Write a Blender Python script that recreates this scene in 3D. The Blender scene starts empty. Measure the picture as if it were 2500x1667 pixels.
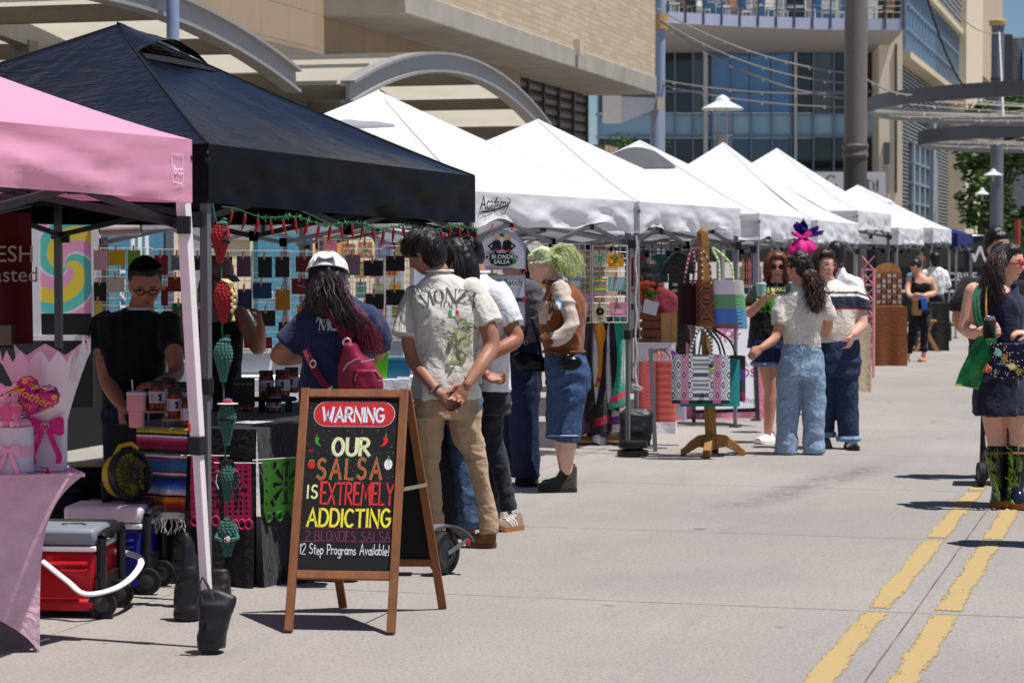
import bpy,bmesh,math,random
import numpy as np
from mathutils import Vector,Matrix,noise
from mathutils.bvhtree import BVHTree
R_=math.radians
random.seed(7)
sc=bpy.context.scene
FPX,HC,YH=5700.0,1.55,630.0
PITCH=math.atan((833.5-YH)/FPX)
cam=bpy.data.objects.new('Camera',bpy.data.cameras.new('Camera'));sc.collection.objects.link(cam)
cam.location=(0,0,HC);cam.rotation_euler=(math.pi/2-PITCH,0,0)
cam.data.sensor_width=36.0;cam.data.lens=FPX/2500*36.0
cam.data.clip_start=0.1;cam.data.clip_end=3000
cam.data.dof.use_dof=True;cam.data.dof.focus_distance=11.5;cam.data.dof.aperture_fstop=7.1
sc.camera=cam
SUN_EL,SUN_AZ=72.5,113.0
w=bpy.data.worlds.new('World');sc.world=w;w.use_nodes=True
wn=w.node_tree.nodes;wl=w.node_tree.links
sky=wn.new('ShaderNodeTexSky');sky.sky_type='NISHITA';sky.sun_disc=False;sky.ozone_density=5.0;sky.dust_density=.1;sky.altitude=1200
sky.sun_elevation=R_(SUN_EL);sky.sun_rotation=R_(SUN_AZ)
wn['Background'].inputs[1].default_value=0.06
wl.new(sky.outputs[0],wn['Background'].inputs[0])
sl=bpy.data.lights.new('Sun','SUN');sl.energy=4.9;sl.angle=R_(0.5);sl.color=(1,.965,.91)
so=bpy.data.objects.new('Sun',sl);sc.collection.objects.link(so)
_d=Vector((math.cos(R_(SUN_EL))*math.sin(R_(SUN_AZ)),math.cos(R_(SUN_EL))*math.cos(R_(SUN_AZ)),math.sin(R_(SUN_EL))))
so.rotation_euler=_d.to_track_quat('Z','Y').to_euler();so.location=(20,-10,40)
sc.view_settings.view_transform='Standard';sc.view_settings.look='None'
sc.view_settings.exposure=0.2;sc.view_settings.gamma=1
sc.cycles.max_bounces=8;sc.cycles.transparent_max_bounces=16
_f=Vector((0,math.cos(PITCH),-math.sin(PITCH)));_u=Vector((0,math.sin(PITCH),math.cos(PITCH)))
def P(x,y,Z):
 "photo pixel (2500 wide) at real distance Z in front of the camera"
 d=_f+Vector((1,0,0))*((x-1250)/FPX)+_u*((833.5-y)/FPX)
 d=d*(Z/d.y)
 return Vector((d.x,d.y,d.z+HC))
def G(x,y):
 d=_f+Vector((1,0,0))*((x-1250)/FPX)+_u*((833.5-y)/FPX)
 d=d*(-HC/d.z)
 return Vector((d.x,d.y,0))
_sa=math.atan(.2802);SX,SY=math.sin(_sa),math.cos(_sa)
SD=Vector((SX,SY,0));RD=Vector((SY,-SX,0));UP=Vector((0,0,1))
def S(s,u,z=0):return SD*s+RD*u+UP*z
def lin(c):
 return tuple(((v/255)/12.92 if v/255<=.04045 else((v/255+.055)/1.055)**2.4)for v in c[:3])
def _h(i,j,k,s):
 n=(i*374761393+j*668265263+k*2147483647+s*974634777)&0xffffffff
 n=((n^(n>>13))*1274126177)&0xffffffff
 return((n^(n>>16))&0xffff)/32767.5-1
def vn(p,s=0):
 p=np.asarray(p,float);i=np.floor(p).astype(np.int64);f=p-i;f=f*f*(3-2*f)
 r=0
 for a in(0,1):
  for b in(0,1):
   for c in(0,1):
    wt=(f[:,0]if a else 1-f[:,0])*(f[:,1]if b else 1-f[:,1])*(f[:,2]if c else 1-f[:,2])
    r=r+wt*_h(i[:,0]+a,i[:,1]+b,i[:,2]+c,s)
 return r
def v1(x,y=0,z=0,s=0):return noise.noise(Vector((x+s*17.31,y+s*3.7,z)))*1.3
MATS={}
def newmat(name):
 m=bpy.data.materials.new(name);m.use_nodes=True
 return m,m.node_tree.nodes,m.node_tree.links,m.node_tree.nodes['Principled BSDF']
def nd(n,t,**k):
 x=n.new(t)
 for a,b in k.items():
  if a.startswith('i_'):
   key=a[2:];key=int(key)if key.isdigit()else key.replace('_',' ')
   x.inputs[key].default_value=b
  else:setattr(x,a,b)
 return x
KIND=dict(cloth=dict(r=.9,var=.12,vs=14,b=.25,bs=160,sh=.15),denim=dict(r=.92,var=.35,vs=45,b=.4,bs=260),knit=dict(r=.95,var=.25,vs=90,b=.8,bs=120,sh=.2),tent=dict(r=.55,var=.03,vs=3,b=.12,bs=9,tr=.32),vinyl_hem=dict(r=.5,var=.2,vs=6,b=.25,bs=5,sp=.1),vinyl=dict(r=.22,var=.2,vs=5,b=.42,bs=6,sp=.19),plastic=dict(r=.38,var=.05,vs=20,b=.03,bs=80),gloss=dict(r=.12,var=.05,vs=10,b=.02,bs=60),matte=dict(r=.85,var=.1,vs=12,b=.15,bs=60),metal=dict(r=.35,var=.06,vs=15,b=.03,bs=60,m=.85),paintm=dict(r=.42,var=.07,vs=9,b=.03,bs=50,m=.0),skin=dict(r=.5,var=.1,vs=30,b=.12,bs=220,ss=.08),hair=dict(r=.45,var=.5,vs=60,b=.5,bs=150,sp=.4),wood=dict(r=.6,var=.3,vs=22,b=.2,bs=70,wood=1),paper=dict(r=.7,var=.04,vs=20,b=.03,bs=50,tr=.15),concrete=dict(r=.9,var=.18,vs=1.6,b=.25,bs=30),chalk=dict(r=.95,var=.45,vs=160,b=.2,bs=200),leaf=dict(r=.6,var=.3,vs=30,b=.1,bs=40,tr=.3),glass=dict(r=.05,var=.0,vs=1,b=0,bs=1,gl=1),mirror=dict(r=.04,var=.1,vs=.5,b=.01,bs=.6,m=.25,sp=1.0),sky_panel=dict(r=.6,var=.05,vs=2,b=0,bs=1,tr=.5),flatm=dict(r=.75,var=.03,vs=10,b=0,bs=1),blackrub=dict(r=.7,var=.2,vs=30,b=.25,bs=60),foil=dict(r=.18,var=.05,vs=10,b=.4,bs=18,m=.55),suede=dict(r=.95,var=.3,vs=60,b=.3,bs=150,sh=.3))
def kmat(kind):
 if kind in MATS:return MATS[kind]
 k=KIND[kind];m,n,l,b=newmat(kind)
 at=nd(n,'ShaderNodeAttribute',attribute_name='Col');tc=n.new('ShaderNodeTexCoord')
 cor=tc.outputs['Object']
 if k.get('wood'):
  mp=nd(n,'ShaderNodeMapping');mp.inputs['Scale'].default_value=(1,1,.12);l.new(cor,mp.inputs[0]);cor=mp.outputs[0]
 no=nd(n,'ShaderNodeTexNoise',i_Scale=k['vs'],i_Detail=5.0,i_Roughness=.6);l.new(cor,no.inputs['Vector'])
 mr=nd(n,'ShaderNodeMapRange',i_1=.25,i_2=.75,i_3=1-k['var'],i_4=1+k['var']);l.new(no.outputs[0],mr.inputs[0])
 mx=nd(n,'ShaderNodeVectorMath',operation='SCALE');l.new(at.outputs['Color'],mx.inputs[0]);l.new(mr.outputs[0],mx.inputs['Scale'])
 l.new(mx.outputs[0],b.inputs['Base Color'])
 b.inputs['Roughness'].default_value=k['r'];b.inputs['Metallic'].default_value=k.get('m',0)
 b.inputs['Specular IOR Level'].default_value=k.get('sp',.35)
 if k.get('sh'):b.inputs['Sheen Weight'].default_value=k['sh']
 if k.get('ss'):
  b.inputs['Subsurface Weight'].default_value=k['ss'];b.inputs['Subsurface Radius'].default_value=(.02,.008,.004)
  b.inputs['Subsurface Scale'].default_value=.5
 if k.get('gl'):
  b.inputs['Transmission Weight'].default_value=.9;b.inputs['IOR'].default_value=1.12
 if k['b']:
  n2=nd(n,'ShaderNodeTexNoise',i_Scale=k['bs'],i_Detail=4.0);l.new(cor,n2.inputs['Vector'])
  if kind in('vinyl','tent'):
   n2.inputs['Distortion'].default_value=1.2
   if kind=='vinyl':
    mp=nd(n,'ShaderNodeMapping');mp.inputs['Scale'].default_value=(1,1,3.2);mp.inputs['Rotation'].default_value=(.3,.5,.4);l.new(tc.outputs['Object'],mp.inputs[0]);l.new(mp.outputs[0],n2.inputs['Vector'])
  bp=nd(n,'ShaderNodeBump',i_Strength=k['b'],i_Distance=.02 if k['bs']<20 else .004);l.new(n2.outputs[0],bp.inputs['Height'])
  l.new(bp.outputs[0],b.inputs['Normal'])
  if kind in('cloth','denim','knit','suede'):
   n3=nd(n,'ShaderNodeTexNoise',i_Scale=13.0,i_Detail=3.0,i_Distortion=1.6);l.new(tc.outputs['Object'],n3.inputs['Vector'])
   b3=nd(n,'ShaderNodeBump',i_Strength=.5,i_Distance=.022);l.new(n3.outputs[0],b3.inputs['Height']);l.new(b3.outputs[0],bp.inputs['Normal'])
 if k.get('tr'):
  t=n.new('ShaderNodeBsdfTranslucent');l.new(mx.outputs[0],t.inputs[0])
  ms=nd(n,'ShaderNodeMixShader',i_0=k['tr']);l.new(b.outputs[0],ms.inputs[1]);l.new(t.outputs[0],ms.inputs[2])
  l.new(ms.outputs[0],n['Material Output'].inputs[0])
 MATS[kind]=m;return m
COL=sc.collection
WL={}
def tag(o,label=None,cat=None,group=None,kind=None):
 if label:o['label']=label
 if cat:o['category']=cat
 if group:o['group']=group
 if kind:o['kind']=kind
 return o
def thing(name,label,cat,loc=(0,0,0),rz=0,group=None):
 o=bpy.data.objects.new(name,None);COL.objects.link(o);o.empty_display_size=.1
 o.location=loc;o.rotation_euler=(0,0,rz);WL[o]=Vector(loc)
 return tag(o,label,cat,group)
def kids(o):return[c for c in o.children]
def dup(root,loc,rz=None,label=None,group=None):
 r=root.copy();COL.objects.link(r);r.location=loc
 if rz is not None:r.rotation_euler=(0,0,rz)
 if label:r['label']=label
 if group:r['group']=group
 def rec(a,b):
  for ch in list(a.children):
   c=ch.copy();COL.objects.link(c);c.parent=b;rec(ch,c)
 rec(root,r)
 return r
def mkobj(name,me,parent=None,loc=None):
 o=bpy.data.objects.new(name,me);COL.objects.link(o)
 if parent is not None:
  o.parent=parent;off=WL.get(parent,Vector())
 else:
  off=Vector(loc)if loc is not None else Vector();o.location=off
 WL[o]=off
 if off.length>0:me.transform(Matrix.Translation(-off))
 return o
def frame(d,up=UP):
 d=Vector(d).normalized();a=d.cross(Vector(up))
 if a.length<1e-4:a=d.cross(Vector((0,1,0)))
 a.normalize();return a,a.cross(d).normalized()
class MB:
 def __init__(s):s.v=[];s.f=[];s.c=[];s.col=(200,200,200)
 def C(s,*c):s.col=c[0]if len(c)==1 else c;return s
 def add(s,vs,fs,col=None):
  b=len(s.v);s.v+=[tuple(v)for v in vs]
  for f in fs:s.f.append([i+b for i in f]);s.c.append(col or s.col)
  return s
 def quad(s,*p,col=None):return s.add(p,[list(range(len(p)))],col)
 def box(s,c,size,ax=None,col=None):
  c=Vector(c);X,Y,Z=ax or(Vector((1,0,0)),Vector((0,1,0)),UP)
  a,b,d=[h/2 for h in size]
  vs=[c+X*(i*a)+Y*(j*b)+Z*(k*d)for i in(-1,1)for j in(-1,1)for k in(-1,1)]
  return s.add(vs,[[0,1,3,2],[4,6,7,5],[0,4,5,1],[2,3,7,6],[0,2,6,4],[1,5,7,3]],col)
 def sbox(s,s0,s1,u0,u1,z0,z1,col=None):
  return s.box(S((s0+s1)/2,(u0+u1)/2,(z0+z1)/2),(abs(s1-s0),abs(u1-u0),abs(z1-z0)),(SD,RD,UP),col)
 def beam(s,p0,p1,wd,h=None,up=UP,col=None):
  p0,p1=Vector(p0),Vector(p1);d=p1-p0;a,b=frame(d,up)
  return s.box((p0+p1)/2,(d.length,wd,h or wd),(d.normalized(),a,b),col)
 def tube(s,path,r,seg=8,cap=True,flat=1.0,up=UP,col=None,closed=False):
  path=[Vector(p)for p in path];n=len(path)
  rs=r if isinstance(r,(list,tuple))else[r]*n
  vs=[];fs=[];pa=None
  for i,p in enumerate(path):
   if closed:d=path[(i+1)%n]-path[i-1]
   else:d=path[min(i+1,n-1)]-path[max(i-1,0)]
   if d.length<1e-9:d=UP
   d=d.normalized();a,b=frame(d,up)
   if pa is not None:
    q=pa-d*pa.dot(d)
    if q.length>1e-3:a=q.normalized();b=a.cross(d).normalized()
   pa=a
   for k in range(seg):
    t=2*math.pi*k/seg
    vs.append(p+a*(math.cos(t)*rs[i])+b*(math.sin(t)*rs[i]*flat))
  for i in range(n if closed else n-1):
   j=(i+1)%n
   for k in range(seg):
    fs.append([i*seg+k,i*seg+(k+1)%seg,j*seg+(k+1)%seg,j*seg+k])
  if cap and not closed:
   fs.append(list(range(seg))[::-1]);fs.append([(n-1)*seg+k for k in range(seg)])
  return s.add(vs,fs,col)
 def loft(s,rings,cap=True,col=None,cols=None):
  n=len(rings[0]);b=len(s.v);s.v+=[tuple(p)for r in rings for p in r]
  for i in range(len(rings)-1):
   for k in range(n):
    s.f.append([b+i*n+k,b+i*n+(k+1)%n,b+(i+1)*n+(k+1)%n,b+(i+1)*n+k])
    s.c.append(cols[i]if cols else(col or s.col))
  if cap:
   s.f.append([b+k for k in range(n)][::-1]);s.c.append(cols[0]if cols else(col or s.col))
   s.f.append([b+(len(rings)-1)*n+k for k in range(n)]);s.c.append(cols[-1]if cols else(col or s.col))
  return s
 def lathe(s,prof,c=(0,0,0),seg=20,ax=None,cols=None,col=None,cap=True):
  c=Vector(c);X,Y,Z=ax or(Vector((1,0,0)),Vector((0,1,0)),UP)
  rings=[[c+X*(r*math.cos(2*math.pi*k/seg))+Y*(r*math.sin(2*math.pi*k/seg))+Z*z for k in range(seg)]for r,z in prof]
  return s.loft(rings,cap,col,cols)
 def ell(s,c,r,ax=None,nu=16,nv=10,col=None):
  c=Vector(c);X,Y,Z=ax or(Vector((1,0,0)),Vector((0,1,0)),UP)
  if not hasattr(r,'__len__'):r=(r,r,r)
  rings=[]
  for j in range(nv+1):
   t=math.pi*(j+.02)/(nv+.04)-math.pi/2
   rings.append([c+X*(r[0]*math.cos(t)*math.cos(2*math.pi*k/nu))+Y*(r[1]*math.cos(t)*math.sin(2*math.pi*k/nu))+Z*(r[2]*math.sin(t))for k in range(nu)])
  return s.loft(rings,True,col)
 def grid(s,fn,nu,nv,col=None,colfn=None):
  b=len(s.v)
  for j in range(nv+1):
   for i in range(nu+1):s.v.append(tuple(fn(i/nu,j/nv)))
  for j in range(nv):
   for i in range(nu):
    s.f.append([b+j*(nu+1)+i,b+j*(nu+1)+i+1,b+(j+1)*(nu+1)+i+1,b+(j+1)*(nu+1)+i])
    s.c.append(colfn((i+.5)/nu,(j+.5)/nv)if colfn else(col or s.col))
  return s
 def slab(s,poly,o,X,Y,th,col=None):
  "extruded 2D outline: front face at o, thickness th behind it"
  o,X,Y=Vector(o),Vector(X),Vector(Y);N=X.cross(Y).normalized();n=len(poly)
  vs=[o+X*a+Y*b for a,b in poly]+[o+X*a+Y*b-N*th for a,b in poly]
  fs=[list(range(n)),[n+i for i in range(n)][::-1]]+[[i,n+i,n+(i+1)%n,(i+1)%n]for i in range(n)]
  return s.add(vs,fs,col)
 def tri2d(s,data,o,X,Y,col=None,lift=0.0,proj=None):
  "flat 2D mesh (verts,faces) laid on a plane"
  o,X,Y=Vector(o),Vector(X),Vector(Y);N=X.cross(Y).normalized()
  vs=[o+X*a+Y*b+N*lift for a,b in data[0]]
  if proj:vs=[proj(v)for v in vs]
  return s.add(vs,data[1],col)
 def mesh(s,name):
  me=bpy.data.meshes.new(name);me.from_pydata(s.v,[],s.f);me.update()
  return me
 def build(s,name,kind='matte',parent=None,loc=None,smooth=35,bevel=0,label=None,cat=None,group=None,okind=None,mats=None):
  me=s.mesh(name)
  ca=me.color_attributes.new('Col','FLOAT_COLOR','CORNER')
  arr=np.ones((len(me.loops),4),np.float32);cc={}
  i=0
  for f,c in zip(s.f,s.c):
   if c not in cc:cc[c]=lin(c)
   arr[i:i+len(f),:3]=cc[c];i+=len(f)
  ca.data.foreach_set('color',arr.ravel())
  me.materials.append(mats or kmat(kind))
  if smooth:
   me.shade_smooth();me.set_sharp_from_angle(angle=R_(smooth))
  o=mkobj(name,me,parent,loc)
  if bevel:
   bm=o.modifiers.new('bevel','BEVEL');bm.width=bevel;bm.segments=2;bm.limit_method='ANGLE';bm.angle_limit=R_(40)
  return tag(o,label,cat,group,okind)
_TXT={}
def text2d(st,size=1.0,bold=0.0,shear=0.0,sp=1.0,align='CENTER'):
 key=(st,bold,shear,sp,align)
 if key not in _TXT:
  cu=bpy.data.curves.new('t','FONT');cu.body=st;cu.size=1;cu.offset=bold;cu.shear=shear
  cu.space_character=sp;cu.align_x=align;cu.align_y='CENTER';cu.resolution_u=3
  o=bpy.data.objects.new('t',cu);COL.objects.link(o);dg=bpy.context.evaluated_depsgraph_get()
  me=bpy.data.meshes.new_from_object(o.evaluated_get(dg))
  _TXT[key]=([(v.co.x,v.co.y)for v in me.vertices],[list(p.vertices)for p in me.polygons])
  bpy.data.objects.remove(o);bpy.data.curves.remove(cu);bpy.data.meshes.remove(me)
 v,f=_TXT[key]
 return[(a*size,b*size)for a,b in v],f
def arc(cx,cy,rx,ry,a0,a1,n=9):return[(cx+rx*math.cos(R_(a0+(a1-a0)*i/(n-1))),cy+ry*math.sin(R_(a0+(a1-a0)*i/(n-1))))for i in range(n)]
def _bowl(x,y0,y1,w):return[(x,y1)]+arc(x+w*.45,(y0+y1)/2,w*.55,(y1-y0)/2,90,-90)+[(x,y0)]
GL={'A':(.62,[[(0,0),(.31,1),(.62,0)],[(.12,.36),(.5,.36)]]),'B':(.5,[[(0,0),(0,1)],_bowl(0,.53,1,.42),_bowl(0,0,.53,.5)]),'C':(.52,[arc(.3,.5,.3,.5,50,310,12)]),'D':(.55,[[(0,0),(0,1)],_bowl(0,0,1,.55)]),'E':(.42,[[(.42,1),(0,1),(0,0),(.42,0)],[(0,.52),(.34,.52)]]),'G':(.58,[arc(.3,.5,.3,.5,50,330,12)+[(.56,.45),(.34,.45)]]),'I':(.06,[[(.03,0),(.03,1)]]),'L':(.4,[[(0,1),(0,0),(.4,0)]]),'M':(.72,[[(0,0),(.1,1),(.36,.3),(.62,1),(.72,0)]]),'N':(.55,[[(0,0),(0,1),(.55,0),(.55,1)]]),'O':(.6,[arc(.3,.5,.3,.5,90,450,16)]),'P':(.46,[[(0,0),(0,1)],_bowl(0,.45,1,.46)]),'R':(.52,[[(0,0),(0,1)],_bowl(0,.5,1,.46),[(.14,.5),(.52,0)]]),'S':(.48,[arc(.25,.76,.22,.24,40,250,8)+arc(.23,.26,.24,.26,80,-150,10)]),'T':(.54,[[(0,1),(.54,1)],[(.27,1),(.27,0)]]),'U':(.56,[[(0,1)]+arc(.28,.3,.28,.3,180,360,9)+[(.56,1)]]),'W':(.8,[[(0,1),(.2,0),(.4,.7),(.6,0),(.8,1)]]),'X':(.55,[[(0,0),(.55,1)],[(0,1),(.55,0)]]),'Y':(.56,[[(0,1),(.28,.5),(.56,1)],[(.28,.5),(.28,0)]]),'F':(.42,[[(.42,1),(0,1),(0,0)],[(0,.52),(.34,.52)]]),'H':(.54,[[(0,0),(0,1)],[(.54,0),(.54,1)],[(0,.5),(.54,.5)]]),'Z':(.55,[[(0,1),(.55,1),(0,0),(.55,0)]]),'1':(.22,[[(0,.8),(.16,1),(.16,0)]]),'2':(.48,[arc(.24,.74,.23,.26,170,-30,9)+[(0,0),(.48,0)]]),'!':(.1,[[(.06,1),(.05,.3)],[(.05,.1),(.05,.0)]]),'a':(.4,[arc(.19,.24,.19,.24,20,340,12),[(.39,.5),(.39,0)]]),'b':(.4,[[(0,1),(0,0)],arc(.19,.24,.2,.24,160,-160,12)]),'e':(.4,[[(.02,.26),(.38,.26)]+arc(.2,.25,.19,.25,5,310,12)]),'g':(.4,[arc(.19,.24,.19,.24,20,340,12),[(.39,.5),(.39,-.15)]+arc(.2,-.15,.19,.18,0,-150,7)]),'i':(.06,[[(.03,.5),(.03,0)],[(.03,.72),(.03,.66)]]),'l':(.06,[[(.03,1),(.03,0)]]),'m':(.6,[[(0,.5),(0,0)],[(0,.34)]+arc(.15,.32,.14,.18,170,0,6)+[(.29,0)],[(.3,.34)]+arc(.45,.32,.14,.18,170,0,6)+[(.6,0)]]),'n':(.36,[[(0,.5),(0,0)],[(0,.34)]+arc(.18,.32,.17,.18,170,0,6)+[(.36,0)]]),'o':(.4,[arc(.2,.25,.2,.25,90,450,12)]),'p':(.4,[[(0,.5),(0,-.4)],arc(.19,.25,.2,.25,160,-160,12)]),'r':(.26,[[(0,.5),(0,0)],[(0,.3)]+arc(.16,.32,.15,.17,170,50,5)]),'s':(.32,[arc(.17,.38,.13,.12,40,250,7)+arc(.15,.13,.15,.13,80,-150,8)]),'t':(.3,[[(.14,.85),(.14,.05),(.26,0)],[(0,.52),(.3,.52)]]),'v':(.36,[[(0,.5),(.18,0),(.36,.5)]]),'y':(.38,[[(0,.5),(.18,.05)],[(.38,.5),(.1,-.38)]]),'h':(.36,[[(0,1),(0,0)],[(0,.34)]+arc(.18,.32,.17,.18,170,0,6)+[(.36,0)]]),'d':(.4,[arc(.19,.24,.19,.24,20,340,12),[(.39,1),(.39,0)]]),"'":(.06,[[(.03,1),(.02,.82)]]),' ':(.28,[])}
def stroke2d(pts,th,taper=0):
 v=[];f=[];n=len(pts)
 cl=n>3 and abs(pts[0][0]-pts[-1][0])+abs(pts[0][1]-pts[-1][1])<1e-6
 for i,(x,y)in enumerate(pts):
  a=pts[i-1]if i else(pts[-2]if cl else pts[0]);b=pts[i+1]if i<n-1 else(pts[1]if cl else pts[-1])
  dx,dy=b[0]-a[0],b[1]-a[1];L=math.hypot(dx,dy)or 1
  d1=(x-a[0],y-a[1]);l1=math.hypot(*d1)or 1
  cs=max(.45,abs((d1[0]*dx+d1[1]*dy)/(l1*L)))if 0<i<n-1 else 1
  h=th/2/cs
  ex,ey=(dx/L,dy/L)
  e=0 if cl else(-.35*th if i==0 else(.35*th if i==n-1 else 0))
  v+=[(x-ey*h+ex*e,y+ex*h+ey*e),(x+ey*h+ex*e,y-ex*h+ey*e)]
  if i:f.append([2*i-2,2*i-1,2*i+1,2*i])
 return v,f
def hand2d(st,h,th,gap=.16,xs=1.0,jit=.02,cx=True,seed=1):
 rnd=random.Random(seed);v=[];f=[];x=0
 for ch in st:
  wd,ss=GL[ch];dy=rnd.uniform(-jit,jit)*h;sc_=1+rnd.uniform(-jit,jit)
  for stx in ss:
   a,b=stroke2d([(x+px*h*xs,dy+py*h*sc_)for px,py in stx],th)
   f+=[[i+len(v)for i in q]for q in b];v+=a
  x+=(wd*xs+gap)*h
 x-=gap*h
 if cx:v=[(a-x/2,b)for a,b in v]
 return(v,f),x
def pos_su(n,l):
 g=n.new('ShaderNodeNewGeometry');out=[]
 for v in(SD,RD):
  d=nd(n,'ShaderNodeVectorMath',operation='DOT_PRODUCT');d.inputs[1].default_value=v;l.new(g.outputs['Position'],d.inputs[0]);out.append(d.outputs['Value'])
 cb=n.new('ShaderNodeCombineXYZ');l.new(out[0],cb.inputs[0]);l.new(out[1],cb.inputs[1])
 return g,out[0],out[1],cb.outputs[0]
def mth(n,l,op,a,b=None,c=None):
 x=nd(n,'ShaderNodeMath',operation=op)
 for i,v in enumerate((a,b,c)):
  if v is None:continue
  if isinstance(v,(int,float)):x.inputs[i].default_value=v
  else:l.new(v,x.inputs[i])
 return x.outputs[0]
def rng(n,l,v,a,b,c=0.,d=1.):
 x=nd(n,'ShaderNodeMapRange',i_1=a,i_2=b,i_3=c,i_4=d);l.new(v,x.inputs[0]);return x.outputs[0]
def mixc(n,l,fac,a,b,bt='MIX'):
 x=nd(n,'ShaderNodeMix',data_type='RGBA',blend_type=bt)
 for i,v in((0,fac),(6,a),(7,b)):
  if isinstance(v,(int,float)):x.inputs[i].default_value=v
  elif isinstance(v,tuple):x.inputs[i].default_value=v+(1,)
  else:l.new(v,x.inputs[i])
 return x.outputs[2]
def ntex(n,l,vec,sc_,det=5,ro=.6,dist=0,scl=None):
 if scl:
  mp=nd(n,'ShaderNodeMapping');mp.inputs['Scale'].default_value=scl;l.new(vec,mp.inputs[0]);vec=mp.outputs[0]
 x=nd(n,'ShaderNodeTexNoise',i_Scale=sc_,i_Detail=det,i_Roughness=ro,i_Distortion=dist);l.new(vec,x.inputs['Vector']);return x.outputs[0]
m,n,l,b=newmat('street_concrete')
g,s_,u_,su=pos_su(n,l)
c=mixc(n,l,rng(n,l,ntex(n,l,su,.55,6),.35,.65),lin((147,141,137)),lin((159,152,147)))
c=mixc(n,l,rng(n,l,ntex(n,l,su,2.2,6,.7,0,(.35,1.6,1)),.52,.75,0,.55),c,lin((132,127,124)))
c=mixc(n,l,rng(n,l,ntex(n,l,su,46,4,.85),.52,.66,0,.8),c,lin((104,97,93)))
c=mixc(n,l,rng(n,l,ntex(n,l,su,70,3,.85),.57,.68,0,.8),c,lin((186,181,176)))
vo=nd(n,'ShaderNodeTexVoronoi',i_Scale=1.5);l.new(su,vo.inputs['Vector'])
spot=mth(n,l,'MULTIPLY',rng(n,l,vo.outputs['Distance'],.05,.085,1,0),rng(n,l,ntex(n,l,su,1.3),.42,.5))
c=mixc(n,l,mth(n,l,'MULTIPLY',spot,.75),c,lin((74,72,72)))
vo2=nd(n,'ShaderNodeTexVoronoi',i_Scale=3.1);l.new(su,vo2.inputs['Vector'])
spot2=mth(n,l,'MULTIPLY',rng(n,l,vo2.outputs['Distance'],.04,.075,1,0),rng(n,l,ntex(n,l,su,2.3),.47,.55))
c=mixc(n,l,mth(n,l,'MULTIPLY',spot2,.6),c,lin((84,82,82)))
wob=mth(n,l,'MULTIPLY',mth(n,l,'SUBTRACT',ntex(n,l,su,2.5),.5),.008)
def jline(v,per,off,wd):
 x=mth(n,l,'PINGPONG',mth(n,l,'ADD',mth(n,l,'ADD',v,-off),wob),per/2)
 return rng(n,l,x,wd*.4,wd,1,0)
j1=mth(n,l,'MULTIPLY',jline(s_,2.72,12.98+.0,.012),rng(n,l,ntex(n,l,su,5),.35,.5,.3,.8))
j2=mth(n,l,'MULTIPLY',jline(u_,3.36,-1.05,.006),mth(n,l,'MULTIPLY',.9,rng(n,l,ntex(n,l,su,3),.3,.6,.5,1)))
jj=mth(n,l,'MAXIMUM',j1,j2)
c=mixc(n,l,jj,c,lin((80,76,74)))
sc1=mth(n,l,'SUBTRACT',mth(n,l,'ADD',u_,2.27),mth(n,l,'MULTIPLY',mth(n,l,'SUBTRACT',s_,16.3),.16))
scm=mth(n,l,'MULTIPLY',rng(n,l,mth(n,l,'ABSOLUTE',sc1),.05,.26,1,0),mth(n,l,'MULTIPLY',rng(n,l,s_,14.1,14.5),rng(n,l,s_,17.2,18.6,1,0)))
scm=mth(n,l,'MULTIPLY',scm,rng(n,l,ntex(n,l,su,.9),.38,.52,.25,1))
scm=mth(n,l,'MULTIPLY',scm,rng(n,l,ntex(n,l,su,26,4,.8,0,(1,.35,1)),.42,.62))
c=mixc(n,l,mth(n,l,'MULTIPLY',scm,.8),c,lin((58,58,62)))
l.new(c,b.inputs['Base Color']);b.inputs['Roughness'].default_value=.9;b.inputs['Specular IOR Level'].default_value=.25
hb=mth(n,l,'SUBTRACT',ntex(n,l,su,140,3),mth(n,l,'MULTIPLY',jj,1.5))
c=mixc(n,l,rng(n,l,ntex(n,l,su,.23,3),.4,.6,0,.16),c,lin((120,116,112)));l.new(c,b.inputs['Base Color'])
bp=nd(n,'ShaderNodeBump',i_Strength=.35,i_Distance=.004);l.new(hb,bp.inputs['Height']);l.new(bp.outputs[0],b.inputs['Normal'])
MB().quad((-400,-60,0),(400,-60,0),(400,900,0),(-400,900,0)).build('street',mats=m,smooth=0,okind='structure')
m,n,l,b=newmat('road_paint');g,s_,u_,su=pos_su(n,l)
ux=nd(n,'ShaderNodeAttribute',attribute_name='edge')
wear=ntex(n,l,su,3.2,7,.72,0,(.55,2.2,1));fine=ntex(n,l,su,40,4,.8,0,(.25,1.4,1))
msk=rng(n,l,mth(n,l,'ADD',mth(n,l,'MULTIPLY',wear,.75),mth(n,l,'MULTIPLY',fine,.35)),.412,.46)
eg=mth(n,l,'MINIMUM',mth(n,l,'ABSOLUTE',mth(n,l,'ADD',u_,1.2125)),mth(n,l,'ABSOLUTE',mth(n,l,'ADD',u_,.91)))
msk=rng(n,l,mth(n,l,'SUBTRACT',mth(n,l,'ADD',mth(n,l,'MULTIPLY',wear,.55),mth(n,l,'MULTIPLY',fine,.5)),rng(n,l,eg,.03,.066,0,.2)),.36,.43)
js=mth(n,l,'PINGPONG',mth(n,l,'ADD',s_,-13.0),1.36)
msk=mth(n,l,'MULTIPLY',msk,rng(n,l,mth(n,l,'ADD',js,mth(n,l,'MULTIPLY',mth(n,l,'SUBTRACT',fine,.5),.3)),.05,.09))
c=mixc(n,l,rng(n,l,ntex(n,l,su,9,5),.3,.7),lin((180,150,92)),lin((170,150,108)))
c=mixc(n,l,rng(n,l,fine,.5,.72,0,.6),c,lin((166,146,112)))
l.new(c,b.inputs['Base Color']);b.inputs['Roughness'].default_value=.8
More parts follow.
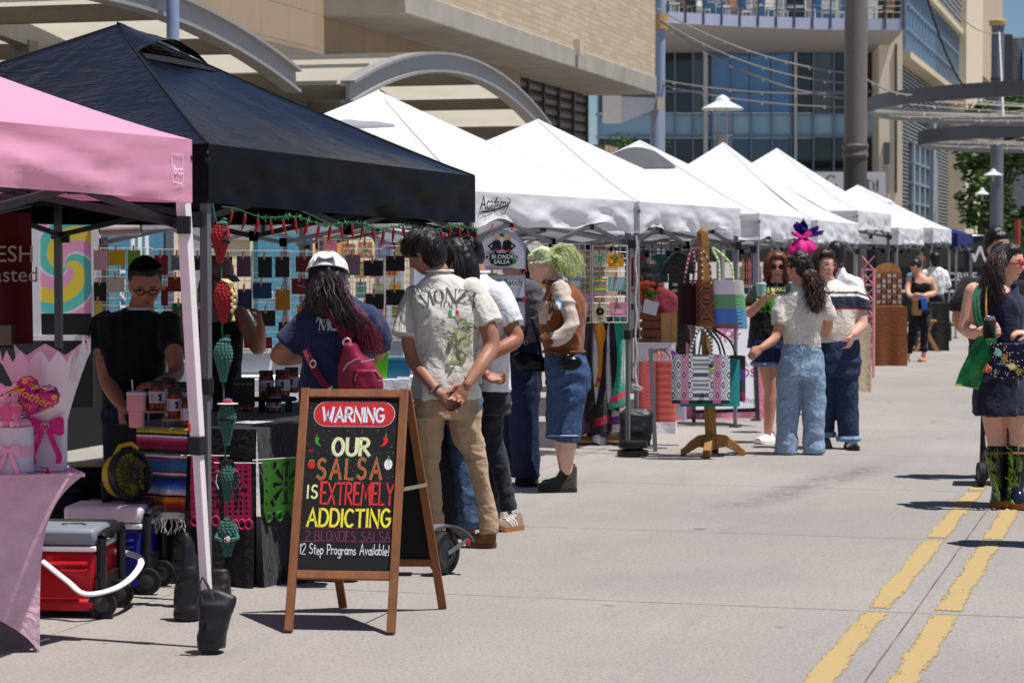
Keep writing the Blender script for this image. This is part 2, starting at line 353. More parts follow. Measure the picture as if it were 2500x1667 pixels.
tr=n.new('ShaderNodeBsdfTransparent');ms=n.new('ShaderNodeMixShader');l.new(msk,ms.inputs[0]);l.new(tr.outputs[0],ms.inputs[1]);l.new(b.outputs[0],ms.inputs[2]);l.new(ms.outputs[0],n['Material Output'].inputs[0])
for k,(ua,ub)in enumerate(((-1.265,-1.16),(-.965,-.855))):
 mb=MB();N_=420
 def fn(a,t,ua=ua,ub=ub,k=k):
  s=4+t*50;e=(.012 if a>.5 else-.012)+.005*v1(s*.7,k*9,0,3)
  return S(s,(ua if a<.5 else ub)+e,.003)
 mb.grid(fn,1,N_);mb.build('centre_line',mats=m,smooth=0,okind='structure')
def brickmat(name,c1,c2,mortar,bw=.6,bh=.1,plane='s',ms_=.006,var=.12):
 m,n,l,b=newmat(name);g=n.new('ShaderNodeNewGeometry')
 d=nd(n,'ShaderNodeVectorMath',operation='DOT_PRODUCT');d.inputs[1].default_value=SD if plane=='s' else RD;l.new(g.outputs['Position'],d.inputs[0])
 sp=n.new('ShaderNodeSeparateXYZ');l.new(g.outputs['Position'],sp.inputs[0])
 cb=n.new('ShaderNodeCombineXYZ');l.new(d.outputs['Value'],cb.inputs[0]);l.new(sp.outputs['Z'],cb.inputs[1])
 br=nd(n,'ShaderNodeTexBrick',i_Scale=1.0);l.new(cb.outputs[0],br.inputs['Vector'])
 for k_,v in(('Color1',c1),('Color2',c2),('Mortar',mortar)):br.inputs[k_].default_value=lin(v)+(1,)
 br.inputs['Mortar Size'].default_value=ms_;br.inputs['Brick Width'].default_value=bw;br.inputs['Row Height'].default_value=bh;br.inputs['Bias'].default_value=-.1
 no=ntex(n,l,cb.outputs[0],1.2,6);c=mixc(n,l,1.0,br.outputs[0],mixc(n,l,no,(1-var,)*3,(1+var,)*3),'MULTIPLY')
 l.new(c,b.inputs['Base Color']);b.inputs['Roughness'].default_value=.9
 bp=nd(n,'ShaderNodeBump',i_Strength=.6,i_Distance=.012,);bp.invert=True;l.new(br.outputs['Fac'],bp.inputs['Height']);l.new(bp.outputs[0],b.inputs['Normal'])
 return m
BRK=brickmat('tan_brick',(206,186,158),(190,168,140),(170,155,136),.62,.105)
BRK2=brickmat('pinkish_block',(164,144,122),(156,136,114),(136,120,104),1.1,.52,'s',.008)
STN=brickmat('rough_stone',(190,168,140),(150,112,88),(140,125,108),.32,.12,'s',.01,.3)
LB=thing('brick_building','tan brick building with a concrete edged overhang and arched entrance canopies behind the stalls','building',S(30,-12.3,0))
mb=MB();mb.sbox(33.4,51.2,-11.03,-12.6,5.58,8.4);mb.build('overhang',parent=LB,mats=BRK,smooth=0)
mb=MB().C(168,162,152);mb.sbox(33.35,51.25,-11.0,-12.62,5.2,5.578);mb.build('concrete_band','concrete',LB,bevel=.02)
mb=MB();mb.sbox(6,44.5,-12.3,-12.9,4.61,8.4);mb.sbox(44.5,51.2,-12.3,-12.9,5.21,8.4);mb.build('upper_wall',parent=LB,mats=BRK2,smooth=0)
mb=MB().C(120,112,104);mb.sbox(6,44.6,-12.25,-12.95,4.42,4.61);mb.build('lintel','matte',LB)
mb=MB().C(88,82,76);mb.sbox(44.7,51.0,-12.75,-12.95,2.2,5.2)
for k in range(14):
 z=2.3+k*.215;mb.tube([S(44.7,-12.66,z),S(51.0,-12.66,z)],.1,8,flat=1.15)
mb.build('louvre','paintm',LB)
mb=MB().C(80,76,72)
for k in range(6):mb.sbox(44.7+k*1.26,44.76+k*1.26,-12.52,-12.8,2.2,5.19)
mb.build('louvre_frame','paintm',LB)
mb=MB().C(92,92,98);mb.sbox(6,44.6,-12.85,-13.0,2.9,4.45)
for k in range(7):
 z=3.05+k*.215;mb.tube([S(8,-12.76,z),S(44.5,-12.76,z)],.1,8,flat=1.15)
mb.build('clerestory_louvre','paintm',LB)
mb=MB().C(118,112,106)
for s in(15.2,17.9,20.8,24.0,27.2,28.8,31.5,34.8,38.2,41.5,44.65):mb.sbox(s,s+.32,-12.5,-12.9,0,4.42)
mb.build('pilaster','matte',LB)
mb=MB().C(180,150,112);mb.sbox(34.9,36.1,-12.1,-12.6,0,2.95);mb.sbox(43.2,44.6,-12.1,-12.6,0,3.0);mb.build('tan_pier',parent=LB,mats=STN,smooth=0)
mb=MB().C(120,114,106);mb.sbox(6,51,-12.9,-13.2,0,2.9);mb.build('shopfront_wall','matte',LB)
HU=-8.5;HO=thing('painted_hoarding','cream and blue painted hoarding with white lettering behind the stalls','hoarding',S(22,HU,0))
def s_at(px):
 t=(px-1250)/FPX;Z=HU/(SY*t-SX);return Z*(SX*t+SY)
mb=MB().C(226,208,176);mb.sbox(s_at(-40),s_at(1420),HU-.05,HU-.2,0,2.62);mb.build('board','matte',HO)
def shop(pxa,pxb,z0,z1,col,name='blue_panel',kind='matte'):
 MB().C(*col).sbox(s_at(pxa),s_at(pxb),HU+.0,HU-.06,z0,z1).build(name,kind,HO)
for a,b_,c in((262,400,(74,134,158)),(630,690,(74,136,158)),(702,752,(76,138,160)),(1010,1070,(150,160,178)),(925,985,(150,158,174))):shop(a,b_,.05,2.4,c)
shop(455,540,.05,2.4,(150,150,158),'grey_panel');shop(780,850,1.3,2.45,(214,150,74),'orange_panel');shop(562,622,1.72,1.9,(150,145,138),'wall_vent');shop(405,425,0,2.5,(84,92,106),'dark_post');shop(690,702,0,2.5,(64,70,82),'dark_post');shop(752,764,0,2.5,(72,80,92),'dark_post');shop(-40,262,0,1.05,(22,22,26),'dark_base');shop(1090,1400,.1,2.3,(196,190,186),'pale_panel')
mb=MB().C(236,238,240);e_=HU+.012
for px in(318,335,352):mb.sbox(s_at(px),s_at(px+9),e_,e_-.02,1.52,1.86)
mb.tri2d(text2d('E',.22,.01),S(s_at(296),e_,1.8),SD,UP);mb.tri2d(text2d('A TASTE',.17,.01),S(s_at(297),e_,1.25),UP,-SD);mb.tri2d(text2d('GOODS',.11,.006),S(s_at(668),e_,1.18),SD,UP);mb.build('panel_lettering','flatm',HO,smooth=0)
def canopy(s0,rise=.66):
 L=9.05;z0=3.55;N_=26
 def zc(t):return z0+rise*(1-(2*t-1)**2)
 c=MB().C(214,208,194)
 c.grid(lambda a,t:S(s0+L*t,-9.3-3.2*a,zc(t)+.03),8,N_)
 o=c.build('entrance_canopy','sky_panel',LB)
 sm=MB().C(172,168,160)
 for k in range(9):
  t=k/8;sm.beam(S(s0+L*t,-9.35,zc(t)+.045),S(s0+L*t,-12.45,zc(t)+.045),.05,.05)
 sm.build('roof_seam','paintm',o)
 bm=MB().C(150,148,148)
 for off,hh,dz in((0,.22,-.07),(-.14,.035,.05),(-.14,.035,-.18)):
  rings=[]
  for i in range(N_+1):
   t=i/N_;sl=0;p=S(s0+L*t,-9.22,zc(t)+dz);w_=.05 if off==0 else .18;u0=.0
   rings.append([p+RD*(w_/2)+UP*(hh/2),p-RD*(w_/2)+UP*(hh/2),p-RD*(w_/2)-UP*(hh/2),p+RD*(w_/2)-UP*(hh/2)])
  bm.loft(rings)
 bm.build('arched_beam','paintm',o)
 bm=MB().C(150,148,148)
 for i in range(N_):
  t0,t1=i/N_,(i+1)/N_;bm.beam(S(s0+L*t0,-11.2,zc(t0)-.14),S(s0+L*t1,-11.2,zc(t1)-.14),.16,.22)
 bm.build('rear_beam','paintm',o)
 pu=MB().C(112,104,94)
 for t in(.02,.22,.42,.62,.82,.98):pu.beam(S(s0+L*t,-9.3,zc(t)-.12),S(s0+L*t,-12.5,zc(t)-.12),.12,.16)
 pu.build('purlin','paintm',o)
 for t in(.3,.72):MB().C(120,116,110).sbox(s0+L*t,s0+L*t+.2,-11.1,-11.3,0,zc(t)-.2).build('canopy_post','paintm',o)
canopy(25.8);canopy(15.0,.5)
mb=MB().C(205,196,182);mb.sbox(43.75,44.0,-10.9,-11.1,5.45,5.75);mb.build('wall_lamp','plastic',LB)
mb=MB();mb.sbox(51.3,52.6,-12.2,-13.0,0,4.1);mb.build('stone_pillar',parent=LB,mats=STN,smooth=0)
mb=MB().C(206,204,202)
mb.box(P(1494,268,53.5),(.42,.3,.62));mb.build('junction_panel','paintm',LB)
mb=MB().C(170,176,188)
a,b_,c,d=P(1512,236,54),P(1612,240,54),P(1612,262,54),P(1512,302,54)
for p,q in((0,.14),):mb.add([a,b_,c,d]+[x+Vector((0,.16,0))for x in(a,b_,c,d)],[[0,1,2,3],[7,6,5,4],[0,4,5,1],[1,5,6,2],[2,6,7,3],[3,7,4,0]])
mb.build('steel_bracket','paintm',LB)
mb=MB().C(212,202,184);mb.box(P(1613,253,53.9),(.17,.3,.27));mb.build('bracket_cap','paintm',LB)
mb=MB().C(150,162,184);mb.tube([P(1602,262,54)*Vector((1,1,0))if False else Vector((P(1602,262,54).x,54.3,0)),P(1602,262,54.3)],.14,14);mb.build('bracket_column','paintm',LB)
def pole(px,Z,r,z1,col,label,name='pole',extra=None,group=None):
 x=P(px,YH,Z).x;t=thing(name,label,'pole',(x,Z,0),0,group)
 mb=MB().C(*col);mb.lathe([(r*1.02,0),(r,z1*.5),(r*.97,z1)],(x,Z,0),24);mb.build('shaft','paintm',t)
 return t,x
t,x=pole(425,22,.06,9,(140,158,192),'slim pale blue pole rising behind the black canopy')
MB().C(130,146,178).box((x,22,.02),(.3,.3,.04)).build('base_plate','paintm',t)
t,x=pole(1611,58,.12,14,(150,164,190),'pale blue grey column beside the overhang corner')
MB().C(196,160,96).lathe([(.2,0),(.2,.35)],(x,58,7.2),20).build('collar','paintm',t)
t,x=pole(2087,52,.255,16,(124,117,112),'thick grey steel pole in front of the glass building')
z=P(2087,368,52).z
MB().C(104,98,94).lathe([(.275,0),(.3,.05),(.275,.1),(.275,.2),(.3,.25),(.275,.3)],(x,52,z-.15),24).build('collar','paintm',t)
MB().C(84,80,76).lathe([(.262,0),(.262,z-.15)],(x,52,0),24).build('lower_sleeve','paintm',t)
t,x=pole(2432,98,.27,P(2432,64,98).z,(112,114,124),'grey pole with a tan cap beside the brick tower')
z=P(2432,64,98).z;MB().C(196,166,110).lathe([(.33,0),(.36,.1),(.36,.22),(.3,.26)],(x,98,z),24).build('cap','paintm',t)
MB().C(74,74,78).lathe([(.3,0),(.3,.12)],(x,98,P(2432,198,98).z),24).build('collar','paintm',t)
def lampshade(t,c,r,mbn='lamp_shade'):
 mb=MB().C(206,216,216);c=Vector(c)
 mb.lathe([(r*.98,-.02),(r,0),(r*.8,.05),(r*.35,.14),(r*.3,.2),(r*.1,.26),(0.01,.27)],c,28);return mb.build(mbn,'paintm',t)
for k,(px,y,r)in enumerate(((2425,428,.42),(2398,474,.3))):
 Z=97.6-k*.2;c=P(px,y,Z);o=thing('street_lamp',('white disc shaped lamp on the capped pole','smaller white lamp lower on the capped pole')[k],'lamp',c)
 lampshade(o,c,r);MB().C(150,152,156).tube([c-UP*.02,c-UP*.3],.05,10).build('lamp_stem','paintm',o)
 MB().C(110,112,118).beam(c-UP*.25,Vector((x,98,c.z-.25)),.05,.05).build('lamp_arm','paintm',o)
c=P(1764,266,45);o=thing('street_lamp','white saucer topped street lamp in front of the glass facade','lamp',(c.x,45,0))
lampshade(o,c,.41)
mb=MB().C(176,178,178)
for k in range(4):
 a=k*math.pi/2+.4;mb.tube([c+Vector((.16*math.cos(a),.16*math.sin(a),0)),c+Vector((.16*math.cos(a),.16*math.sin(a),-.85))],.014,6)
mb.lathe([(.19,-.52),(.19,-.5)],c,18);mb.lathe([(.17,-.86),(.17,-.83)],c,18);mb.build('lamp_cage','paintm',o)
MB().C(190,190,188).lathe([(.11,-.86),(.11,-.5),(.09,-.45)],c,16).build('lantern','plastic',o)
MB().C(150,150,152).lathe([(.09,0),(.06,.3),(.05,c.z-.85)],(c.x,45,0),16).build('post','paintm',o)
GB=thing('glass_building','glass fronted corner building with a curved upper terrace','building',P(1900,640,105)*Vector((1,1,0)))
def slab_px(mb,x0,y0,x1,y1,Z,dep,col=None):
 a,b_,c,d=P(x0,y1,Z),P(x1,y1,Z),P(x1,y0,Z),P(x0,y0,Z);bk=Vector((0,dep,0))
 mb.add([a,b_,c,d,a+bk,b_+bk,c+bk,d+bk],[[0,1,2,3],[5,4,7,6],[0,4,5,1],[1,5,6,2],[2,6,7,3],[3,7,4,0]],col)
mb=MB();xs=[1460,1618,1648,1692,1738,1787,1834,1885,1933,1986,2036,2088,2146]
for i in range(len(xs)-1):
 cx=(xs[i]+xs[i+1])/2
 blue=1735<cx<1935  # sky reflection painted into the colour of the central panes, side panes left dark
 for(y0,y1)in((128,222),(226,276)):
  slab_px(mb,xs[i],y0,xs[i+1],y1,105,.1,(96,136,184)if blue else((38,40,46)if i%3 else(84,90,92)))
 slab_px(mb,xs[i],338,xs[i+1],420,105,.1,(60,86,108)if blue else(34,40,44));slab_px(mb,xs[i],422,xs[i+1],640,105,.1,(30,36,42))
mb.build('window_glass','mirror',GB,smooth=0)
mb=MB()
for i in range(len(xs)-1):slab_px(mb,xs[i]+1,281,xs[i+1]-1,332,104.95,.15,(168,204,220)if i%2 else(158,196,216))
mb.build('spandrel_panel','gloss',GB,smooth=0)
mb=MB().C(128,142,165)
for x_ in xs:slab_px(mb,x_-1.6,126,x_+1.6,640,104.7,.5)
for y_ in(127,224,279,334,421):slab_px(mb,1455,y_-2,2146,y_+2,104.75,.5)
mb.build('mullion','paintm',GB,smooth=0)
mb=MB().C(196,200,200)
slab_px(mb,1718,128,1728,640,104.4,.6);slab_px(mb,1940,128,1946,640,104.4,.5);mb.build('column','paintm',GB,smooth=0)
def arcp(t,y,off=0):
 x_=1585+620*t;Z=94.5+5.0*math.sin(t*math.pi/2)+off;return P(x_,y,Z)
ft=lambda t:26+20*math.sin(min(1,t*1.15)*math.pi/2)
fb=lambda t:54+20*math.sin(min(1,t*1.15)*math.pi/2)
mb=MB().C(176,182,204);mb.grid(lambda a,t:arcp(t,fb(t)+(ft(t)-fb(t))*a),2,40);mb.build('terrace_fascia','paintm',GB)
def sof(a,t):
 p=arcp(t,fb(t)+.3,.05);q=P(1585+575*t,127,104.7);return p.lerp(q,a)
mb=MB().C(172,166,160);mb.grid(sof,4,40);mb.build('terrace_soffit','matte',GB)
def deck(a,t):
 p=arcp(t,ft(t)+.2,.05);q=Vector((p.x,110,p.z));return p.lerp(q,a)
MB().C(150,148,146).grid(deck,3,40).build('terrace_floor','matte',GB)
mb=MB().C(206,204,200);wz=arcp(1,46).z
mb.box((6.2,107.2,wz+3),(21,.3,6));mb.build('terrace_wall','matte',GB)
mb=MB()
for k in range(15):mb.box((-2+k*1.25,107.0,wz+1.6),(.95,.12,3.0),col=(64,104,140)if k%4 else(30,34,40))
mb.build('terrace_window','mirror',GB,smooth=0)
mb=MB().C(70,76,92)
for k in range(15):
 t=k/14;p=arcp(t,ft(t));mb.beam(p-UP*.45+Vector((0,-.06,0)),p+UP*1.05,.07,.05)
for dz in(1.05,.78,.52,.26):mb.tube([arcp(k/40,ft(k/40))+UP*dz for k in range(41)],.018,5)
mb.build('railing','paintm',GB)
mb=MB();slab_px(mb,2146,66,2203,640,103,2.5,(234,220,196));mb.build('corner_pier',parent=GB,kind='matte')
mb=MB();slab_px(mb,2186,108,2190,470,102.9,.12,(58,56,54));slab_px(mb,2158,348,2172,402,102.9,.12,(88,92,96));slab_px(mb,2158,408,2172,470,102.9,.12,(150,146,138))
mb.build('wall_slot','matte',GB)
def chair(col):
 t=thing('terrace_chair','white metal chair on the upper terrace','chair',(0,0,0),0,'chairs on the upper terrace')
 MB().C(col).box((0,0,.45),(.45,.45,.05)).build('seat','plastic',t);MB().C(col).box((0,.22,.75),(.45,.05,.38)).build('backrest','plastic',t)
 mb=MB().C(col)
 for i in(-1,1):
  for j in(-1,1):mb.tube([(i*.2,j*.2,0),(i*.19,j*.19,.45 if j<0 else .95)],.022,6)
 mb.build('leg','paintm',t);return t
def table():
 t=thing('terrace_table','small round pale table on the upper terrace','table',(0,0,0),0,'tables on the upper terrace')
 MB().C(214,206,196).lathe([(.36,.72),(.36,.75)],(0,0,0),18).build('tabletop','plastic',t);MB().C(150,150,150).lathe([(.22,0),(.22,.03),(.03,.04),(.03,.72)],(0,0,0),12).build('pedestal','metal',t);return t
ch=chair((226,222,214));ch2=chair((176,132,100));ch2['label']='tan backed chair on the upper terrace';tb=table();first={0:True,1:True,2:True}
for k,(px,kind,rz)in enumerate(((1640,0,.4),(1672,1,2),(1715,0,1.0),(1762,0,2.2),(1793,1,.5),(1815,0,-1.2),(1880,0,.2),(1905,0,2.5),(1938,2,0),(1975,0,1.4),(2015,0,3),(2130,2,0),(2160,1,-1),(1745,2,0),(1840,2,0),(1655,2,0),(2042,0,2.1))):
 t_=(px-1585)/620;p=arcp(t_,ft(t_),1.2+(k%3)*.8);p.x=(px-1250)/FPX*p.y;p.z=arcp(t_,ft(t_)).z
 src=(ch,ch2,tb)[kind]
 if first[kind]:src.location=p;src.rotation_euler=(0,0,rz);first[kind]=False
 else:dup(src,p,rz)
t=thing('shop_sign','pale grey sign with dark lettering half hidden by the thick pole','sign',P(2060,450,99))
mb=MB();slab_px(mb,1950,420,2162,486,99,.15,(196,196,200));mb.build('sign_board','paintm',t)
def serif(ch):
 th,tn=.17,.075;q=[]
 def bar(x0,y0,x1,y1,w):q.append(stroke2d([(x0,y0),(x1,y1)],w))
 def ser(x,y,w=.26):q.append(([(x-w/2,y-.018),(x+w/2,y-.018),(x+w/2,y+.018),(x-w/2,y+.018)],[[0,1,2,3]]))
 def oval(cx,a0=0,a1=360,rx=.4):
  N_=28;v=[];f=[]
  for i in range(N_+1):
   a=R_(a0+(a1-a0)*i/N_);ca,sa=math.cos(a),math.sin(a);w=tn+(th-tn)*abs(ca)**1.4
   v+=[(cx+rx*ca,.5+.52*sa),(cx+(rx-w)*ca,.5+(.52-tn)*sa)]
   if i:f.append([2*i-2,2*i-1,2*i+1,2*i])
  q.append((v,f))
 if ch=='M':
  bar(.08,0,.14,1,tn);bar(.14,1,.5,.02,th*.85);bar(.5,.02,.86,1,tn);bar(.88,1,.92,0,th)
  ser(.08,0);ser(.92,0,.34);ser(.1,1,.2);ser(.9,1,.2);w=1.05
 elif ch=='O':oval(.42);w=.9
 elif ch=='N':bar(.08,0,.08,1,tn);bar(.08,1,.72,0,th);bar(.74,0,.74,1,tn);ser(.08,0);ser(.06,1,.2);ser(.74,1);w=.88
 elif ch=='Z':bar(.04,.02,.6,.98,th);bar(.02,.98,.62,.98,tn);bar(.02,.02,.64,.02,tn);bar(.03,.98,.03,.8,tn);bar(.63,.02,.63,.22,tn);w=.72
 elif ch=='A':bar(.06,0,.4,1,tn);bar(.4,1,.74,0,th);bar(.2,.36,.58,.36,tn);ser(.06,0,.22);ser(.74,0,.3);w=.84
 elif ch=='G':oval(.42,40,325);bar(.76,.36,.76,.06,th*.8);ser(.74,.38,.26);w=.92
 elif ch=='D':bar(.12,0,.12,1,th);q.append(serif_half());ser(.1,0,.2);ser(.1,1,.2);w=.86
 elif ch=='I':bar(.12,0,.12,1,th);ser(.12,0);ser(.12,1);w=.3
 elif ch=='T':bar(.34,0,.34,1,th);bar(.02,.98,.66,.98,tn);bar(.03,.98,.03,.8,tn);bar(.65,.98,.65,.8,tn);ser(.34,0);w=.72
 elif ch=='L':bar(.12,0,.12,1,th);bar(.1,.02,.56,.02,tn);bar(.57,.02,.57,.24,tn);ser(.12,1);w=.64
 elif ch=='Y':bar(.04,1,.34,.48,th);bar(.66,1,.34,.48,tn);bar(.34,.48,.34,0,th);ser(.34,0);ser(.04,1,.24);ser(.66,1,.2);w=.74
 elif ch=='!':bar(.12,.3,.12,1,th);bar(.12,0,.12,.12,th);w=.3
 v=[];f=[]
 for a,b_ in q:f+=[[i+len(v)for i in x]for x in b_];v+=a
 return v,f,w
def serif_half():
 v=[];f=[]
 for i in range(17):
  a=R_(-90+180*i/16);ca,sa=math.cos(a),math.sin(a);w=.045+.115*abs(ca)**1.4
  v+=[(.3+.46*ca,.5+.5*sa),(.3+(.46-w)*ca,.5+.455*sa)]
  if i:f.append([2*i-2,2*i-1,2*i+1,2*i])
 n_=len(v);v+=[(.1,.955),(.3,.955),(.3,1),(.1,1),(.1,0),(.3,0),(.3,.045),(.1,.045)];f+=[[n_,n_+1,n_+2,n_+3],[n_+4,n_+5,n_+6,n_+7]]
 return v,f
def serif2d(st,h,gap=.04):
 v=[];f=[];x=0
 for ch_ in st:
  a,b_,w_=serif(ch_);f+=[[i+len(v)for i in q]for q in b_];v+=[(x+p*h,q*h)for p,q in a];x+=(w_+gap)*h
 return[(a-x/2,b_)for a,b_ in v],f
mb=MB().C(74,74,82)
mb.tri2d((serif2d('G',.64)),P(2031,466,98.96),(1,0,0),(0,0,1));mb.tri2d(serif2d('OOD!',.44),P(2108,466,98.96),(1,0,0),(0,0,1));mb.build('sign_lettering','flatm',t,smooth=0)
FB=thing('louvred_building','long building with blue glazing and grey louvres beyond the corner','building',S(115,-11.8,0))
mb=MB()
for k in range(18):
 for j in range(3):mb.sbox(109.6+k*1.58,111.1+k*1.58,-11.8,-12.0,11.12+j*1.14,12.2+j*1.14,(120,176,220)if k<9 else(104,130,152))
mb.build('blue_glazing','mirror',FB,smooth=0)
mb=MB().C(150,162,176)
for k in range(19):mb.sbox(109.5+k*1.58,109.6+k*1.58,-11.7,-12.0,11.1,14.5)
for z in(12.21,13.35):mb.sbox(109.5,138,-11.72,-12,z,z+.06)
mb.build('glazing_bar','paintm',FB,smooth=0)
mb=MB().C(216,202,172);mb.sbox(109.4,138,-11.5,-13.4,10.8,11.1);mb.sbox(109.4,138,-11.5,-13.0,14.5,14.8);mb.build('ledge','matte',FB)
mb=MB().C(150,148,146)
for k in range(18):mb.sbox(109.5,138,-11.6,-12.4,14.95+k*.3,15.1+k*.3)
mb.build('upper_louvre','paintm',FB)
mb=MB().C(104,106,110);mb.sbox(109.4,138,-12.6,-16,0,10.8);mb.sbox(109.4,138,-12.2,-16,14.8,22,(90,92,96));mb.build('wall','matte',FB)
mb=MB().C(142,142,142)
for k in range(44):mb.sbox(109.5,138,-12.25,-12.6,2.4+k*.19,2.5+k*.19)
mb.build('lower_louvre','paintm',FB)
mb=MB();mb.sbox(116,124,-12.1,-12.5,3.2,7.2,(96,116,128));mb.sbox(127,130.5,-12.1,-12.5,3.0,7.0,(70,84,96));mb.build('window','mirror',FB,smooth=0)
mb=MB().C(150,160,176)
for z in(3.2,4.2,5.2,6.2,7.2):mb.sbox(115.9,124.1,-12.0,-12.4,z,z+.1)
for s in(116,118.7,121.4,124):mb.sbox(s,s+.12,-12.0,-12.4,3.2,7.3)
mb.sbox(125,126.4,-11.9,-12.6,0,8.8);mb.build('window_frame','paintm',FB)
mb=MB().C(226,210,182);mb.sbox(138,150.5,-11.3,-14,0,26);mb.build('pier','matte',FB)
BT=thing('brick_tower','distant tan brick tower with dark louvred lower floors','building',S(163,-11.8,0))
mb=MB();mb.sbox(150.6,176,-11.8,-20,13.6,40);mb.build('tower_wall',parent=BT,mats=BRK,smooth=0)
mb=MB().C(112,106,98);mb.sbox(150.6,176,-12.2,-20,0,13.6)
for k in range(32):mb.sbox(150.6,176,-11.75,-12.2,.5+k*.41,.68+k*.41)
mb.build('tower_louvre','matte',BT)
FT=thing('far_tower','far grey slatted tower against the blue sky at the right edge','building',P(2480,640,230)*Vector((1,1,0)))
mb=MB();slab_px(mb,2452,84,2472,640,230,12,(66,68,74));slab_px(mb,2472,92,2560,640,231,12,(112,116,124))
for k in range(30):slab_px(mb,2472,94+k*6,2492,96+k*6,230.4,1,(160,164,172))
mb.build('tower_wall','matte',FT)
mb=MB()
for k in range(5):slab_px(mb,2497+k*9,120,2502+k*9,240,230.2,1,(120,160,200))
mb.build('tower_window','mirror',FT)
def ring(cx,cy,cz,r,hgt,label,nstr,seed):
 t=thing('light_ring',label,'light ring',(cx,cy,cz))
 mb=MB().C(96,94,98);N_=72;rings=[]
 for k in range(N_+1):
  a=2*math.pi*k/N_;c=Vector((cx+r*math.cos(a),cy+r*math.sin(a),cz));o_=Vector((math.cos(a),math.sin(a),0))*.06
  rings.append([c+o_+UP*hgt/2,c-o_+UP*hgt/2,c-o_-UP*hgt/2,c+o_-UP*hgt/2])
 mb.loft(rings,cap=False);mb.build('steel_hoop','paintm',t)
 rnd=random.Random(seed);mb=MB().C(190,184,170);bl=MB().C(238,232,214)
 for k in range(nstr):
  a=2*math.pi*(k+rnd.random())/nstr;b_=a+math.pi*rnd.uniform(.55,1.2)
  p,q=Vector((cx+r*math.cos(a),cy+r*math.sin(a),cz-.1)),Vector((cx+r*math.cos(b_),cy+r*math.sin(b_),cz-.1));sg=rnd.uniform(.1,.35)
  pts=[p.lerp(q,i/20)-UP*sg*4*(i/20)*(1-i/20)for i in range(21)]
  mb.tube(pts,.011,4)
  for i in range(0,21):
   i%2 or bl.ell(pts[i]-UP*.04,.03,nu=5,nv=4)
 mb.build('string_wire','matte',t);bl.build('string_bulb','gloss',t)['kind']='stuff';return t
ring(20.7,76,6.55,9.0,.46,'large grey steel ring strung with bulbs over the street',20,3)
ring(25.2,96.5,6.5,8.3,.56,'farther grey steel ring of lights hanging lower in the view',15,5)
def cable(a,b_,sag,r,label,bulbs=0,col=(150,148,146),group=None):
 t=thing('overhead_cable',label,'cable',a,0,group);N_=40
 pts=[a.lerp(b_,i/N_)-UP*sag*4*(i/N_)*(1-i/N_)for i in range(N_+1)]
 MB().C(*col).tube(pts,r,5).build('wire','matte',t)
 if bulbs:
  mb=MB().C(236,232,220)
  for k in range(bulbs):
   p=pts[int((k+.5)*N_/bulbs)];mb.ell(p-UP*.03,.026,nu=6,nv=5)
  mb.build('bulb','gloss',t)
pB=lambda x_,y_:P(x_,y_,55)
cable(P(1606,22,56),P(2062,178,52),.25,.022,'upper bulb strung cable running down from the brick corner to the thick pole',9)
cable(P(1612,48,56),P(2062,203,52),.3,.018,'second cable from the brick corner to the thick pole',6)
cable(P(1612,52,56),P(2062,240,52),.35,.022,'lower cable slanting from the brick corner to the thick pole',6)
cable(P(1615,196,58),P(2062,228,52),.12,.018,'nearly level cable crossing the glass facade above the lamp',6)
cable(P(1615,208,58),P(2062,262,52),.12,.018,'nearly level cable crossing the glass facade just above the saucer lamp',6)
cable(P(2112,192,52),P(2225,232,70),.1,.022,'short cable from the thick pole to the large ring',4)
cable(P(2262,-10,60),P(2356,214,70),.3,.03,'dark cable dropping to the large ring',0,(40,40,44))
cable(P(2335,30,90),P(2440,80,98),.3,.02,'thin cable to the capped pole',0)
cable(P(2440,80,97),P(2450,285,75),.0,.03,'pale hanging wire beside the capped pole',1,(200,200,196))
def tree(px,Z,top,h,wd,seed,label,nleaf,lsz,trunk=.16,crown0=.3):
 x=P(px,YH,Z).x;rnd=random.Random(seed);t=thing('street_tree',label,'tree',(x,Z,0))
 mb=MB().C(84,70,58);br=[]
 mb.tube([(x,Z,0),(x+.05,Z,h*.25),(x-.05,Z,h*.55)],[trunk,trunk*.8,trunk*.45],9)
 for k in range(9):
  a=k*2.4+rnd.random();z0=h*rnd.uniform(.25,.55);e=Vector((x+math.cos(a)*wd*rnd.uniform(.3,.8),Z+math.sin(a)*wd*rnd.uniform(.3,.8),h*rnd.uniform(.5,.92)))
  mb.tube([(x,Z,z0),Vector((x,Z,z0)).lerp(e,.5)+UP*.2,e],[trunk*.4,trunk*.25,.02],6);br.append(e)
 mb.build('trunk','wood',t)
 cl=MB();cl_c=[(e,wd*rnd.uniform(.28,.5))for e in br]+[(Vector((x+rnd.uniform(-.8,.8)*wd,Z+rnd.uniform(-.8,.8)*wd,h*rnd.uniform(crown0,.97))),wd*rnd.uniform(.18,.42))for _ in range(22)]
 vs=[];fs=[]
 cols=[(58,84,40),(70,98,46),(84,112,54),(48,70,36),(98,122,60)]
 for k in range(nleaf):
  c,r=cl_c[rnd.randrange(len(cl_c))]
  d=Vector((rnd.gauss(0,1),rnd.gauss(0,1),rnd.gauss(0,.8))).normalized()*(r*rnd.random()**.45);p=c+d
  n_=Vector((rnd.gauss(0,1),rnd.gauss(0,1),rnd.gauss(.6,1))).normalized();a,b_=frame(n_);s_=lsz*rnd.uniform(.6,1.3)
  cl.add([p-a*s_,p-b_*s_*.5,p+a*s_,p+b_*s_*.5],[[0,1,2,3]],cols[rnd.randrange(5)])
 cl.build('crown','leaf',t,smooth=0);return t
tree(2445,122,0,10.6,2.6,3,'dark leafy tree at the right edge under the light rings',5200,.2,.2,.12)
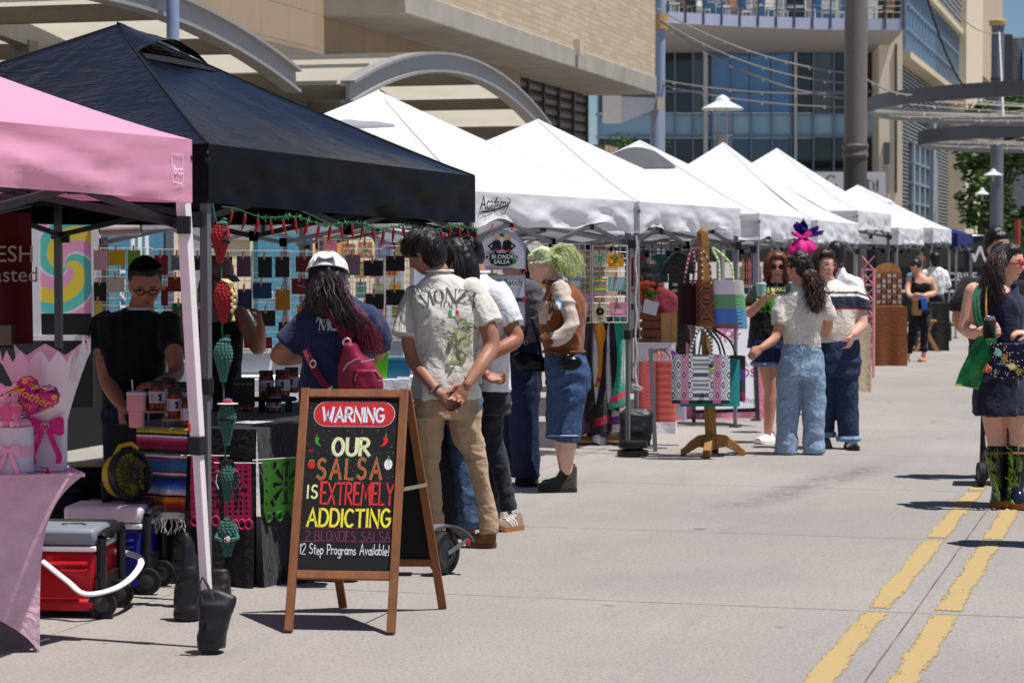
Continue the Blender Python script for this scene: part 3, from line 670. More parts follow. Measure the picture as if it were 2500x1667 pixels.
tree(2390,118,0,6.3,1.5,9,'smaller leafy tree left of the dark one behind the pole',1800,.17,.12,.2)
tree(1560,60,0,5.0,.75,4,'small green tree glimpsed beside the stone pillar',1300,.07,.05,.25)
def tent(FL,FR,dep,eave,drop,peak,col,label,kind='tent',legcol=(150,150,154),seed=1,group='pop-up canopies along the street',sag=.05,conc=1.12,px_peak=None,legw=.036,hemw=.007,feet=True,leglean=None,swag=0.0,vent=False,skip=(),midk=.52,trusscol=None,legz=None,nu=36,wr=1.0):
 FL,FR=Vector((FL[0],FL[1],0)),Vector((FR[0],FR[1],0));e=(FR-FL);bk=Vector((-e.y,e.x,0)).normalized()*dep
 BL,BR=FL+bk,FR+bk;ctr=(FL+BR)/2
 t=thing('canopy_tent',label,'canopy tent',ctr,0,group)
 eL,eR=eave if hasattr(eave,'__len__')else(eave,eave)
 cor=[FL+UP*eL,FR+UP*eR,BR+UP*eR,BL+UP*eL];apex=Vector(px_peak)if px_peak else ctr+UP*peak
 mb=MB().C(*col);outw=[]
 for i in range(4):
  a,b_=cor[i],cor[(i+1)%4];ed=b_-a;nrm=Vector((ed.y,-ed.x,0)).normalized()
  def fn(u,v,a=a,b_=b_,i=i):
   p=a.lerp(b_,u);q=p.lerp(apex,v);base=p.z
   q.z=base+(apex.z-base)*(v**conc if conc>=1 else v**conc)
   q.z-=sag*4*u*(1-u)*math.sin(math.pi*min(1,v*1.15))*(1-v)
   dc=min(u,1-u)
   q.z+=wr*(.014*v1(u*7,v*5,i*3.1,seed)+.007*v1(u*17,v*9,i*5,seed+1))*(1-v)*min(1,v*8)*min(1,9*dc)
   q.z+=wr*.016*math.exp(-v*7)*math.exp(-dc*7)*math.sin(math.atan2(v+.001,dc+.001)*16)*min(1,v*20)*min(1,14*dc)
   if v<.001:q.z+=.0
   return q
  mb.grid(fn,nu,16)
 mb.build('canopy_top',kind,t,smooth=60)
 mb=MB().C(*col)
 for i in range(4):
  a,b_=cor[i],cor[(i+1)%4];ed=b_-a;nrm=Vector((ed.y,-ed.x,0)).normalized()
  def fn(u,v,a=a,b_=b_,i=i,nrm=nrm):
   p=a.lerp(b_,u);w_=1-v
   env=min(1,14*min(u,1-u))
   dr=drop*(1-.10*env*math.sin(math.pi*u)*(1 if kind!='vinyl' else-.3))
   if swag:dr*=1-swag*max(0,math.sin(u*math.pi*3+.4+i))*env*.5
   p=p-UP*dr*w_
   f=.028*v1(u*6,v*2.2+u*3,i*4,seed)+.016*v1(u*15,v*3+u*5,i*7,seed+2)+.008*v1(u*34,v*9,i,seed+3)
   if swag:f+=.02*math.sin(u*19+v*3.2+i)*w_
   f+=.012*math.exp(-min(u,1-u)*18)*math.sin(v*26+min(u,1-u)*40)
   return p+nrm*(f*wr*w_**.6*env+.004)
  mb.grid(fn,nu+12,12)
 mb.build('valance','vinyl_hem' if kind=='vinyl' else kind,t,smooth=60)
 mb=MB().C(*[min(255,int(c*.97))for c in col])
 for i in range(4 if col[0]<242 else 0):
  a=cor[i];pts=[]
  for k in range(13):
   v=k/12;q=a.lerp(apex,v);q.z=a.z+(apex.z-a.z)*v**conc+.001;pts.append(q)
  mb.tube(pts,hemw,6)
 if mb.v:mb.build('seam','matte',t)
 lc=legcol
 for i,c in enumerate((FL,FR,BR,BL)):
  if i in skip:continue
  ins=(ctr-c).normalized()*.045;top=c+ins+UP*(cor[i].z-.03);bot=c+ins+UP*(legz or 0)
  if leglean and i in leglean:bot=bot+Vector(leglean[i])
  mb=MB().C(*lc);mid=top.lerp(bot,midk)
  mb.beam(mid,top,legw*1.12,legw*1.12,up=e);mb.beam(bot,mid,legw*.9,legw*.9,up=e);lg=mb.build('leg','paintm',t,bevel=.003)
  MB().C(34,34,38).box(mid,(legw*1.5,legw*1.5,.075),frame_ax(e)).build('slider','plastic',lg,bevel=.006)
  if feet:MB().C(60,60,64).box(bot+UP*.008,(.09,.09,.016),frame_ax(e)).build('foot_plate','paintm',lg)
 mb=MB().C(*(trusscol or[int(x*.72)for x in lc]));kn=mb
 for i in range(4):
  a,b_=cor[i]-UP*.07,cor[(i+1)%4]-UP*.07;ins=(ctr+UP*a.z-(a+b_)/2).normalized()*.06;a=a+ins;b_=b_+ins;m_=(a+b_)/2
  for p,q in((a,m_),(b_,m_)):
   mb.beam(p,q-UP*.27,.02,.03);mb.beam(p-UP*.27,q,.02,.03);kn.box(p.lerp(q,.5)-UP*.135,(.05,.05,.06),col=(28,28,32));kn.box(q-UP*.27,(.05,.05,.06),col=(28,28,32))
  kn.box(a-UP*.27,(.05,.05,.07),col=(28,28,32))
 for c in cor:
  mb.beam(c-UP*.08,apex-UP*.12,.022,.03)
 mb.beam(apex-UP*.1,apex-UP*.55,.04,.04);mb.build('truss','paintm',t)
 return t,cor,apex
def frame_ax(e):
 e=Vector(e).normalized();return(e,Vector((-e.y,e.x,0)),UP)
WH=(241,242,248)
PK=tent((-2.40,6.5),(-1.275,9.3),3.0,2.02,.25,2.74,(244,176,206),'pink canopy tent at the left edge with a white leg',legcol=(236,226,230),seed=4,leglean={1:(.112,-.03,0)},legw=.04,feet=False,skip=(0,2,3),wr=.8,midk=.595,trusscol=(44,44,48))
BK=tent((-1.36,10.45),(-.215,13.45),2.78,(2.06,2.02),(.265),2.9,(12,13,21),'shiny black canopy tent with chilli lights along its edge',kind='vinyl',legcol=(104,104,112),seed=9,sag=.06,conc=1.05,wr=1.0,trusscol=(46,46,50),px_peak=P(286,62,13.4),skip=(3,))
W1=tent((-.26,15.75),(.96,18.5),3.0,2.0,.255,2.81,WH,'white canopy tent right beside the black one with lettering on its valance',seed=12,swag=.55,legcol=(112,112,116),px_peak=P(925,225,17.7),sag=.03,trusscol=(128,128,132))
W2=tent((1.02,18.75),(2.09,21.4),2.9,2.0,.25,2.76,WH,'second white canopy tent counting from the black one',seed=15,swag=.4,legcol=(128,128,134),px_peak=P(1313,293,20.5),sag=.03)
W3=tent((2.35,22.2),(3.19,25.0),2.9,1.97,.25,2.72,WH,'white canopy tent with a dark mesh vent near its peak',seed=18,swag=.25,px_peak=P(1562,344,24.0),sag=.03)
W4=tent((3.4,26.0),(4.27,28.8),2.9,1.97,.25,2.84,WH,'steep pointed white canopy tent behind the bag stand',seed=21,px_peak=P(1766,349,27.8),conc=1.28,sag=.02)
W5=tent((4.75,32.1),(5.67,35.0),2.9,2.2,.27,3.14,WH,'taller white canopy tent with its left side facing the camera',seed=24,px_peak=P(1897,363,33.9),legcol=(96,98,104),conc=1.18,sag=.02)
W6=tent((6.0,36.3),(6.87,39.0),2.9,2.02,.26,2.75,WH,'low white canopy tent mostly hidden behind the taller one',seed=27)
W7=tent((7.4,41.1),(8.27,44.0),2.9,2.08,.26,2.9,WH,'last white canopy tent next to the blue one',seed=30,px_peak=P(2093,453,43),conc=1.1)
BL=tent((8.6,45.1),(9.46,48.0),2.9,2.02,.26,2.55,(26,46,118),'blue canopy tent at the far end of the row',seed=33,legcol=(150,150,156))
def on_tent(T,i,u,v,lift=.02,conc=1.12):
 cor,apex=T[1],T[2];p=cor[i].lerp(cor[(i+1)%4],u);q=p.lerp(apex,v);q.z=p.z+(apex.z-p.z)*v**conc
 return q+UP*lift
def flap(T,i,u0,u1,v0,v1_,bulge,col,kind,name='vent_flap'):
 mb=MB().C(*col)
 def fn(a,b_):
  v=v0+(v1_-v0)*b_;u=.5+(u0+(u1-u0)*a-.5)
  q=on_tent(T,i,u,v,.02);q.z+=bulge*math.sin(math.pi*a)*(1-b_)**1.3+.006*v1(a*6,b_*6,1,2);return q
 mb.grid(fn,18,10);mb.build(name,kind,T[0],smooth=60)
flap(BK,1,.05,.95,.70,1.0,.0,(13,14,22),'vinyl');flap(BK,0,.02,.98,.74,1.0,.10,(14,15,24),'vinyl')
mb=MB().C(10,11,14);mb.grid(lambda a,b_:on_tent(BK,0,.08+.84*a,.70+.06*b_,.012),10,2);mb.build('vent_mesh','matte',BK[0])
flap(W1,3,.1,.9,.66,1.0,.04,WH,'tent')
mb=MB().C(86,88,94);mb.grid(lambda a,b_:on_tent(W3,3,.5+(a-.5)*(.92-.5*b_*0),.64+.2*b_,.014+.05*math.sin(math.pi*a)*b_),12,4)
mb.build('vent_mesh','matte',W3[0])
flap(W7,0,.1,.9,.6,1.0,.05,WH,'tent')
def valance_frame(T,i):
 cor=T[1];a,b_=cor[i],cor[(i+1)%4];e=(b_-a).normalized();return a,e,Vector((e.y,-e.x,0))
def bvh(o):
 me=o.data;off=WL[o]
 return BVHTree.FromPolygons([tuple(v.co+off)for v in me.vertices],[list(p.vertices)for p in me.polygons])
def projector(tree_,d,lift=.004):
 d=Vector(d).normalized()
 def pr(v):
  h=tree_.ray_cast(v-d*1.0,d,2.5)
  return(h[0]-d*lift)if h[0]is not None else v
 return pr
val=[c for c in W1[0].children if c.name.startswith('valance')][0];a,e,nrm=valance_frame(W1,0);pj=projector(bvh(val),-nrm,.02)
p0=P(1222,498,16.0);o_=p0
mb=MB().C(44,44,52)
mb.tri2d(text2d('Academy',.135,.006,.25),o_,e,UP,proj=pj)
mb.tri2d(text2d('SPORTS + OUTDOORS',.034,.001,.1),o_-UP*.075,e,UP,proj=pj);mb.tri2d(stroke2d([(-.22,-.06),(0,-.045),(.22,-.005),(.26,.03),(.22,.045)],.012),o_,e,UP,proj=pj)
mb.build('valance_lettering','flatm',W1[0],smooth=0)
val=[c for c in PK[0].children if c.name.startswith('valance')][0];a,e,nrm=valance_frame(PK,0);pj=projector(bvh(val),-nrm,.004)
o_=P(424,408,9.2);mb=MB().C(250,226,240);w2=.022
for st in([(-.04,-.052),(-.044,.045)],[(-.044,.045),(.03,.042)],[(.03,.042),(.027,.0),(.033,-.04),(.02,-.056),(-.04,-.052)]):
 mb.tri2d(stroke2d([(x_*1.15,y_*1.15)for x_,y_ in st],.003),o_,e,UP,proj=pj)
mb.tri2d(text2d('bcp',.052,-.002),o_-UP*.012,e,UP,proj=pj);mb.tri2d(text2d('CANOPIES',.014,0),o_-UP*.075+e*.01,e,UP,proj=pj)
mb.build('valance_lettering','flatm',PK[0],smooth=0)
def crom(keys,n):
 "Catmull-Rom through tuples of floats"
 k=[np.array(a,float)for a in keys];out=[]
 for i in range(len(k)-1):
  p0=k[i-1]if i else 2*k[0]-k[1];p1,p2=k[i],k[i+1];p3=k[i+2]if i+2<len(k)else 2*k[-1]-k[-2]
  for j in range(n):
   t=j/n;out.append(.5*(2*p1+(p2-p0)*t+(2*p0-5*p1+4*p2-p3)*t*t+(3*p1-p0-3*p2+p3)*t**3))
 out.append(k[-1]);return out
def remesh(mb,vox,it=4,fac=.5):
 me=mb.mesh('tmp');o=bpy.data.objects.new('tmp',me);COL.objects.link(o)
 m=o.modifiers.new('r','REMESH');m.mode='VOXEL';m.voxel_size=vox
 if it:s=o.modifiers.new('s','SMOOTH');s.iterations=it;s.factor=fac
 dg=bpy.context.evaluated_depsgraph_get();r=bpy.data.meshes.new_from_object(o.evaluated_get(dg))
 bpy.data.objects.remove(o);bpy.data.meshes.remove(me)
 return r
def mv(me):a=np.empty(len(me.vertices)*3);me.vertices.foreach_get('co',a);return a.reshape(-1,3)
def mn(me):a=np.empty(len(me.vertices)*3);me.vertices.foreach_get('normal',a);return a.reshape(-1,3)
def wrinkle(me,amp,sx,sz,seed,mask=None,rot=0):
 V,N=mv(me),mn(me);p=V*np.array((sx,sx,sz));p[:,2]+=rot*V[:,0]*sz
 q=p+.6*np.stack([vn(V*5,seed+5),vn(V*5,seed+6),vn(V*5,seed+7)],1)
 f=(1-np.abs(vn(q,seed)))-.72;f2=vn(q*2.3,seed+1)*.35;d=amp*(f*1.5+f2)
 if mask is not None:d*=mask(V)
 V+=N*d[:,None];me.vertices.foreach_set('co',V.ravel());me.update()
def finish(me,name,kind,parent,cols):
 ca=me.color_attributes.new('Col','FLOAT_COLOR','POINT');n=len(me.vertices);a=np.ones((n,4),np.float32)
 if callable(cols):a[:,:3]=cols(mv(me))
 else:a[:,:3]=lin(cols)
 ca.data.foreach_set('color',a.ravel());me.materials.clear();me.materials.append(kmat(kind));me.shade_smooth();me.name=name
 for p in():pass
 me.polygons.foreach_set('material_index',np.zeros(len(me.polygons),np.int32))
 return mkobj(name,me,parent)
def mixm(base,col,m):return base*(1-m[:,None])+np.array(lin(col))[None]*m[:,None]
class Person:
 def __init__(s,label,Z,px,yaw=180,cat='person',skin=(196,140,110),vox=.0075,group=None):
  s.Z=Z;s.yaw=yaw;s.vox=vox;s.skin=skin;x=(px-1250)/FPX*Z
  s.t=thing('person',label,cat,(x,Z,0),0,group);s.b=MB();s.heads=[];s.seed=int(px)%97
  s.F=Vector((math.sin(R_(yaw)),-math.cos(R_(yaw)),0));s.Lt=Vector((s.F.y,-s.F.x,0))
 def p(s,a):return P(a[0],a[1],s.Z+(a[2]if len(a)>2 else 0))
 def rings(s,keys,grow=0,n=5,seg=26,ex=2.3):
  "keys: (x,y,halfwidth,halfdepth,dz[,yawshift])"
  ks=[tuple(k)+(0,)*(6-len(k))for k in keys];out=[]
  for k in crom(ks,n):
   c=P(k[0],k[1],s.Z+k[4]);ya=R_(s.yaw+k[5]);F=Vector((math.sin(ya),-math.cos(ya),0));L=Vector((F.y,-F.x,0));r=[]
   for i in range(seg):
    t=2*math.pi*i/seg;ct,st=math.cos(t),math.sin(t)
    r.append(c+L*((k[2]+grow)*math.copysign(abs(ct)**(2/ex),ct))+F*((k[3]+grow)*math.copysign(abs(st)**(2/ex),st)))
   out.append(r)
  return out
 def limb(s,mb,pts,grow=0,n=4,seg=12,flat=1,end=True):
  "pts: (x,y,dz,r)"
  k=crom(pts,n);path=[P(a[0],a[1],s.Z+a[2])for a in k];rs=[max(.004,a[3]+grow)for a in k]
  mb.tube(path,rs,seg);mb.ell(path[0],rs[0]*.98,nu=12,nv=8);end and mb.ell(path[-1],rs[-1]*.98,nu=12,nv=8)
 def torso(s,keys,grow=-.032):s.b.loft(s.rings(keys,grow))
 def arm(s,pts):s.limb(s.b,pts)
 def leg(s,pts,bare=0):s.limb(s.b,pts,0 if bare else-.02)
 def hand(s,w,d,n,thumb=1,curl=(.5,.5,.5,.5),sz=1.,thumbc=.3):
  w=Vector(w)if not isinstance(w,tuple)else s.p(w);d=Vector(d).normalized();n=Vector(n);n=(n-d*n.dot(d)).normalized();sd=d.cross(n).normalized()*thumb;z=sz
  r=[]
  for t,wd,th in((0,.026,.019),(.25,.033,.018),(.6,.041,.017),(.95,.040,.013)):
   c=w+d*(.088*t*z);r.append([c+sd*(wd*z*math.cos(a))+n*(th*z*math.sin(a))for a in[2*math.pi*i/12 for i in range(12)]])
  s.b.loft(r)
  for i in range(4):
   off=(-.031,-.0105,.0105,.031)[i];L=(.056,.07,.076,.068)[i]*z;p=w+d*(.084*z)+sd*(off*z);dd=d+sd*(off*1.2);dd.normalize();pts=[p-d*.012,p];a=0
   for k,fr in enumerate((.45,.32,.26)):
    a+=curl[i]*(1.0,1.25,.9)[k];v=dd*math.cos(a)+n*math.sin(a);p=p+v*(L*fr);pts.append(p)
   s.b.tube(pts,[.0088*z,.0092*z,.0085*z,.0078*z,.0062*z],8);s.b.ell(pts[-1],.0063*z,nu=8,nv=6)
  p=w+d*(.02*z)+sd*(.026*z);v=(d*.72+sd*.62+n*.32).normalized();q=p+v*.042*z;v2=(d*.9+sd*(.25-thumbc)+n*(.3+thumbc)).normalized();q2=q+v2*.03*z;q3=q2+v2*.024*z
  s.b.tube([p-v*.01,p,q,q2,q3],[.012*z,.0135*z,.0115*z,.0098*z,.0075*z],8);s.b.ell(q3,.0076*z,nu=8,nv=6)
 def head(s,c,f,up=(0,0,1),sz=1.,neck=None,nr=.055,brow=(40,28,22),lip=(170,95,88),fem=False,ears=True,mouth=0):
  c=s.p(c)if isinstance(c,tuple)else c;f=Vector(f).normalized();up=Vector(up);up=(up-f*up.dot(f)).normalized();X=f.cross(up)
  e=lambda q:math.exp(-q)
  rings=[]
  for j in range(33):
   ph=math.pi*(j+.15)/32.3-math.pi/2;zz=math.sin(ph);r=[]
   for i in range(40):
    a=2*math.pi*i/40;x,y=math.cos(ph)*math.cos(a),math.cos(ph)*math.sin(a);k=max(0,-zz)
    px,py,pz=.0755*x,.096*y,.118*zz;px*=1-(.32 if fem else .27)*k**1.7
    py*=(1-.06*k)if y>0 else(1-.5*k**1.2)
    if y>0:
     py-=.010*(1-abs(x))*(1-abs(zz));ax=abs(x)
     py+=.024*e((x/.15)**2+((zz+.26)/.13)**2)+.012*e((x/.12)**2+((zz+.08)/.16)**2)
     py-=.010*e(((ax-.36)/.17)**2+((zz-.03)/.12)**2);py+=.005*e(((zz-.19)/.08)**2+(ax/.6)**2)
     py+=.009*e((x/.28)**2+((zz+.55)/.09)**2)-.006*e((x/.3)**2+((zz+.55)/.03)**2)
     py+=.012*e((x/.32)**2+((zz+.84)/.14)**2);py+=.004*e(((ax-.55)/.2)**2+((zz+.2)/.16)**2)
    r.append(c+(X*px+f*py+up*pz)*sz)
   rings.append(r)
  s.b.loft(rings)
  if ears:
   for g in(-1,1):
    o=c+(X*(g*.076)+f*-.004+up*-.008)*sz;s.b.ell(o,(.009*sz,.017*sz,.031*sz),(X,(f-X*(g*.4)).normalized(),up),10,8);s.b.ell(o+up*-.02*sz,.009*sz,nu=8,nv=6)
  if neck is not None:
   nk=s.p(neck)if isinstance(neck,tuple)else neck;s.b.tube([nk,nk.lerp(c,.5)-f*.012,c-f*.015-up*.03],[nr*1.15,nr,nr*1.0],14)
  s.heads.append((c,f,up,X,sz,brow,lip));s.hc=(c,f,up,X,sz);return s
 def body(s,it=3,tat=None):
  me=remesh(s.b,s.vox,it,.45)
  def cols(V):
   b=np.tile(np.array(lin(s.skin)),(len(V),1));b*=(1+.08*vn(V*9,3))[:,None]
   for c,f,up,X,sz,brow,lip in s.heads:
    D=(V-np.array(c))/sz;x,y,z=D@np.array(X),D@np.array(f),D@np.array(up);fr=(y>.03)&(np.abs(x)<.08)&(np.abs(z)<.13);ax=np.abs(x)
    g=lambda q:np.clip(1.5-q,0,1)*fr
    b=mixm(b,(214,120,104),.35*np.exp(-((ax-.04)/.018)**2-((z+.026)/.018)**2)*fr)
    b=mixm(b,lip,.8*g((x/.024)**2+((z+.064)/.0085)**2));b=mixm(b,(70,30,28),.8*g((x/.022)**2+((z+.064)/.0022)**2))
    b=mixm(b,(225,215,208),g(((ax-.032)/.0135)**2+((z-.002)/.0055)**2));b=mixm(b,(36,22,16),g(((ax-.032)/.0062)**2+((z-.002)/.0062)**2))
    b=mixm(b,(40,26,22),.8*g(((ax-.032)/.017)**2+((z-.0085)/.0028)**2));b=mixm(b,brow,.85*g(((ax-.034)/.02)**2+((z-.024+.15*(ax-.034))/.0042)**2))
    b=mixm(b,(90,40,34),.5*g(((ax-.008)/.005)**2+((z+.04)/.004)**2))
   if tat is not None:b=tat(V,b)
   return b
  s.ob=finish(me,'body','skin',s.t,cols);return s
 def cloth(s,name,keys,limbs,col,kind='cloth',grow=0,wr=(.012,13,7),vox=None,cols=None,it=5,seed=None,mask=None,extra=None,label=None,rot=0,ex=2.3):
  mb=MB()
  if keys:mb.loft(s.rings(keys,grow,ex=ex))
  for L in limbs:s.limb(mb,L,grow,end=False)
  if extra:extra(mb)
  me=remesh(mb,vox or s.vox*1.25,it)
  if wr[0]:wrinkle(me,wr[0],wr[1],wr[2],seed if seed is not None else s.seed,mask,rot)
  o=finish(me,name,kind,s.t,cols or col)
  if label:o['label']=label
  return o
 def shoe(s,heel,toe,h=.075,w=.047,col=(40,40,40),sole=(30,30,30),name='shoe',kind='suede',high=0,sh=.022,stripes=None,laces=None):
  a=s.p(heel)if isinstance(heel,tuple)else heel;b=s.p(toe)if isinstance(toe,tuple)else toe;a.z=b.z=0;d=b-a;L=d.length;d.normalize();sd=Vector((-d.y,d.x,0));mb=MB();N_=12;rg=[];rs=[]
  for i in range(N_+1):
   t=i/N_;wd=w*(.62+.5*math.sin(math.pi*min(1,.18+t*.74))**.8)*(1 if .04<t<.96 else .62);hh=h*(1-.62*max(0,(t-.3)/.7)**.8)*(1 if t<.97 else .7)+(high if t<.38 else high*max(0,1-(t-.38)/.2));c=a+d*(L*t)
   up=.012*max(0,(t-.75)/.25)**2
   rg.append([c+sd*(wd*math.cos(q)*(1-.25*max(0,math.sin(q))))+UP*(sh+up+hh*max(0,math.sin(q))**.8 if math.sin(q)>0 else sh+up)for q in[2*math.pi*k/14 for k in range(14)]])
   rs.append([c+sd*(wd*1.06*g)+UP*z for g,z in((-1,up),(1,up),(1,sh+.004+up),(-1,sh+.004+up))])
  mb.C(*col).loft(rg);o=mb.build(name,kind,s.t,smooth=50);MB().C(*sole).loft(rs).build('sole','blackrub',o,smooth=30)
  def sidept(t,q,lift=.003):
   i=min(N_-1,int(t*N_));f=t*N_-i;A=[rg[i][k].lerp(rg[i+1][k],f)for k in range(14)];k0=q*14;k=int(k0)%14;p=A[k].lerp(A[(k+1)%14],k0-int(k0));c=a+d*(L*t)+UP*(sh+h*.3);return p+(p-c).normalized()*lift
  if stripes:
   mb=MB().C(*stripes)
   for k in range(3):
    for sg in(0,1):
     q0,q1=(.02,.17)if sg==0 else(.48,.33);mb.tube([sidept(.42+k*.1+.1*i/5,q0+(q1-q0)*i/5)for i in range(6)],.006,5)
   mb.build('stripe','cloth',o)
  if laces:
   mb=MB().C(*laces)
   for k in range(5):t=.36+k*.08;mb.tube([sidept(t,.13+.24*i/5,.004)for i in range(6)],.0045,5)
   mb.build('lace','cloth',o)
  return o
 def hair(s,blobs,col,strands=(),vox=None,name='hair',amp=.006,tipcol=None,kind='hair',fr=(60,60,14),seed=3,cols=None,fuzz=0,sr=.0035,raw=None):
  "blobs: (offset x,y,z in head frame, rx,ry,rz); strands: polylines of (pixel x,y,dz) with a spread"
  c,f,up,X,sz=s.hc;mb=MB()
  for b in blobs:mb.ell(c+(X*b[0]+f*b[1]+up*b[2])*sz,((b[3]+.007)*sz,(b[4]+.006)*sz,(b[5]+.006)*sz),(X,f,up),18,12)
  if raw:raw(mb)
  me=remesh(mb,vox or s.vox,3)
  V,N=mv(me),mn(me);V+=N*(amp*vn(V*np.array(fr),seed)+amp*.5*vn(V*np.array(fr)*2.1,seed+1))[:,None];me.vertices.foreach_set('co',V.ravel());me.update()
  o=finish(me,name,kind,s.t,cols or col)
  if strands:
   rnd=random.Random(seed);mb=MB()
   for(keys,spread,n,cc)in strands:
    kk=crom([(k[0],k[1],k[2])for k in keys],4)
    for i in range(n):
     dx,dy,dz,ph=rnd.gauss(0,spread),rnd.gauss(0,spread*.4),rnd.gauss(0,spread),rnd.uniform(0,9);N_=len(kk);pts=[]
     m=rnd.uniform(.75,1)
     for j,k in enumerate(kk[:max(3,int(N_*m))]):
      t=j/(N_-1);w_=.35+.65*t;p=P(k[0],k[1],s.Z+k[2]);pts.append(p+Vector((dx*w_+fuzz*math.sin(ph+j*1.9),dz*w_+fuzz*math.cos(ph*2+j*1.7),dy*w_)))
     v=rnd.uniform(.7,1.35);c1=cc if not isinstance(cc,list)else cc[rnd.randrange(len(cc))];mb.tube(pts,[sr*(1-.8*j/len(pts))for j in range(len(pts))],4,col=tuple(min(255,int(x*v))for x in c1))
   mb.build('hair_strand',kind,o)
  return o
def cap_hair(s,col,d=.012,back=.0,top=.012,lo=-.02,seed=5,amp=.006,cols=None,vox=None,spikes=0):
 "close cropped hair: a skull cap that stops at the hairline"
 o=s.hair([(0,-.038,.036+top*.4,.0745+d*.5,.078+d*.4,.084+top),(0,.012,.082+top*.3,.058,.052,.028+top*.5),(0,-.045,-.005,.071+d*.5,.058+d*.5,.075-lo)],col,seed=seed,amp=amp*.6,cols=cols,vox=vox)
 if spikes:
  c,f,up,X,sz=s.hc;rnd=random.Random(seed);mb=MB()
  for k in range(spikes):
   a,b=rnd.uniform(0,6.28),rnd.random()**.5;n_=(X*(math.cos(a)*b*.9)+f*(math.sin(a)*b*.9-.1)+up*math.sqrt(max(.05,1-b*b*.8))).normalized();p=c+f*-.016+up*.03+Vector(n_)*.088;tl=(n_+up*.5+f*.4+Vector((rnd.gauss(0,.3),rnd.gauss(0,.3),0))).normalized()
   v=rnd.uniform(.6,1.7);mb.tube([p,p+tl*.018,p+tl*.034+Vector((rnd.gauss(0,.006),0,-.004))],[.005,.0035,.001],4,col=tuple(min(255,int(x*v))for x in col))
  mb.build('hair_strand','hair',o)
 return o
def glasses(s,col,lens,r=.021,asp=.8,th=.0022,sx=.032,tint='gloss'):
 c,f,up,X,sz=s.hc;t=s.t;o=c+(f*.092+up*.0)*sz;mb=MB().C(*col);ls=MB().C(*lens)
 for g in(-1,1):
  q=o+X*(g*sx*sz);R=[q+(X*(r*math.cos(a))+up*(r*asp*math.sin(a))-f*(.006*abs(math.cos(a))*0))*sz for a in[2*math.pi*i/16 for i in range(16)]]
  mb.tube(R,th*sz,6,closed=True);ls.add(R+[p-f*.002 for p in R],[list(range(16)),list(range(16,32))[::-1]])
  e=q+X*(g*r*sz);mb.tube([e,c+(X*(g*.077)+f*.0+up*.004)*sz],th*sz,5)
 mb.tube([o+X*((sx-r)*sz),o+up*.004*sz+f*.004,o-X*((sx-r)*sz)],th*sz,5)
 g=mb.build('glasses','plastic',t)
 if tint!='glass':ls.build('lens',tint,g)
 return g
def belt_ring(s,name,key,r,col,kind='cloth',grow=.004,parent=None,n=26):
 rg=s.rings([key,key],grow,n=1)[0];return MB().C(*col).tube(rg,r,6,closed=True).build(name,kind,parent or s.t)
CUST='people browsing the stalls'
PP={}
m=Person('man in an off white printed T-shirt and khaki trousers with hands clasped behind his back',12.45,1095,200,skin=(168,118,96),vox=.006,group=CUST)
K=[(1088,972,.192,.135),(1090,900,.176,.128),(1090,830,.182,.125),(1088,770,.195,.125),(1085,725,.192,.108),(1078,690,.135,.085),(1072,664,.068,.062)]
m.torso(K);m.arm([(1016,736,0,.044),(1001,800,-.02,.05),(1007,868,-.03,.043),(1036,914,-.1,.041),(1074,962,-.17,.028)])
m.arm([(1152,722,0,.044),(1190,795,-.02,.05),(1199,848,-.04,.044),(1174,892,-.12,.041),(1141,938,-.19,.028)])
m.leg([(1050,1000,0,.07),(1050,1105,.03,.045),(1064,1290,.1,.035)]);m.leg([(1136,1000,0,.07),(1160,1105,0,.045),(1196,1300,0,.035)])
m.hand((1074,962,-.17),(.72,-.12,-.62),(.1,-1,0),-1,(.55,.5,.45,.4));m.hand((1141,938,-.19),(-.55,-.12,-.8),(-.2,-1,.1),1,(.75,.7,.6,.45))
m.head((1034,618),(-.8,.38,-.45),neck=(1069,668),nr=.056,mouth=0).body()
def mzcol(V):return np.tile(np.array(lin((222,218,208))),(len(V),1))
sh=m.cloth('t_shirt',K,[[(1018,722,0,.066),(1001,770,0,.074),(991,822,-.03,.071)],[(1150,708,0,.066),(1178,750,0,.073),(1196,792,-.02,.069)]],(214,211,203),wr=(.015,9,5),seed=11,rot=.5)
belt_ring(m,'collar',(1071,661,.07,.063,0),.008,(222,218,210))
PK_=[(1090,962,.172,.122),(1090,995,.178,.128),(1090,1020,.172,.12)]
m.cloth('trousers',PK_,[[(1136,1008,0,.088),(1140,1060,0,.085),(1160,1108,0,.060),(1174,1180,0,.053),(1191,1250,0,.050),(1195,1302,0,.053)],[(1046,1008,0,.088),(1047,1060,.02,.08),(1049,1108,.03,.058),(1053,1180,.06,.051),(1060,1240,.08,.049),(1066,1290,.1,.05)]],(176,150,120),wr=(.011,9,17),seed=5,rot=.4)
m.shoe((1212,1340,.02),(1138,1340,.03),.085,.046,(134,88,50),(96,60,48),high=.03);m.shoe((1086,1340,.18),(1030,1340,.2),.085,.046,(134,88,50),(96,60,48))
m.hair([(0,-.02,.035,.086,.097,.098),(0,-.05,-.02,.078,.066,.085),(0,.035,.072,.07,.06,.05),(.0,.07,.055,.06,.035,.035)],(24,20,20),strands=[([(1060,575,0),(1030,566,-.04),(996,590,-.05)],.03,150,(40,34,34)),([(1035,572,0),(1052,610,-.09),(1064,650,-.06)],.035,190,(36,30,30)),([(1030,570,-.02),(1005,590,-.05),(990,640,-.04)],.02,110,(40,34,34))],seed=3,sr=.0022)
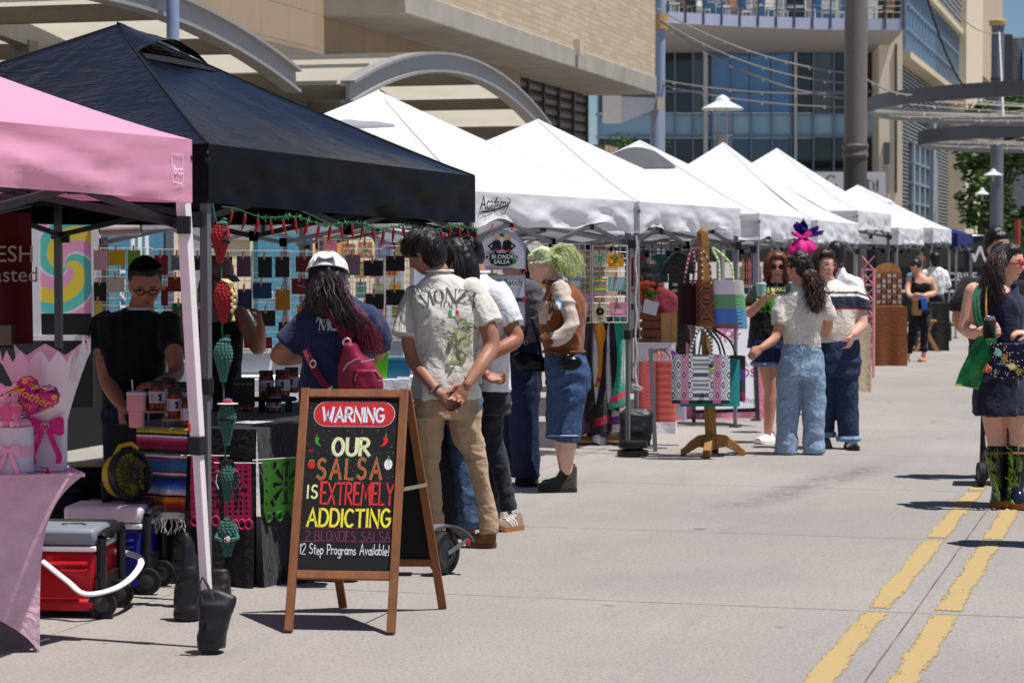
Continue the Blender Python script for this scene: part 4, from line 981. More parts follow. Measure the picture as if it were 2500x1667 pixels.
w_=P(1064,950,12.45-.16);w2=P(1074,962,12.28);MB().C(170,172,174).tube([w_+frame(w2-w_)[0]*(.034*math.cos(a))+frame(w2-w_)[1]*(.034*math.sin(a))for a in[2*math.pi*i/18 for i in range(18)]],.009,6,closed=True,flat=.5).build('wrist_watch','metal',m.t)
w_=P(1146,928,12.45-.17);w2=P(1140,938,12.28);MB().C(150,120,80).tube([w_+frame(w2-w_)[0]*(.034*math.cos(a))+frame(w2-w_)[1]*(.034*math.sin(a))for a in[2*math.pi*i/18 for i in range(18)]],.0035,6,closed=True).build('bracelet','metal',m.t)
pj=projector(bvh(sh),(.02,1,-.02),.004)
cx,cy=P(1107,735,12.2),None
mb=MB().C(84,86,88)
def arch_word(mb,st,c,h,rad,span,pj,X=Vector((1,0,0)),roll=0):
 n=len(st);ws=[serif(ch)[2]for ch in st];tot=sum(ws)+.08*n;x=-tot/2
 for ch,w in zip(st,ws):
  v,f,_=serif(ch);a=(x+w/2)/tot*span;o=c+X*(rad*math.sin(a))+UP*(rad*(math.cos(a)-1));ca,sa=math.cos(a+roll),math.sin(a+roll)
  vv=[((p-w/2)*h*ca+(q-.5)*h*sa,-(p-w/2)*h*sa+(q-.5)*h*ca)for p,q in v]
  mb.tri2d((vv,f),o,X,UP,proj=pj);x+=w+.08
arch_word(mb,'MONZA',P(1094,720,12.2),.07,.32,.98,pj,roll=.03)
mb.tri2d(serif2d('ITALY',.026,.1),P(1096,750,12.2),(1,0,0),UP,proj=pj);mb.build('chest_lettering','flatm',sh,smooth=0)
mb=MB()
for k,c in enumerate(((40,160,110),(236,236,230),(205,60,60))):mb.tri2d(([(-.027+k*.018,0),(-.009+k*.018,0),(-.009+k*.018,.03),(-.027+k*.018,.03)],[[0,1,2,3]]),P(1105,772,12.2),(1,0,0),UP,col=c,proj=pj)
mb.build('flag_print','flatm',sh,smooth=0)
rnd=random.Random(4);mb=MB()
def leafp(mb,o,ang,L,wd,col,pj,ax=Vector((1,0,0))):
 v=[(0,0)]+[(L*t,wd*math.sin(math.pi*t**.8))for t in(.15,.3,.5,.7,.88)]+[(L,0)]+[(L*t,-wd*math.sin(math.pi*t**.8))for t in(.88,.7,.5,.3,.15)]
 ca,sa=math.cos(ang),math.sin(ang);mb.tri2d(([(a*ca-b*sa,a*sa+b*ca)for a,b in v],[list(range(len(v)))]),o,ax,UP,col=col,proj=pj)
GRN=[(150,158,112),(176,178,140),(120,128,84),(206,196,142),(214,206,170),(96,104,76)]
for k in range(46):
 a=rnd.uniform(0,6.28);r=rnd.random();o=P(1112+rnd.gauss(0,19),826+rnd.gauss(0,30),12.2);leafp(mb,o,a,rnd.uniform(.025,.07),rnd.uniform(.005,.013),GRN[k%6],pj)
for k in range(14):
 o=P(1112+rnd.gauss(0,10),850+rnd.gauss(0,26),12.2);a=rnd.uniform(0,6.28);mb.tri2d(stroke2d([(.05*t*math.cos(a+t),.05*t*math.sin(a+t))for t in(0,.3,.6,1,1.4)],.003),o,(1,0,0),UP,col=(104,110,84),proj=pj)
mb.build('flower_print','flatm',sh,smooth=0)
m=Person('man in a plain white T-shirt and black trousers standing at the salsa stall',13.3,1185,-60,skin=(162,110,86),vox=.0065,group=CUST)
K=[(1186,955,.165,.125),(1186,880,.165,.125),(1182,800,.18,.13),(1178,750,.19,.125),(1172,708,.17,.1),(1167,682,.1,.075),(1163,666,.064,.06)]
m.torso(K);m.arm([(1222,722,-.12,.055),(1250,800,-.15,.047),(1259,828,-.16,.046),(1226,850,-.22,.042),(1160,885,-.27,.03)]);m.arm([(1120,730,.1,.05),(1110,850,-.1,.045),(1150,890,-.24,.04),(1187,915,-.3,.029)])
m.hand((1187,915,-.3),(.85,-.1,-.3),(-.2,-.5,.8),1,(.9,.8,.7,.6));m.leg([(1196,1000,0,.06),(1200,1100,0,.045),(1244,1250,0,.035)])
m.head((1138,634),(-.9,-.12,-.35),neck=(1165,674),nr=.056).body()
def fade(V):return np.tile(np.array(lin((22,19,19))),(len(V),1))
m.hair([(0,-.018,.04,.08,.092,.082),(0,-.03,.01,.0765,.075,.075),(0,.02,.085,.07,.07,.035)],(22,19,19),strands=[([(1150,590,0),(1120,578,-.03),(1092,592,-.02)],.03,150,(38,33,33)),([(1140,580,0),(1160,595,-.05),(1164,630,-.04)],.018,110,(32,28,28))],seed=7,sr=.0022)
m.cloth('t_shirt',K,[[(1212,718,-.1,.08),(1236,755,-.14,.077),(1249,792,-.15,.074)],[(1130,715,.08,.08),(1110,780,.06,.075)]],(228,228,236),wr=(.014,10,6),seed=21,rot=-.5)
belt_ring(m,'collar',(1163,664,.067,.062,0),.008,(232,232,238))
m.cloth('trousers',[(1188,945,.15,.12),(1188,985,.16,.125),(1188,1010,.15,.12)],[[(1192,1000,0,.09),(1199,1078,0,.068),(1216,1124,0,.059),(1230,1180,0,.051),(1243,1246,0,.048)],[(1178,1000,.1,.085),(1184,1080,.14,.065),(1200,1180,.2,.05),(1206,1250,.24,.047)]],(34,36,44),wr=(.010,9,16),seed=8)
m.shoe((1270,1295,.03),(1214,1295,-.12),.075,.046,(128,106,92),(176,112,70),stripes=(232,226,216),laces=(238,234,228));m.shoe((1222,1285,.3),(1180,1285,.2),.075,.046,(128,106,92),(176,112,70))
m=Person('person with sleek dark hair, frayed blue jeans and brown sandals between the two men',12.95,1115,-70,skin=(188,128,100),vox=.008,group=CUST)
K=[(1125,940,.15,.11),(1120,860,.14,.11),(1115,780,.15,.11),(1112,735,.14,.08),(1110,700,.06,.055)]
m.torso(K);m.leg([(1120,1000,0,.06),(1115,1150,0,.045),(1132,1285,0,.034)]);m.head((1108,640),(-.9,.1,-.4),neck=(1112,712),nr=.05).body()
m.hair([(0,-.02,.03,.084,.098,.1),(0,-.06,-.04,.075,.06,.11)],(20,18,19),strands=[([(1110,600,0),(1122,640,-.1),(1122,700,-.08)],.03,70,(52,48,52))],seed=9)
m.cloth('jacket',K,[[(1122,745,-.12,.065),(1128,810,-.12,.06),(1110,860,-.15,.055)]],(70,78,92),seed=3)
m.cloth('jeans',[(1120,945,.15,.12),(1122,1000,.165,.13),(1120,1030,.15,.12)],[[(1128,1010,0,.1),(1130,1090,-.02,.085),(1138,1160,-.03,.085),(1146,1230,-.04,.09),(1148,1290,-.04,.092)],[(1108,1010,.1,.1),(1104,1120,.14,.08),(1106,1280,.18,.09)]],(70,88,118),'denim',wr=(.010,9,14),seed=13)
m.shoe((1160,1322,-.02),(1100,1322,-.03),.045,.044,(176,118,94),(70,48,40),kind='skin',name='foot');mb=MB().C(70,48,40)
for px in(1112,1122,1134):mb.tube([Vector((P(px,1322,12.92).x,12.92+q*.05,.035+.045*math.cos(q*1.4)))for q in(-1,-.6,-.2,.2,.6,1)],.008,5)
mb.build('sandal_strap','suede',m.t)
m=Person('woman with a mint green ponytail, brown varsity jacket and long denim shorts',15.5,1372,-80,skin=(232,186,166),vox=.0075,group=CUST)
K=[(1378,866,.122,.125),(1376,845,.135,.140),(1371,800,.15,.156),(1374,755,.165,.152),(1374,718,.165,.12),(1363,695,.11,.085),(1352,684,.072,.068)]
m.torso(K);m.arm([(1366,708,-.1,.034),(1384,745,-.16,.034),(1392,792,-.19,.032),(1366,822,-.2,.03),(1336,828,-.2,.026)]);m.leg([(1386,1000,-.05,.07),(1387,1085,-.05,.056),(1383,1110,-.05,.052),(1385,1155,-.05,.036)],1);m.leg([(1370,1000,.1,.07),(1374,1085,.12,.056),(1380,1155,.13,.036)],1)
m.head((1324,652),(-.86,-.12,-.42),neck=(1349,688),nr=.05,fem=True,lip=(190,110,108),brow=(120,96,78)).body()
m.hair([(0,-.024,.05,.074,.084,.074),(0,-.06,.02,.064,.045,.06),(0,.012,.088,.06,.05,.03),(0,-.1,.04,.03,.03,.03)],(206,212,170),strands=[([(1298,630,-.02),(1320,612,-.06),(1352,622,-.03)],.02,190,[(205,212,160),(170,204,176),(222,214,170)]),([(1300,642,-.06),(1325,640,-.09),(1354,626,-.03)],.018,160,[(196,204,156),(164,198,168),(214,205,160)]),([(1352,618,-.02),(1376,604,-.02),(1398,640,-.02),(1400,684,-.02)],.042,620,[(206,214,160),(192,206,142),(220,226,184),(176,196,130)]),([(1354,622,-.04),(1372,640,-.06),(1384,680,-.04)],.04,420,[(200,208,150),(172,190,120)])],seed=17,fuzz=.008,sr=.0019,raw=lambda mb:(mb.ell(P(1378,636,15.48),(.06,.06,.09)),mb.ell(P(1392,655,15.48),(.05,.05,.075)),mb.ell(P(1366,620,15.48),(.05,.04,.05))))
SL=[[(1366,704,-.1,.062),(1384,745,-.16,.062),(1392,793,-.19,.056),(1368,822,-.2,.052),(1341,828,-.2,.044)]]
def jkc(V):
 b=np.tile(np.array(lin((134,74,38))),(len(V),1));x0,z0,z1=P(1334,0,15.4).x,P(0,792,15.4).z,P(0,846,15.4).z;z2=P(0,735,15.4).z
 b[(V[:,0]<x0+(V[:,2]-z0)*.15)&(V[:,2]>z0)&(V[:,2]<z2)]=lin((206,184,168));b[V[:,2]<z1]=lin((112,62,34));return b
m.cloth('jacket',K,[],None,'cloth',cols=jkc,wr=(.014,9,7),seed=31);belt_ring(m,'jacket_hem',(1377,858,.122,.128,0),.013,(104,56,28),'knit');MB().C(104,56,28).tube([P(1352,694,15.36),P(1372,704,15.34),P(1392,728,15.36),P(1398,760,15.4)],.006,5).tube([P(1350,698,15.32),P(1348,730,15.28),P(1352,768,15.27)],.006,5).build('jacket_seam','knit',m.t);belt_ring(m,'jacket_collar',(1353,689,.075,.07,0),.014,(96,52,30),'knit')
o=m.cloth('jacket_sleeve',[],SL,(200,184,172),'cloth',wr=(.014,9,14),seed=33)
mb=MB();c=P(1364,744,15.23);X,U_=frame((0,-1,0));pj=projector(bvh(o),(0,1,0),.004)
for r,cc in((.03,(60,110,160)),(.024,(206,196,176)),(.021,(70,130,190)),(.011,(120,74,44))):mb.tri2d(([(r*math.cos(a),r*1.25*math.sin(a))for a in[2*math.pi*i/20 for i in range(20)]],[list(range(20))]),c-Vector((0,.001/r,0))*.0,(1,0,0),UP,col=cc,proj=lambda v,r=r:pj(v)-Vector((0,.0012*(.04-r)*100,0)))
mb.build('sleeve_patch','cloth',o,smooth=0)
mb=MB().C(104,56,28);mb.tube([P(1343,824,15.28),P(1330,834,15.28)],.048,12);mb.build('cuff','knit',m.t)
mb=MB().C(228,206,186);pj=projector(bvh([c for c in m.t.children if c.name.startswith('jacket')and 'sleeve' not in c.name][0]),(.3,1,0),.004);mb.tri2d(hand2d('7',.07,.016)[0]if '7' in GL else stroke2d([(-.03,.06),(.03,.06),(-.01,-.05)],.02),P(1326,762,15.2),(1,0,0),UP,proj=pj);mb.build('chest_patch','cloth',m.t,smooth=0)
m.cloth('denim_shorts',[(1378,860,.128,.128),(1385,905,.158,.150),(1388,950,.15,.150)],[[(1392,945,-.05,.118),(1385,1010,-.06,.105),(1378,1077,-.06,.108)],[(1374,945,.1,.11),(1368,1010,.12,.1),(1366,1072,.12,.1)]],(58,82,120),'denim',wr=(.012,9,10),seed=41)
mb=MB().C(200,206,216);mb.tube([P(1378+40*math.cos(a),1064+4*math.sin(a),15.44)-Vector((0,.112*abs(math.sin(a)),0))for a in[math.pi*i/14+math.pi for i in range(15)]],.003,4);mb.build('hem_stitch','cloth',m.t)
m.shoe((1408,1198,-.04),(1314,1198,-.06),.09,.05,(48,48,36),(38,40,32),high=.06);m.shoe((1404,1190,.16),(1324,1190,.14),.09,.05,(48,48,36),(38,40,32),high=.06)
MB().C(16,16,18).ell(P(1394,886,15.28),(.075,.045,.05)).ell(P(1384,878,15.27),(.04,.03,.04)).build('hip_pouch','vinyl',m.t)
m=Person('person in a fleecy grey coat and wide dark jeans behind the hanging boards',15.9,1275,-70,skin=(196,146,122),vox=.0095,group=CUST)
K=[(1285,835,.16,.14),(1285,780,.16,.145),(1282,730,.17,.14),(1276,695,.16,.1),(1268,678,.07,.07)]
m.torso(K);m.leg([(1270,960,0,.07),(1275,1160,0,.04)]);m.head((1258,645),(-.9,-.1,-.3),neck=(1268,690),fem=True).body()
m.hair([(0,-.02,.03,.084,.098,.1),(0,-.06,-.06,.075,.05,.12)],(34,26,24),seed=4)
m.cloth('fleece_coat',K,[[(1296,712,-.14,.085),(1308,770,-.16,.08),(1298,826,-.16,.07)]],(84,82,92),'knit',wr=(.012,16,16),seed=14)
m.cloth('jeans',[(1272,830,.15,.13),(1270,900,.17,.15),(1268,950,.16,.15)],[[(1278,930,-.05,.12),(1280,1040,-.05,.105),(1282,1165,-.05,.105)],[(1256,930,.1,.12),(1250,1160,.14,.1)]],(30,42,72),'denim',wr=(.010,10,8),seed=6)
m.shoe((1314,1187,-.06),(1258,1187,-.08),.08,.05,(26,24,24),(22,22,22))
t=thing('shoulder_bag','soft black leather bag held in front of the grey coat','bag',P(1292,880,15.62));mb=MB().C(18,18,20);mb.ell(P(1292,884,15.62),(.11,.05,.07));mb.ell(P(1318,890,15.62),(.07,.05,.055));mb.ell(P(1272,876,15.62),(.06,.04,.05));o=finish(remesh(mb,.01,6),'bag_body','vinyl',t,(20,20,22));MB().C(24,24,26).tube([P(1268,866,15.6),P(1286,800,15.6),P(1300,780,15.66),P(1322,870,15.62)],.009,6).build('strap','vinyl',t);MB().C(190,186,176).tube([P(1284,836+5*math.sin(a),15.58)+Vector((.012*math.cos(a),0,0))for a in[2*math.pi*i/10 for i in range(10)]],.003,4,closed=True).build('ring','metal',t)
m=Person('woman in a navy T-shirt with a backwards white cap and long dark red tipped hair',11.15,815,188,skin=(180,126,100),vox=.0065,group=CUST)
K=[(815,985,.17,.13),(816,910,.165,.125),(826,840,.178,.122),(838,795,.192,.12),(838,766,.182,.1),(828,738,.11,.075),(820,718,.062,.06)]
m.torso(K);m.arm([(765,785,0,.055),(708,840,.0,.046),(680,868,.03,.043),(715,872,.16,.04),(760,866,.3,.03)]);m.arm([(905,785,0,.055),(924,850,.1,.045),(900,880,.3,.035)])
m.leg([(850,1000,0,.07),(850,1200,0,.05),(860,1400,0,.04)]);m.leg([(780,1000,0,.07),(770,1200,0,.05),(748,1400,0,.04)]);m.head((800,674),(.05,.95,-.28),neck=(816,724),nr=.05).body()
sh=m.cloth('t_shirt',K,[[(772,780,0,.078),(738,806,0,.078),(698,842,0,.074)],[(898,782,0,.078),(918,815,.05,.074),(924,846,.1,.07)]],(38,46,82),wr=(.014,10,6),seed=23,rot=.7)
m.cloth('leggings',[(815,970,.165,.13),(815,1010,.17,.135)],[[(850,1010,0,.085),(850,1200,0,.055),(860,1405,0,.045)],[(780,1010,0,.085),(770,1200,0,.055),(748,1405,0,.045)]],(22,22,26),seed=2)
m.shoe((748,1434,-.02),(664,1434,.0),.075,.047,(28,28,30),(34,34,36));m.shoe((872,1420,.12),(800,1420,.14),.075,.047,(28,28,30),(34,34,36))
DK,RD_=(40,34,38),(128,34,58)
c,f,up,X,sz=m.hc
m.hair([(0,-.02,-.02,.084,.09,.1),(0,-.06,-.1,.09,.05,.11)],(34,30,34),strands=[([(790,676,-.09),(772,712,-.12),(756,744,-.12),(752,766,-.1)],.022,220,(50,44,48)),([(806,674,-.1),(822,730,-.14),(850,780,-.15),(872,820,-.13)],.036,480,(44,38,42)),([(818,676,-.09),(838,740,-.13),(872,790,-.14),(900,850,-.1)],.04,420,[(46,38,44),(90,32,52)]),([(840,730,-.12),(878,780,-.14),(902,830,-.12),(914,872,-.1)],.03,360,[RD_,(150,44,66),(90,30,48)]),([(765,700,-.1),(748,700,-.08),(738,690,-.06)],.012,14,(40,36,40))],seed=29,fuzz=.006,sr=.0021)
mb=MB().C(226,226,234)
Fh,Uh,Xh=f,up,X;cc=c+Uh*.035
mb.grid(lambda a,b:cc+Xh*(.098*math.cos(2*math.pi*a)*math.cos(b*1.57))+Fh*(-.004+.112*math.sin(2*math.pi*a)*math.cos(b*1.57))+Uh*(-.012+.09*math.sin(b*1.57)**.8+.004*math.sin(a*31)*math.sin(b*3)),36,12)
cap=mb.build('cap','knit',m.t,smooth=60)
bk=-Fh;mb=MB().C(22,18,20);arcs=[cc+Xh*(.05*math.cos(a))+bk*(.108-.045*math.sin(a)**2*.9)+Uh*(.004+.048*math.sin(a))for a in[math.pi*i/12 for i in range(13)]]
mb.add([p+bk*.008 for p in arcs],[list(range(13))]);mb.build('cap_opening','hair',cap)
mb=MB().C(236,236,242);mb.tube([p+bk*.01 for p in arcs],.007,6,flat=.6);mb.tube([cc+Xh*(.1*math.cos(a))+Fh*(-.004+.114*math.sin(a))+Uh*-.012 for a in[2*math.pi*i/30 for i in range(30)]],.004,6,closed=True);mb.ell(cc+Uh*.08,.006,nu=8,nv=6)
for a in(.6,2.54,3.9,5.5):mb.tube([cc+Xh*(.1*math.cos(a)*math.cos(b))+Fh*(.114*math.sin(a)*math.cos(b))+Uh*(-.01+.092*math.sin(b)**.8)for b in[1.5*i/10+.02 for i in range(11)]],.0025,4)
mb.build('cap_trim','cloth',cap)
MB().C(218,218,226).grid(lambda a,b:cc+Fh*(.105+.07*b-.03*(2*a-1)**2)+Xh*(.085*(2*a-1))-Uh*(.012+.02*b),8,4).build('cap_brim','cloth',cap)
pj=projector(bvh(sh),(.02,1,-.05),.004)
mb=MB().C(226,226,232);mb.tri2d(text2d('Forever',.036,.002,.2),P(792,780,10.9),(1,0,0),UP,proj=pj);mb.tri2d(serif2d('M',.052),P(785,804,10.9),(1,0,0),UP,proj=pj);mb.tri2d(stroke2d([(-.02,.05)]+arc(0,.02,.02,.02,180,360,8)+[(.02,.05)],.012),P(810,804,10.9),(1,0,0),UP,proj=pj)
mb.tri2d(([(-.06,0),(.07,0),(.07,.006),(-.06,.006)],[[0,1,2,3]]),P(800,812,10.9),(1,0,0),UP,col=(196,40,70),proj=pj);mb.build('shirt_lettering','flatm',sh,smooth=0)
t=thing('backpack','maroon nylon backpack with silver zips on the navy shirt','backpack',P(880,950,10.9));BP=(138,24,60)
def bpshape(keys,dz,dep,nm,col=BP,par=None,kind='vinyl_bag',lift=0):
 mb=MB();rg=[]
 for x0,x1,y in keys:
  a,b_=P(x0,y,11.0+dz),P(x1,y,11.0+dz);c_=(a+b_)/2;hw=(b_-a).length/2;ax=(b_-a).normalized()
  rg.append([c_+ax*(hw*math.copysign(abs(math.cos(q))**.7,math.cos(q)))+Vector((0,-1,0))*(dep*math.copysign(abs(math.sin(q))**.7,math.sin(q))+lift)for q in[2*math.pi*i/24 for i in range(24)]])
 mb.loft(rg);me=remesh(mb,.0075,5);wrinkle(me,.006,14,12,5);return finish(me,nm,'vinyl_bag',par or t,col)
KIND['vinyl_bag']=dict(r=.5,var=.1,vs=12,b=.25,bs=40,sp=.4)
bpshape([(842,868,838),(834,880,860),(826,912,885),(824,932,925),(826,938,950)],-.06,.085,'bag_body')
bpshape([(868,925,902),(864,934,925),(866,938,948)],-.14,.04,'front_pocket')
mb=MB().C(206,200,200)
for a in([(838,905),(846,890),(866,878),(878,874)],[(866,930),(870,915),(890,908),(918,905),(930,920)],[(882,884),(900,880),(914,877)],[(872,945),(905,935),(930,928)]):mb.tube([P(x,y,10.83)for x,y in a],.003,4)
mb.build('zip','metal',t)
mb=MB().C(*[int(c*.82)for c in BP])
def strap(mb,pts,wd,nrm=Vector((0,-1,0))):
 ps=[P(x,y,11.15+dz)for x,y,dz in pts];ps=[Vector(q)for q in crom([tuple(p)for p in ps],4)];n_=len(ps)
 rg=[]
 for i,p in enumerate(ps):
  d=(ps[min(i+1,n_-1)]-ps[max(0,i-1)]).normalized();sd=d.cross(nrm).normalized();nn=sd.cross(d)
  rg.append([p+sd*wd/2+nn*.004,p-sd*wd/2+nn*.004,p-sd*wd/2-nn*.004,p+sd*wd/2-nn*.004])
 mb.loft(rg)
strap(mb,[(784,748,-.09),(806,766,-.15),(826,790,-.165),(846,826,-.16),(852,850,-.15)],.044);mb.build('shoulder_strap','cloth',t)
mb=MB().C(*[int(c*.85)for c in BP]);strap(mb,[(747,855,-.12),(757,880,-.15),(775,915,-.15),(802,948,-.14)],.03);mb.build('lower_strap','cloth',t)
mb=MB().C(*BP);strap(mb,[(848,836,-.17),(860,812,-.16),(874,800,-.14),(880,826,-.16)],.03);mb.build('carry_loop','cloth',t)
mb=MB().C(214,210,208);mb.tube([P(847+9*math.cos(a),836+10*math.sin(a),10.93)for a in[2*math.pi*i/16 for i in range(16)]],.006,6,closed=True);mb.tube([P(764+7*math.cos(a),888+9*math.sin(a),10.97)for a in[2*math.pi*i/12 for i in range(12)]],.0035,5,closed=True);mb.tube([P(800,950,10.98),P(810,944,10.96),P(804,955,10.97)],.004,5);mb.build('buckle','metal',t)
m=Person('man in a black T-shirt and glasses looking down behind the salsa table',12.6,325,14,cat='person',skin=(190,128,104),vox=.0065,group='people selling at the stalls')
K=[(322,1000,.165,.12),(325,900,.172,.125),(322,840,.192,.13),(322,800,.2,.13),(326,774,.188,.1),(334,760,.1,.075),(342,751,.062,.058)]
m.torso(K);m.arm([(252,795,0,.057),(254,860,-.05,.05),(262,925,-.08,.046),(280,962,-.18,.043),(297,990,-.27,.03)]);m.arm([(410,800,0,.055),(424,865,-.08,.047),(430,910,-.15,.043),(408,928,-.3,.037),(388,934,-.36,.029)])
m.hand((297,990,-.27),(.1,-.45,-.9),(.8,.3,-.2),1,(.5,.45,.4,.35));m.hand((388,934,-.36),(-.9,-.3,-.2),(0,.2,-1),1,(.4,.4,.4,.4))
m.leg([(290,1020,0,.075),(285,1200,.0,.055),(285,1370,0,.04)]);m.leg([(362,1020,0,.075),(365,1200,0,.055),(368,1370,0,.04)])
def tatt(V,b):
 d=np.linalg.norm(V-np.array(P(256,872,12.55)),axis=1);return mixm(b,(74,60,56),.75*(d<.06)*(vn(V*55,4)>-.05))
m.head((355,697),(.2,-.9,-.36),neck=(344,756),nr=.06,brow=(30,22,20),sz=1.07).body(tat=tatt)
cap_hair(m,(20,17,17),seed=8,spikes=90);glasses(m,(24,22,24),(96,90,92),.021,.72,.0026,tint='glass')
m.cloth('t_shirt',K,[[(254,792,0,.078),(248,822,-.02,.078),(251,852,-.04,.074)],[(408,792,0,.076),(413,820,-.05,.074),(420,848,-.09,.07)]],(17,17,20),wr=(.013,10,7),seed=43)
belt_ring(m,'undershirt_collar',(343,753,.066,.062,-.01),.009,(214,208,214))
m.cloth('jeans',[(322,985,.16,.12),(325,1020,.172,.125)],[[(290,1020,0,.09),(285,1200,0,.065),(285,1380,0,.06)],[(362,1020,0,.09),(365,1200,0,.065),(368,1380,0,.06)]],(46,56,80),'denim',seed=3)
m.shoe((286,1370,.05),(280,1370,-.2),.07,.046,(30,30,32));m.shoe((368,1370,.05),(376,1370,-.2),.07,.046,(30,30,32))
m=Person('blonde woman in a dusty pink cap and black tank top holding a jar',13.9,522,25,skin=(186,128,104),vox=.0085,group='people selling at the stalls')
K=[(525,970,.16,.115),(525,890,.15,.11),(522,830,.165,.12),(520,785,.155,.1),(520,765,.13,.075),(522,748,.07,.055)]
m.torso(K,-.006);m.arm([(586,768,0,.052),(612,815,-.03,.048),(630,850,-.06,.044),(634,822,-.16,.038),(636,796,-.22,.028)]);m.arm([(456,770,0,.052),(440,820,-.02,.047),(446,856,-.05,.043),(480,872,-.15,.037),(505,868,-.2,.028)])
m.hand((636,796,-.22),(-.1,-.1,1),(-.9,-.3,.1),-1,(.7,.7,.7,.7),.95);m.leg([(500,1000,0,.07),(500,1330,0,.04)]);m.leg([(552,1000,0,.07),(552,1330,0,.04)])
m.head((530,676),(.5,-.82,-.18),neck=(522,738),nr=.05,fem=True).body()
m.hair([(0,-.03,.0,.084,.085,.09),(0,-.06,-.08,.085,.05,.12)],(150,116,80),strands=[([(505,670,-.06),(496,720,-.1),(498,790,-.12)],.03,120,(176,138,94)),([(560,690,-.06),(566,740,-.1),(560,800,-.12)],.02,50,(150,116,80))],seed=12)
c,f,up,X,sz=m.hc;cc=c+up*.04;mb=MB().C(136,104,104);mb.grid(lambda a,b:cc+X*(.098*math.cos(2*math.pi*a)*math.cos(b*1.57))+f*(-.004+.112*math.sin(2*math.pi*a)*math.cos(b*1.57))+up*(-.012+.1*math.sin(b*1.57)**.85),30,10)
mb.grid(lambda a,b:cc+f*(.1+.085*b-.035*(2*a-1)**2)+X*(.085*(2*a-1))-up*(.012+.025*b),8,4);mb.build('cap','cloth',m.t)
m.cloth('tank_top',K[:4],[[(488,795,-.06,.03),(486,765,-.02,.026)],[(556,795,-.06,.03),(556,764,-.02,.026)]],(14,14,17),grow=.008,seed=2)
m.cloth('trousers',[(525,960,.155,.12),(525,1010,.165,.13)],[[(500,1010,0,.085),(500,1330,0,.055)],[(552,1010,0,.085),(552,1330,0,.055)]],(22,22,26),seed=3)
m.shoe((500,1300,.05),(498,1300,-.18),.06,.044,(30,30,32));m.shoe((552,1300,.05),(560,1300,-.18),.06,.044,(30,30,32))
GRP='women standing together by the bag stand'
m=Person('woman in sunglasses and a green print black T-shirt holding a mint cup',19.55,1880,10,skin=(206,150,126),vox=.0095,group=GRP)
K=[(1876,828,.165,.13),(1878,780,.16,.13),(1884,735,.175,.125),(1888,708,.165,.095),(1896,690,.07,.06)]
m.torso(K);m.arm([(1848,712,0,.055),(1833,748,-.05,.045),(1830,764,-.1,.042),(1850,746,-.2,.036),(1864,730,-.26,.027)]);m.arm([(1926,714,0,.055),(1938,770,0,.045),(1930,820,-.05,.035)])
m.hand((1862,732,-.26),(.7,-.4,.2),(.1,.3,1),1,(.6,.6,.6,.6),.95);m.leg([(1868,860,0,.08),(1875,900,0,.074),(1882,955,0,.058),(1880,985,0,.056),(1875,1055,0,.035)],1);m.leg([(1908,860,.03,.08),(1918,955,.05,.06),(1922,1055,.06,.036)],1)
m.head((1897,650),(-.08,-1,-.08),neck=(1896,694),nr=.052,fem=True,lip=(186,90,88)).body()
m.hair([(0,-.03,.03,.088,.09,.098),(0,.025,.082,.064,.056,.036),(.075,-.01,-.06,.03,.05,.09),(-.075,-.01,-.06,.03,.05,.09)],(92,50,38),strands=[([(1888,616,-.05),(1874,640,-.06),(1872,682,-.04)],.02,60,(120,66,48)),([(1904,616,-.05),(1920,640,-.06),(1922,690,-.04)],.02,60,(110,60,44))],seed=3)
glasses(m,(60,52,40),(18,18,20),.024,.85,.002,.033)
sh=m.cloth('t_shirt',K,[[(1852,712,0,.074),(1840,735,-.03,.07),(1836,752,-.06,.066)],[(1924,712,0,.074),(1936,755,0,.066)]],(20,20,24),seed=5)
pj=projector(bvh(sh),(0,1,0),.005);rnd=random.Random(2);mb=MB()
for k in range(60):
 a=rnd.uniform(0,6.28);r=rnd.random()**.5;leafp(mb,P(1888+26*r*math.cos(a),742+27*r*math.sin(a),19.2),rnd.uniform(0,6.28),rnd.uniform(.03,.06),.014,[(70,170,40),(110,205,60),(40,120,30),(20,60,20)][k%4],pj)
mb.C(190,200,120).tri2d(text2d('YOU MAKE',.05,.003),P(1892,708,19.2),(1,0,0),UP,proj=pj);mb.build('leaf_print','flatm',sh,smooth=0)
m.cloth('denim_shorts',[(1876,818,.16,.128),(1874,850,.175,.14)],[[(1862,850,0,.1),(1864,890,0,.1)],[(1908,850,.03,.1),(1910,888,.04,.1)]],(32,48,84),'denim',seed=4);mb=MB().C(110,140,176);mb.tube([P(1864,888,19.55)+Vector((.1*math.cos(a),.1*math.sin(a),0))for a in[2*math.pi*i/20 for i in range(20)]],.014,6,closed=True,flat=1.4);mb.build('shorts_cuff','denim',m.t)
m.shoe((1886,1082,.1),(1850,1082,-.14),.075,.05,(226,222,224),(236,232,228));m.shoe((1924,1080,.16),(1930,1080,-.1),.075,.05,(226,222,224),(236,232,228))
t=thing('paper_cup','mint green cup held by the woman in sunglasses','cup',P(1858,722,19.25));MB().C(168,214,200).lathe([(.033,0),(.042,.085),(.044,.1),(.03,.105)],P(1858,724,19.25),18).build('cup_body','plastic',t);MB().C(190,224,214).lathe([(.045,.098),(.045,.108),(.03,.112)],P(1858,724,19.25),18).build('cup_lid','plastic',t)
m=Person('woman with a long curly ponytail in a cream T-shirt and wide pale blue jeans',18.4,1955,200,skin=(206,150,122),vox=.009,group=GRP)
K=[(1960,852,.150,.122),(1958,800,.152,.122),(1960,758,.175,.115),(1963,728,.175,.09),(1956,706,.1,.07),(1947,694,.06,.055)]
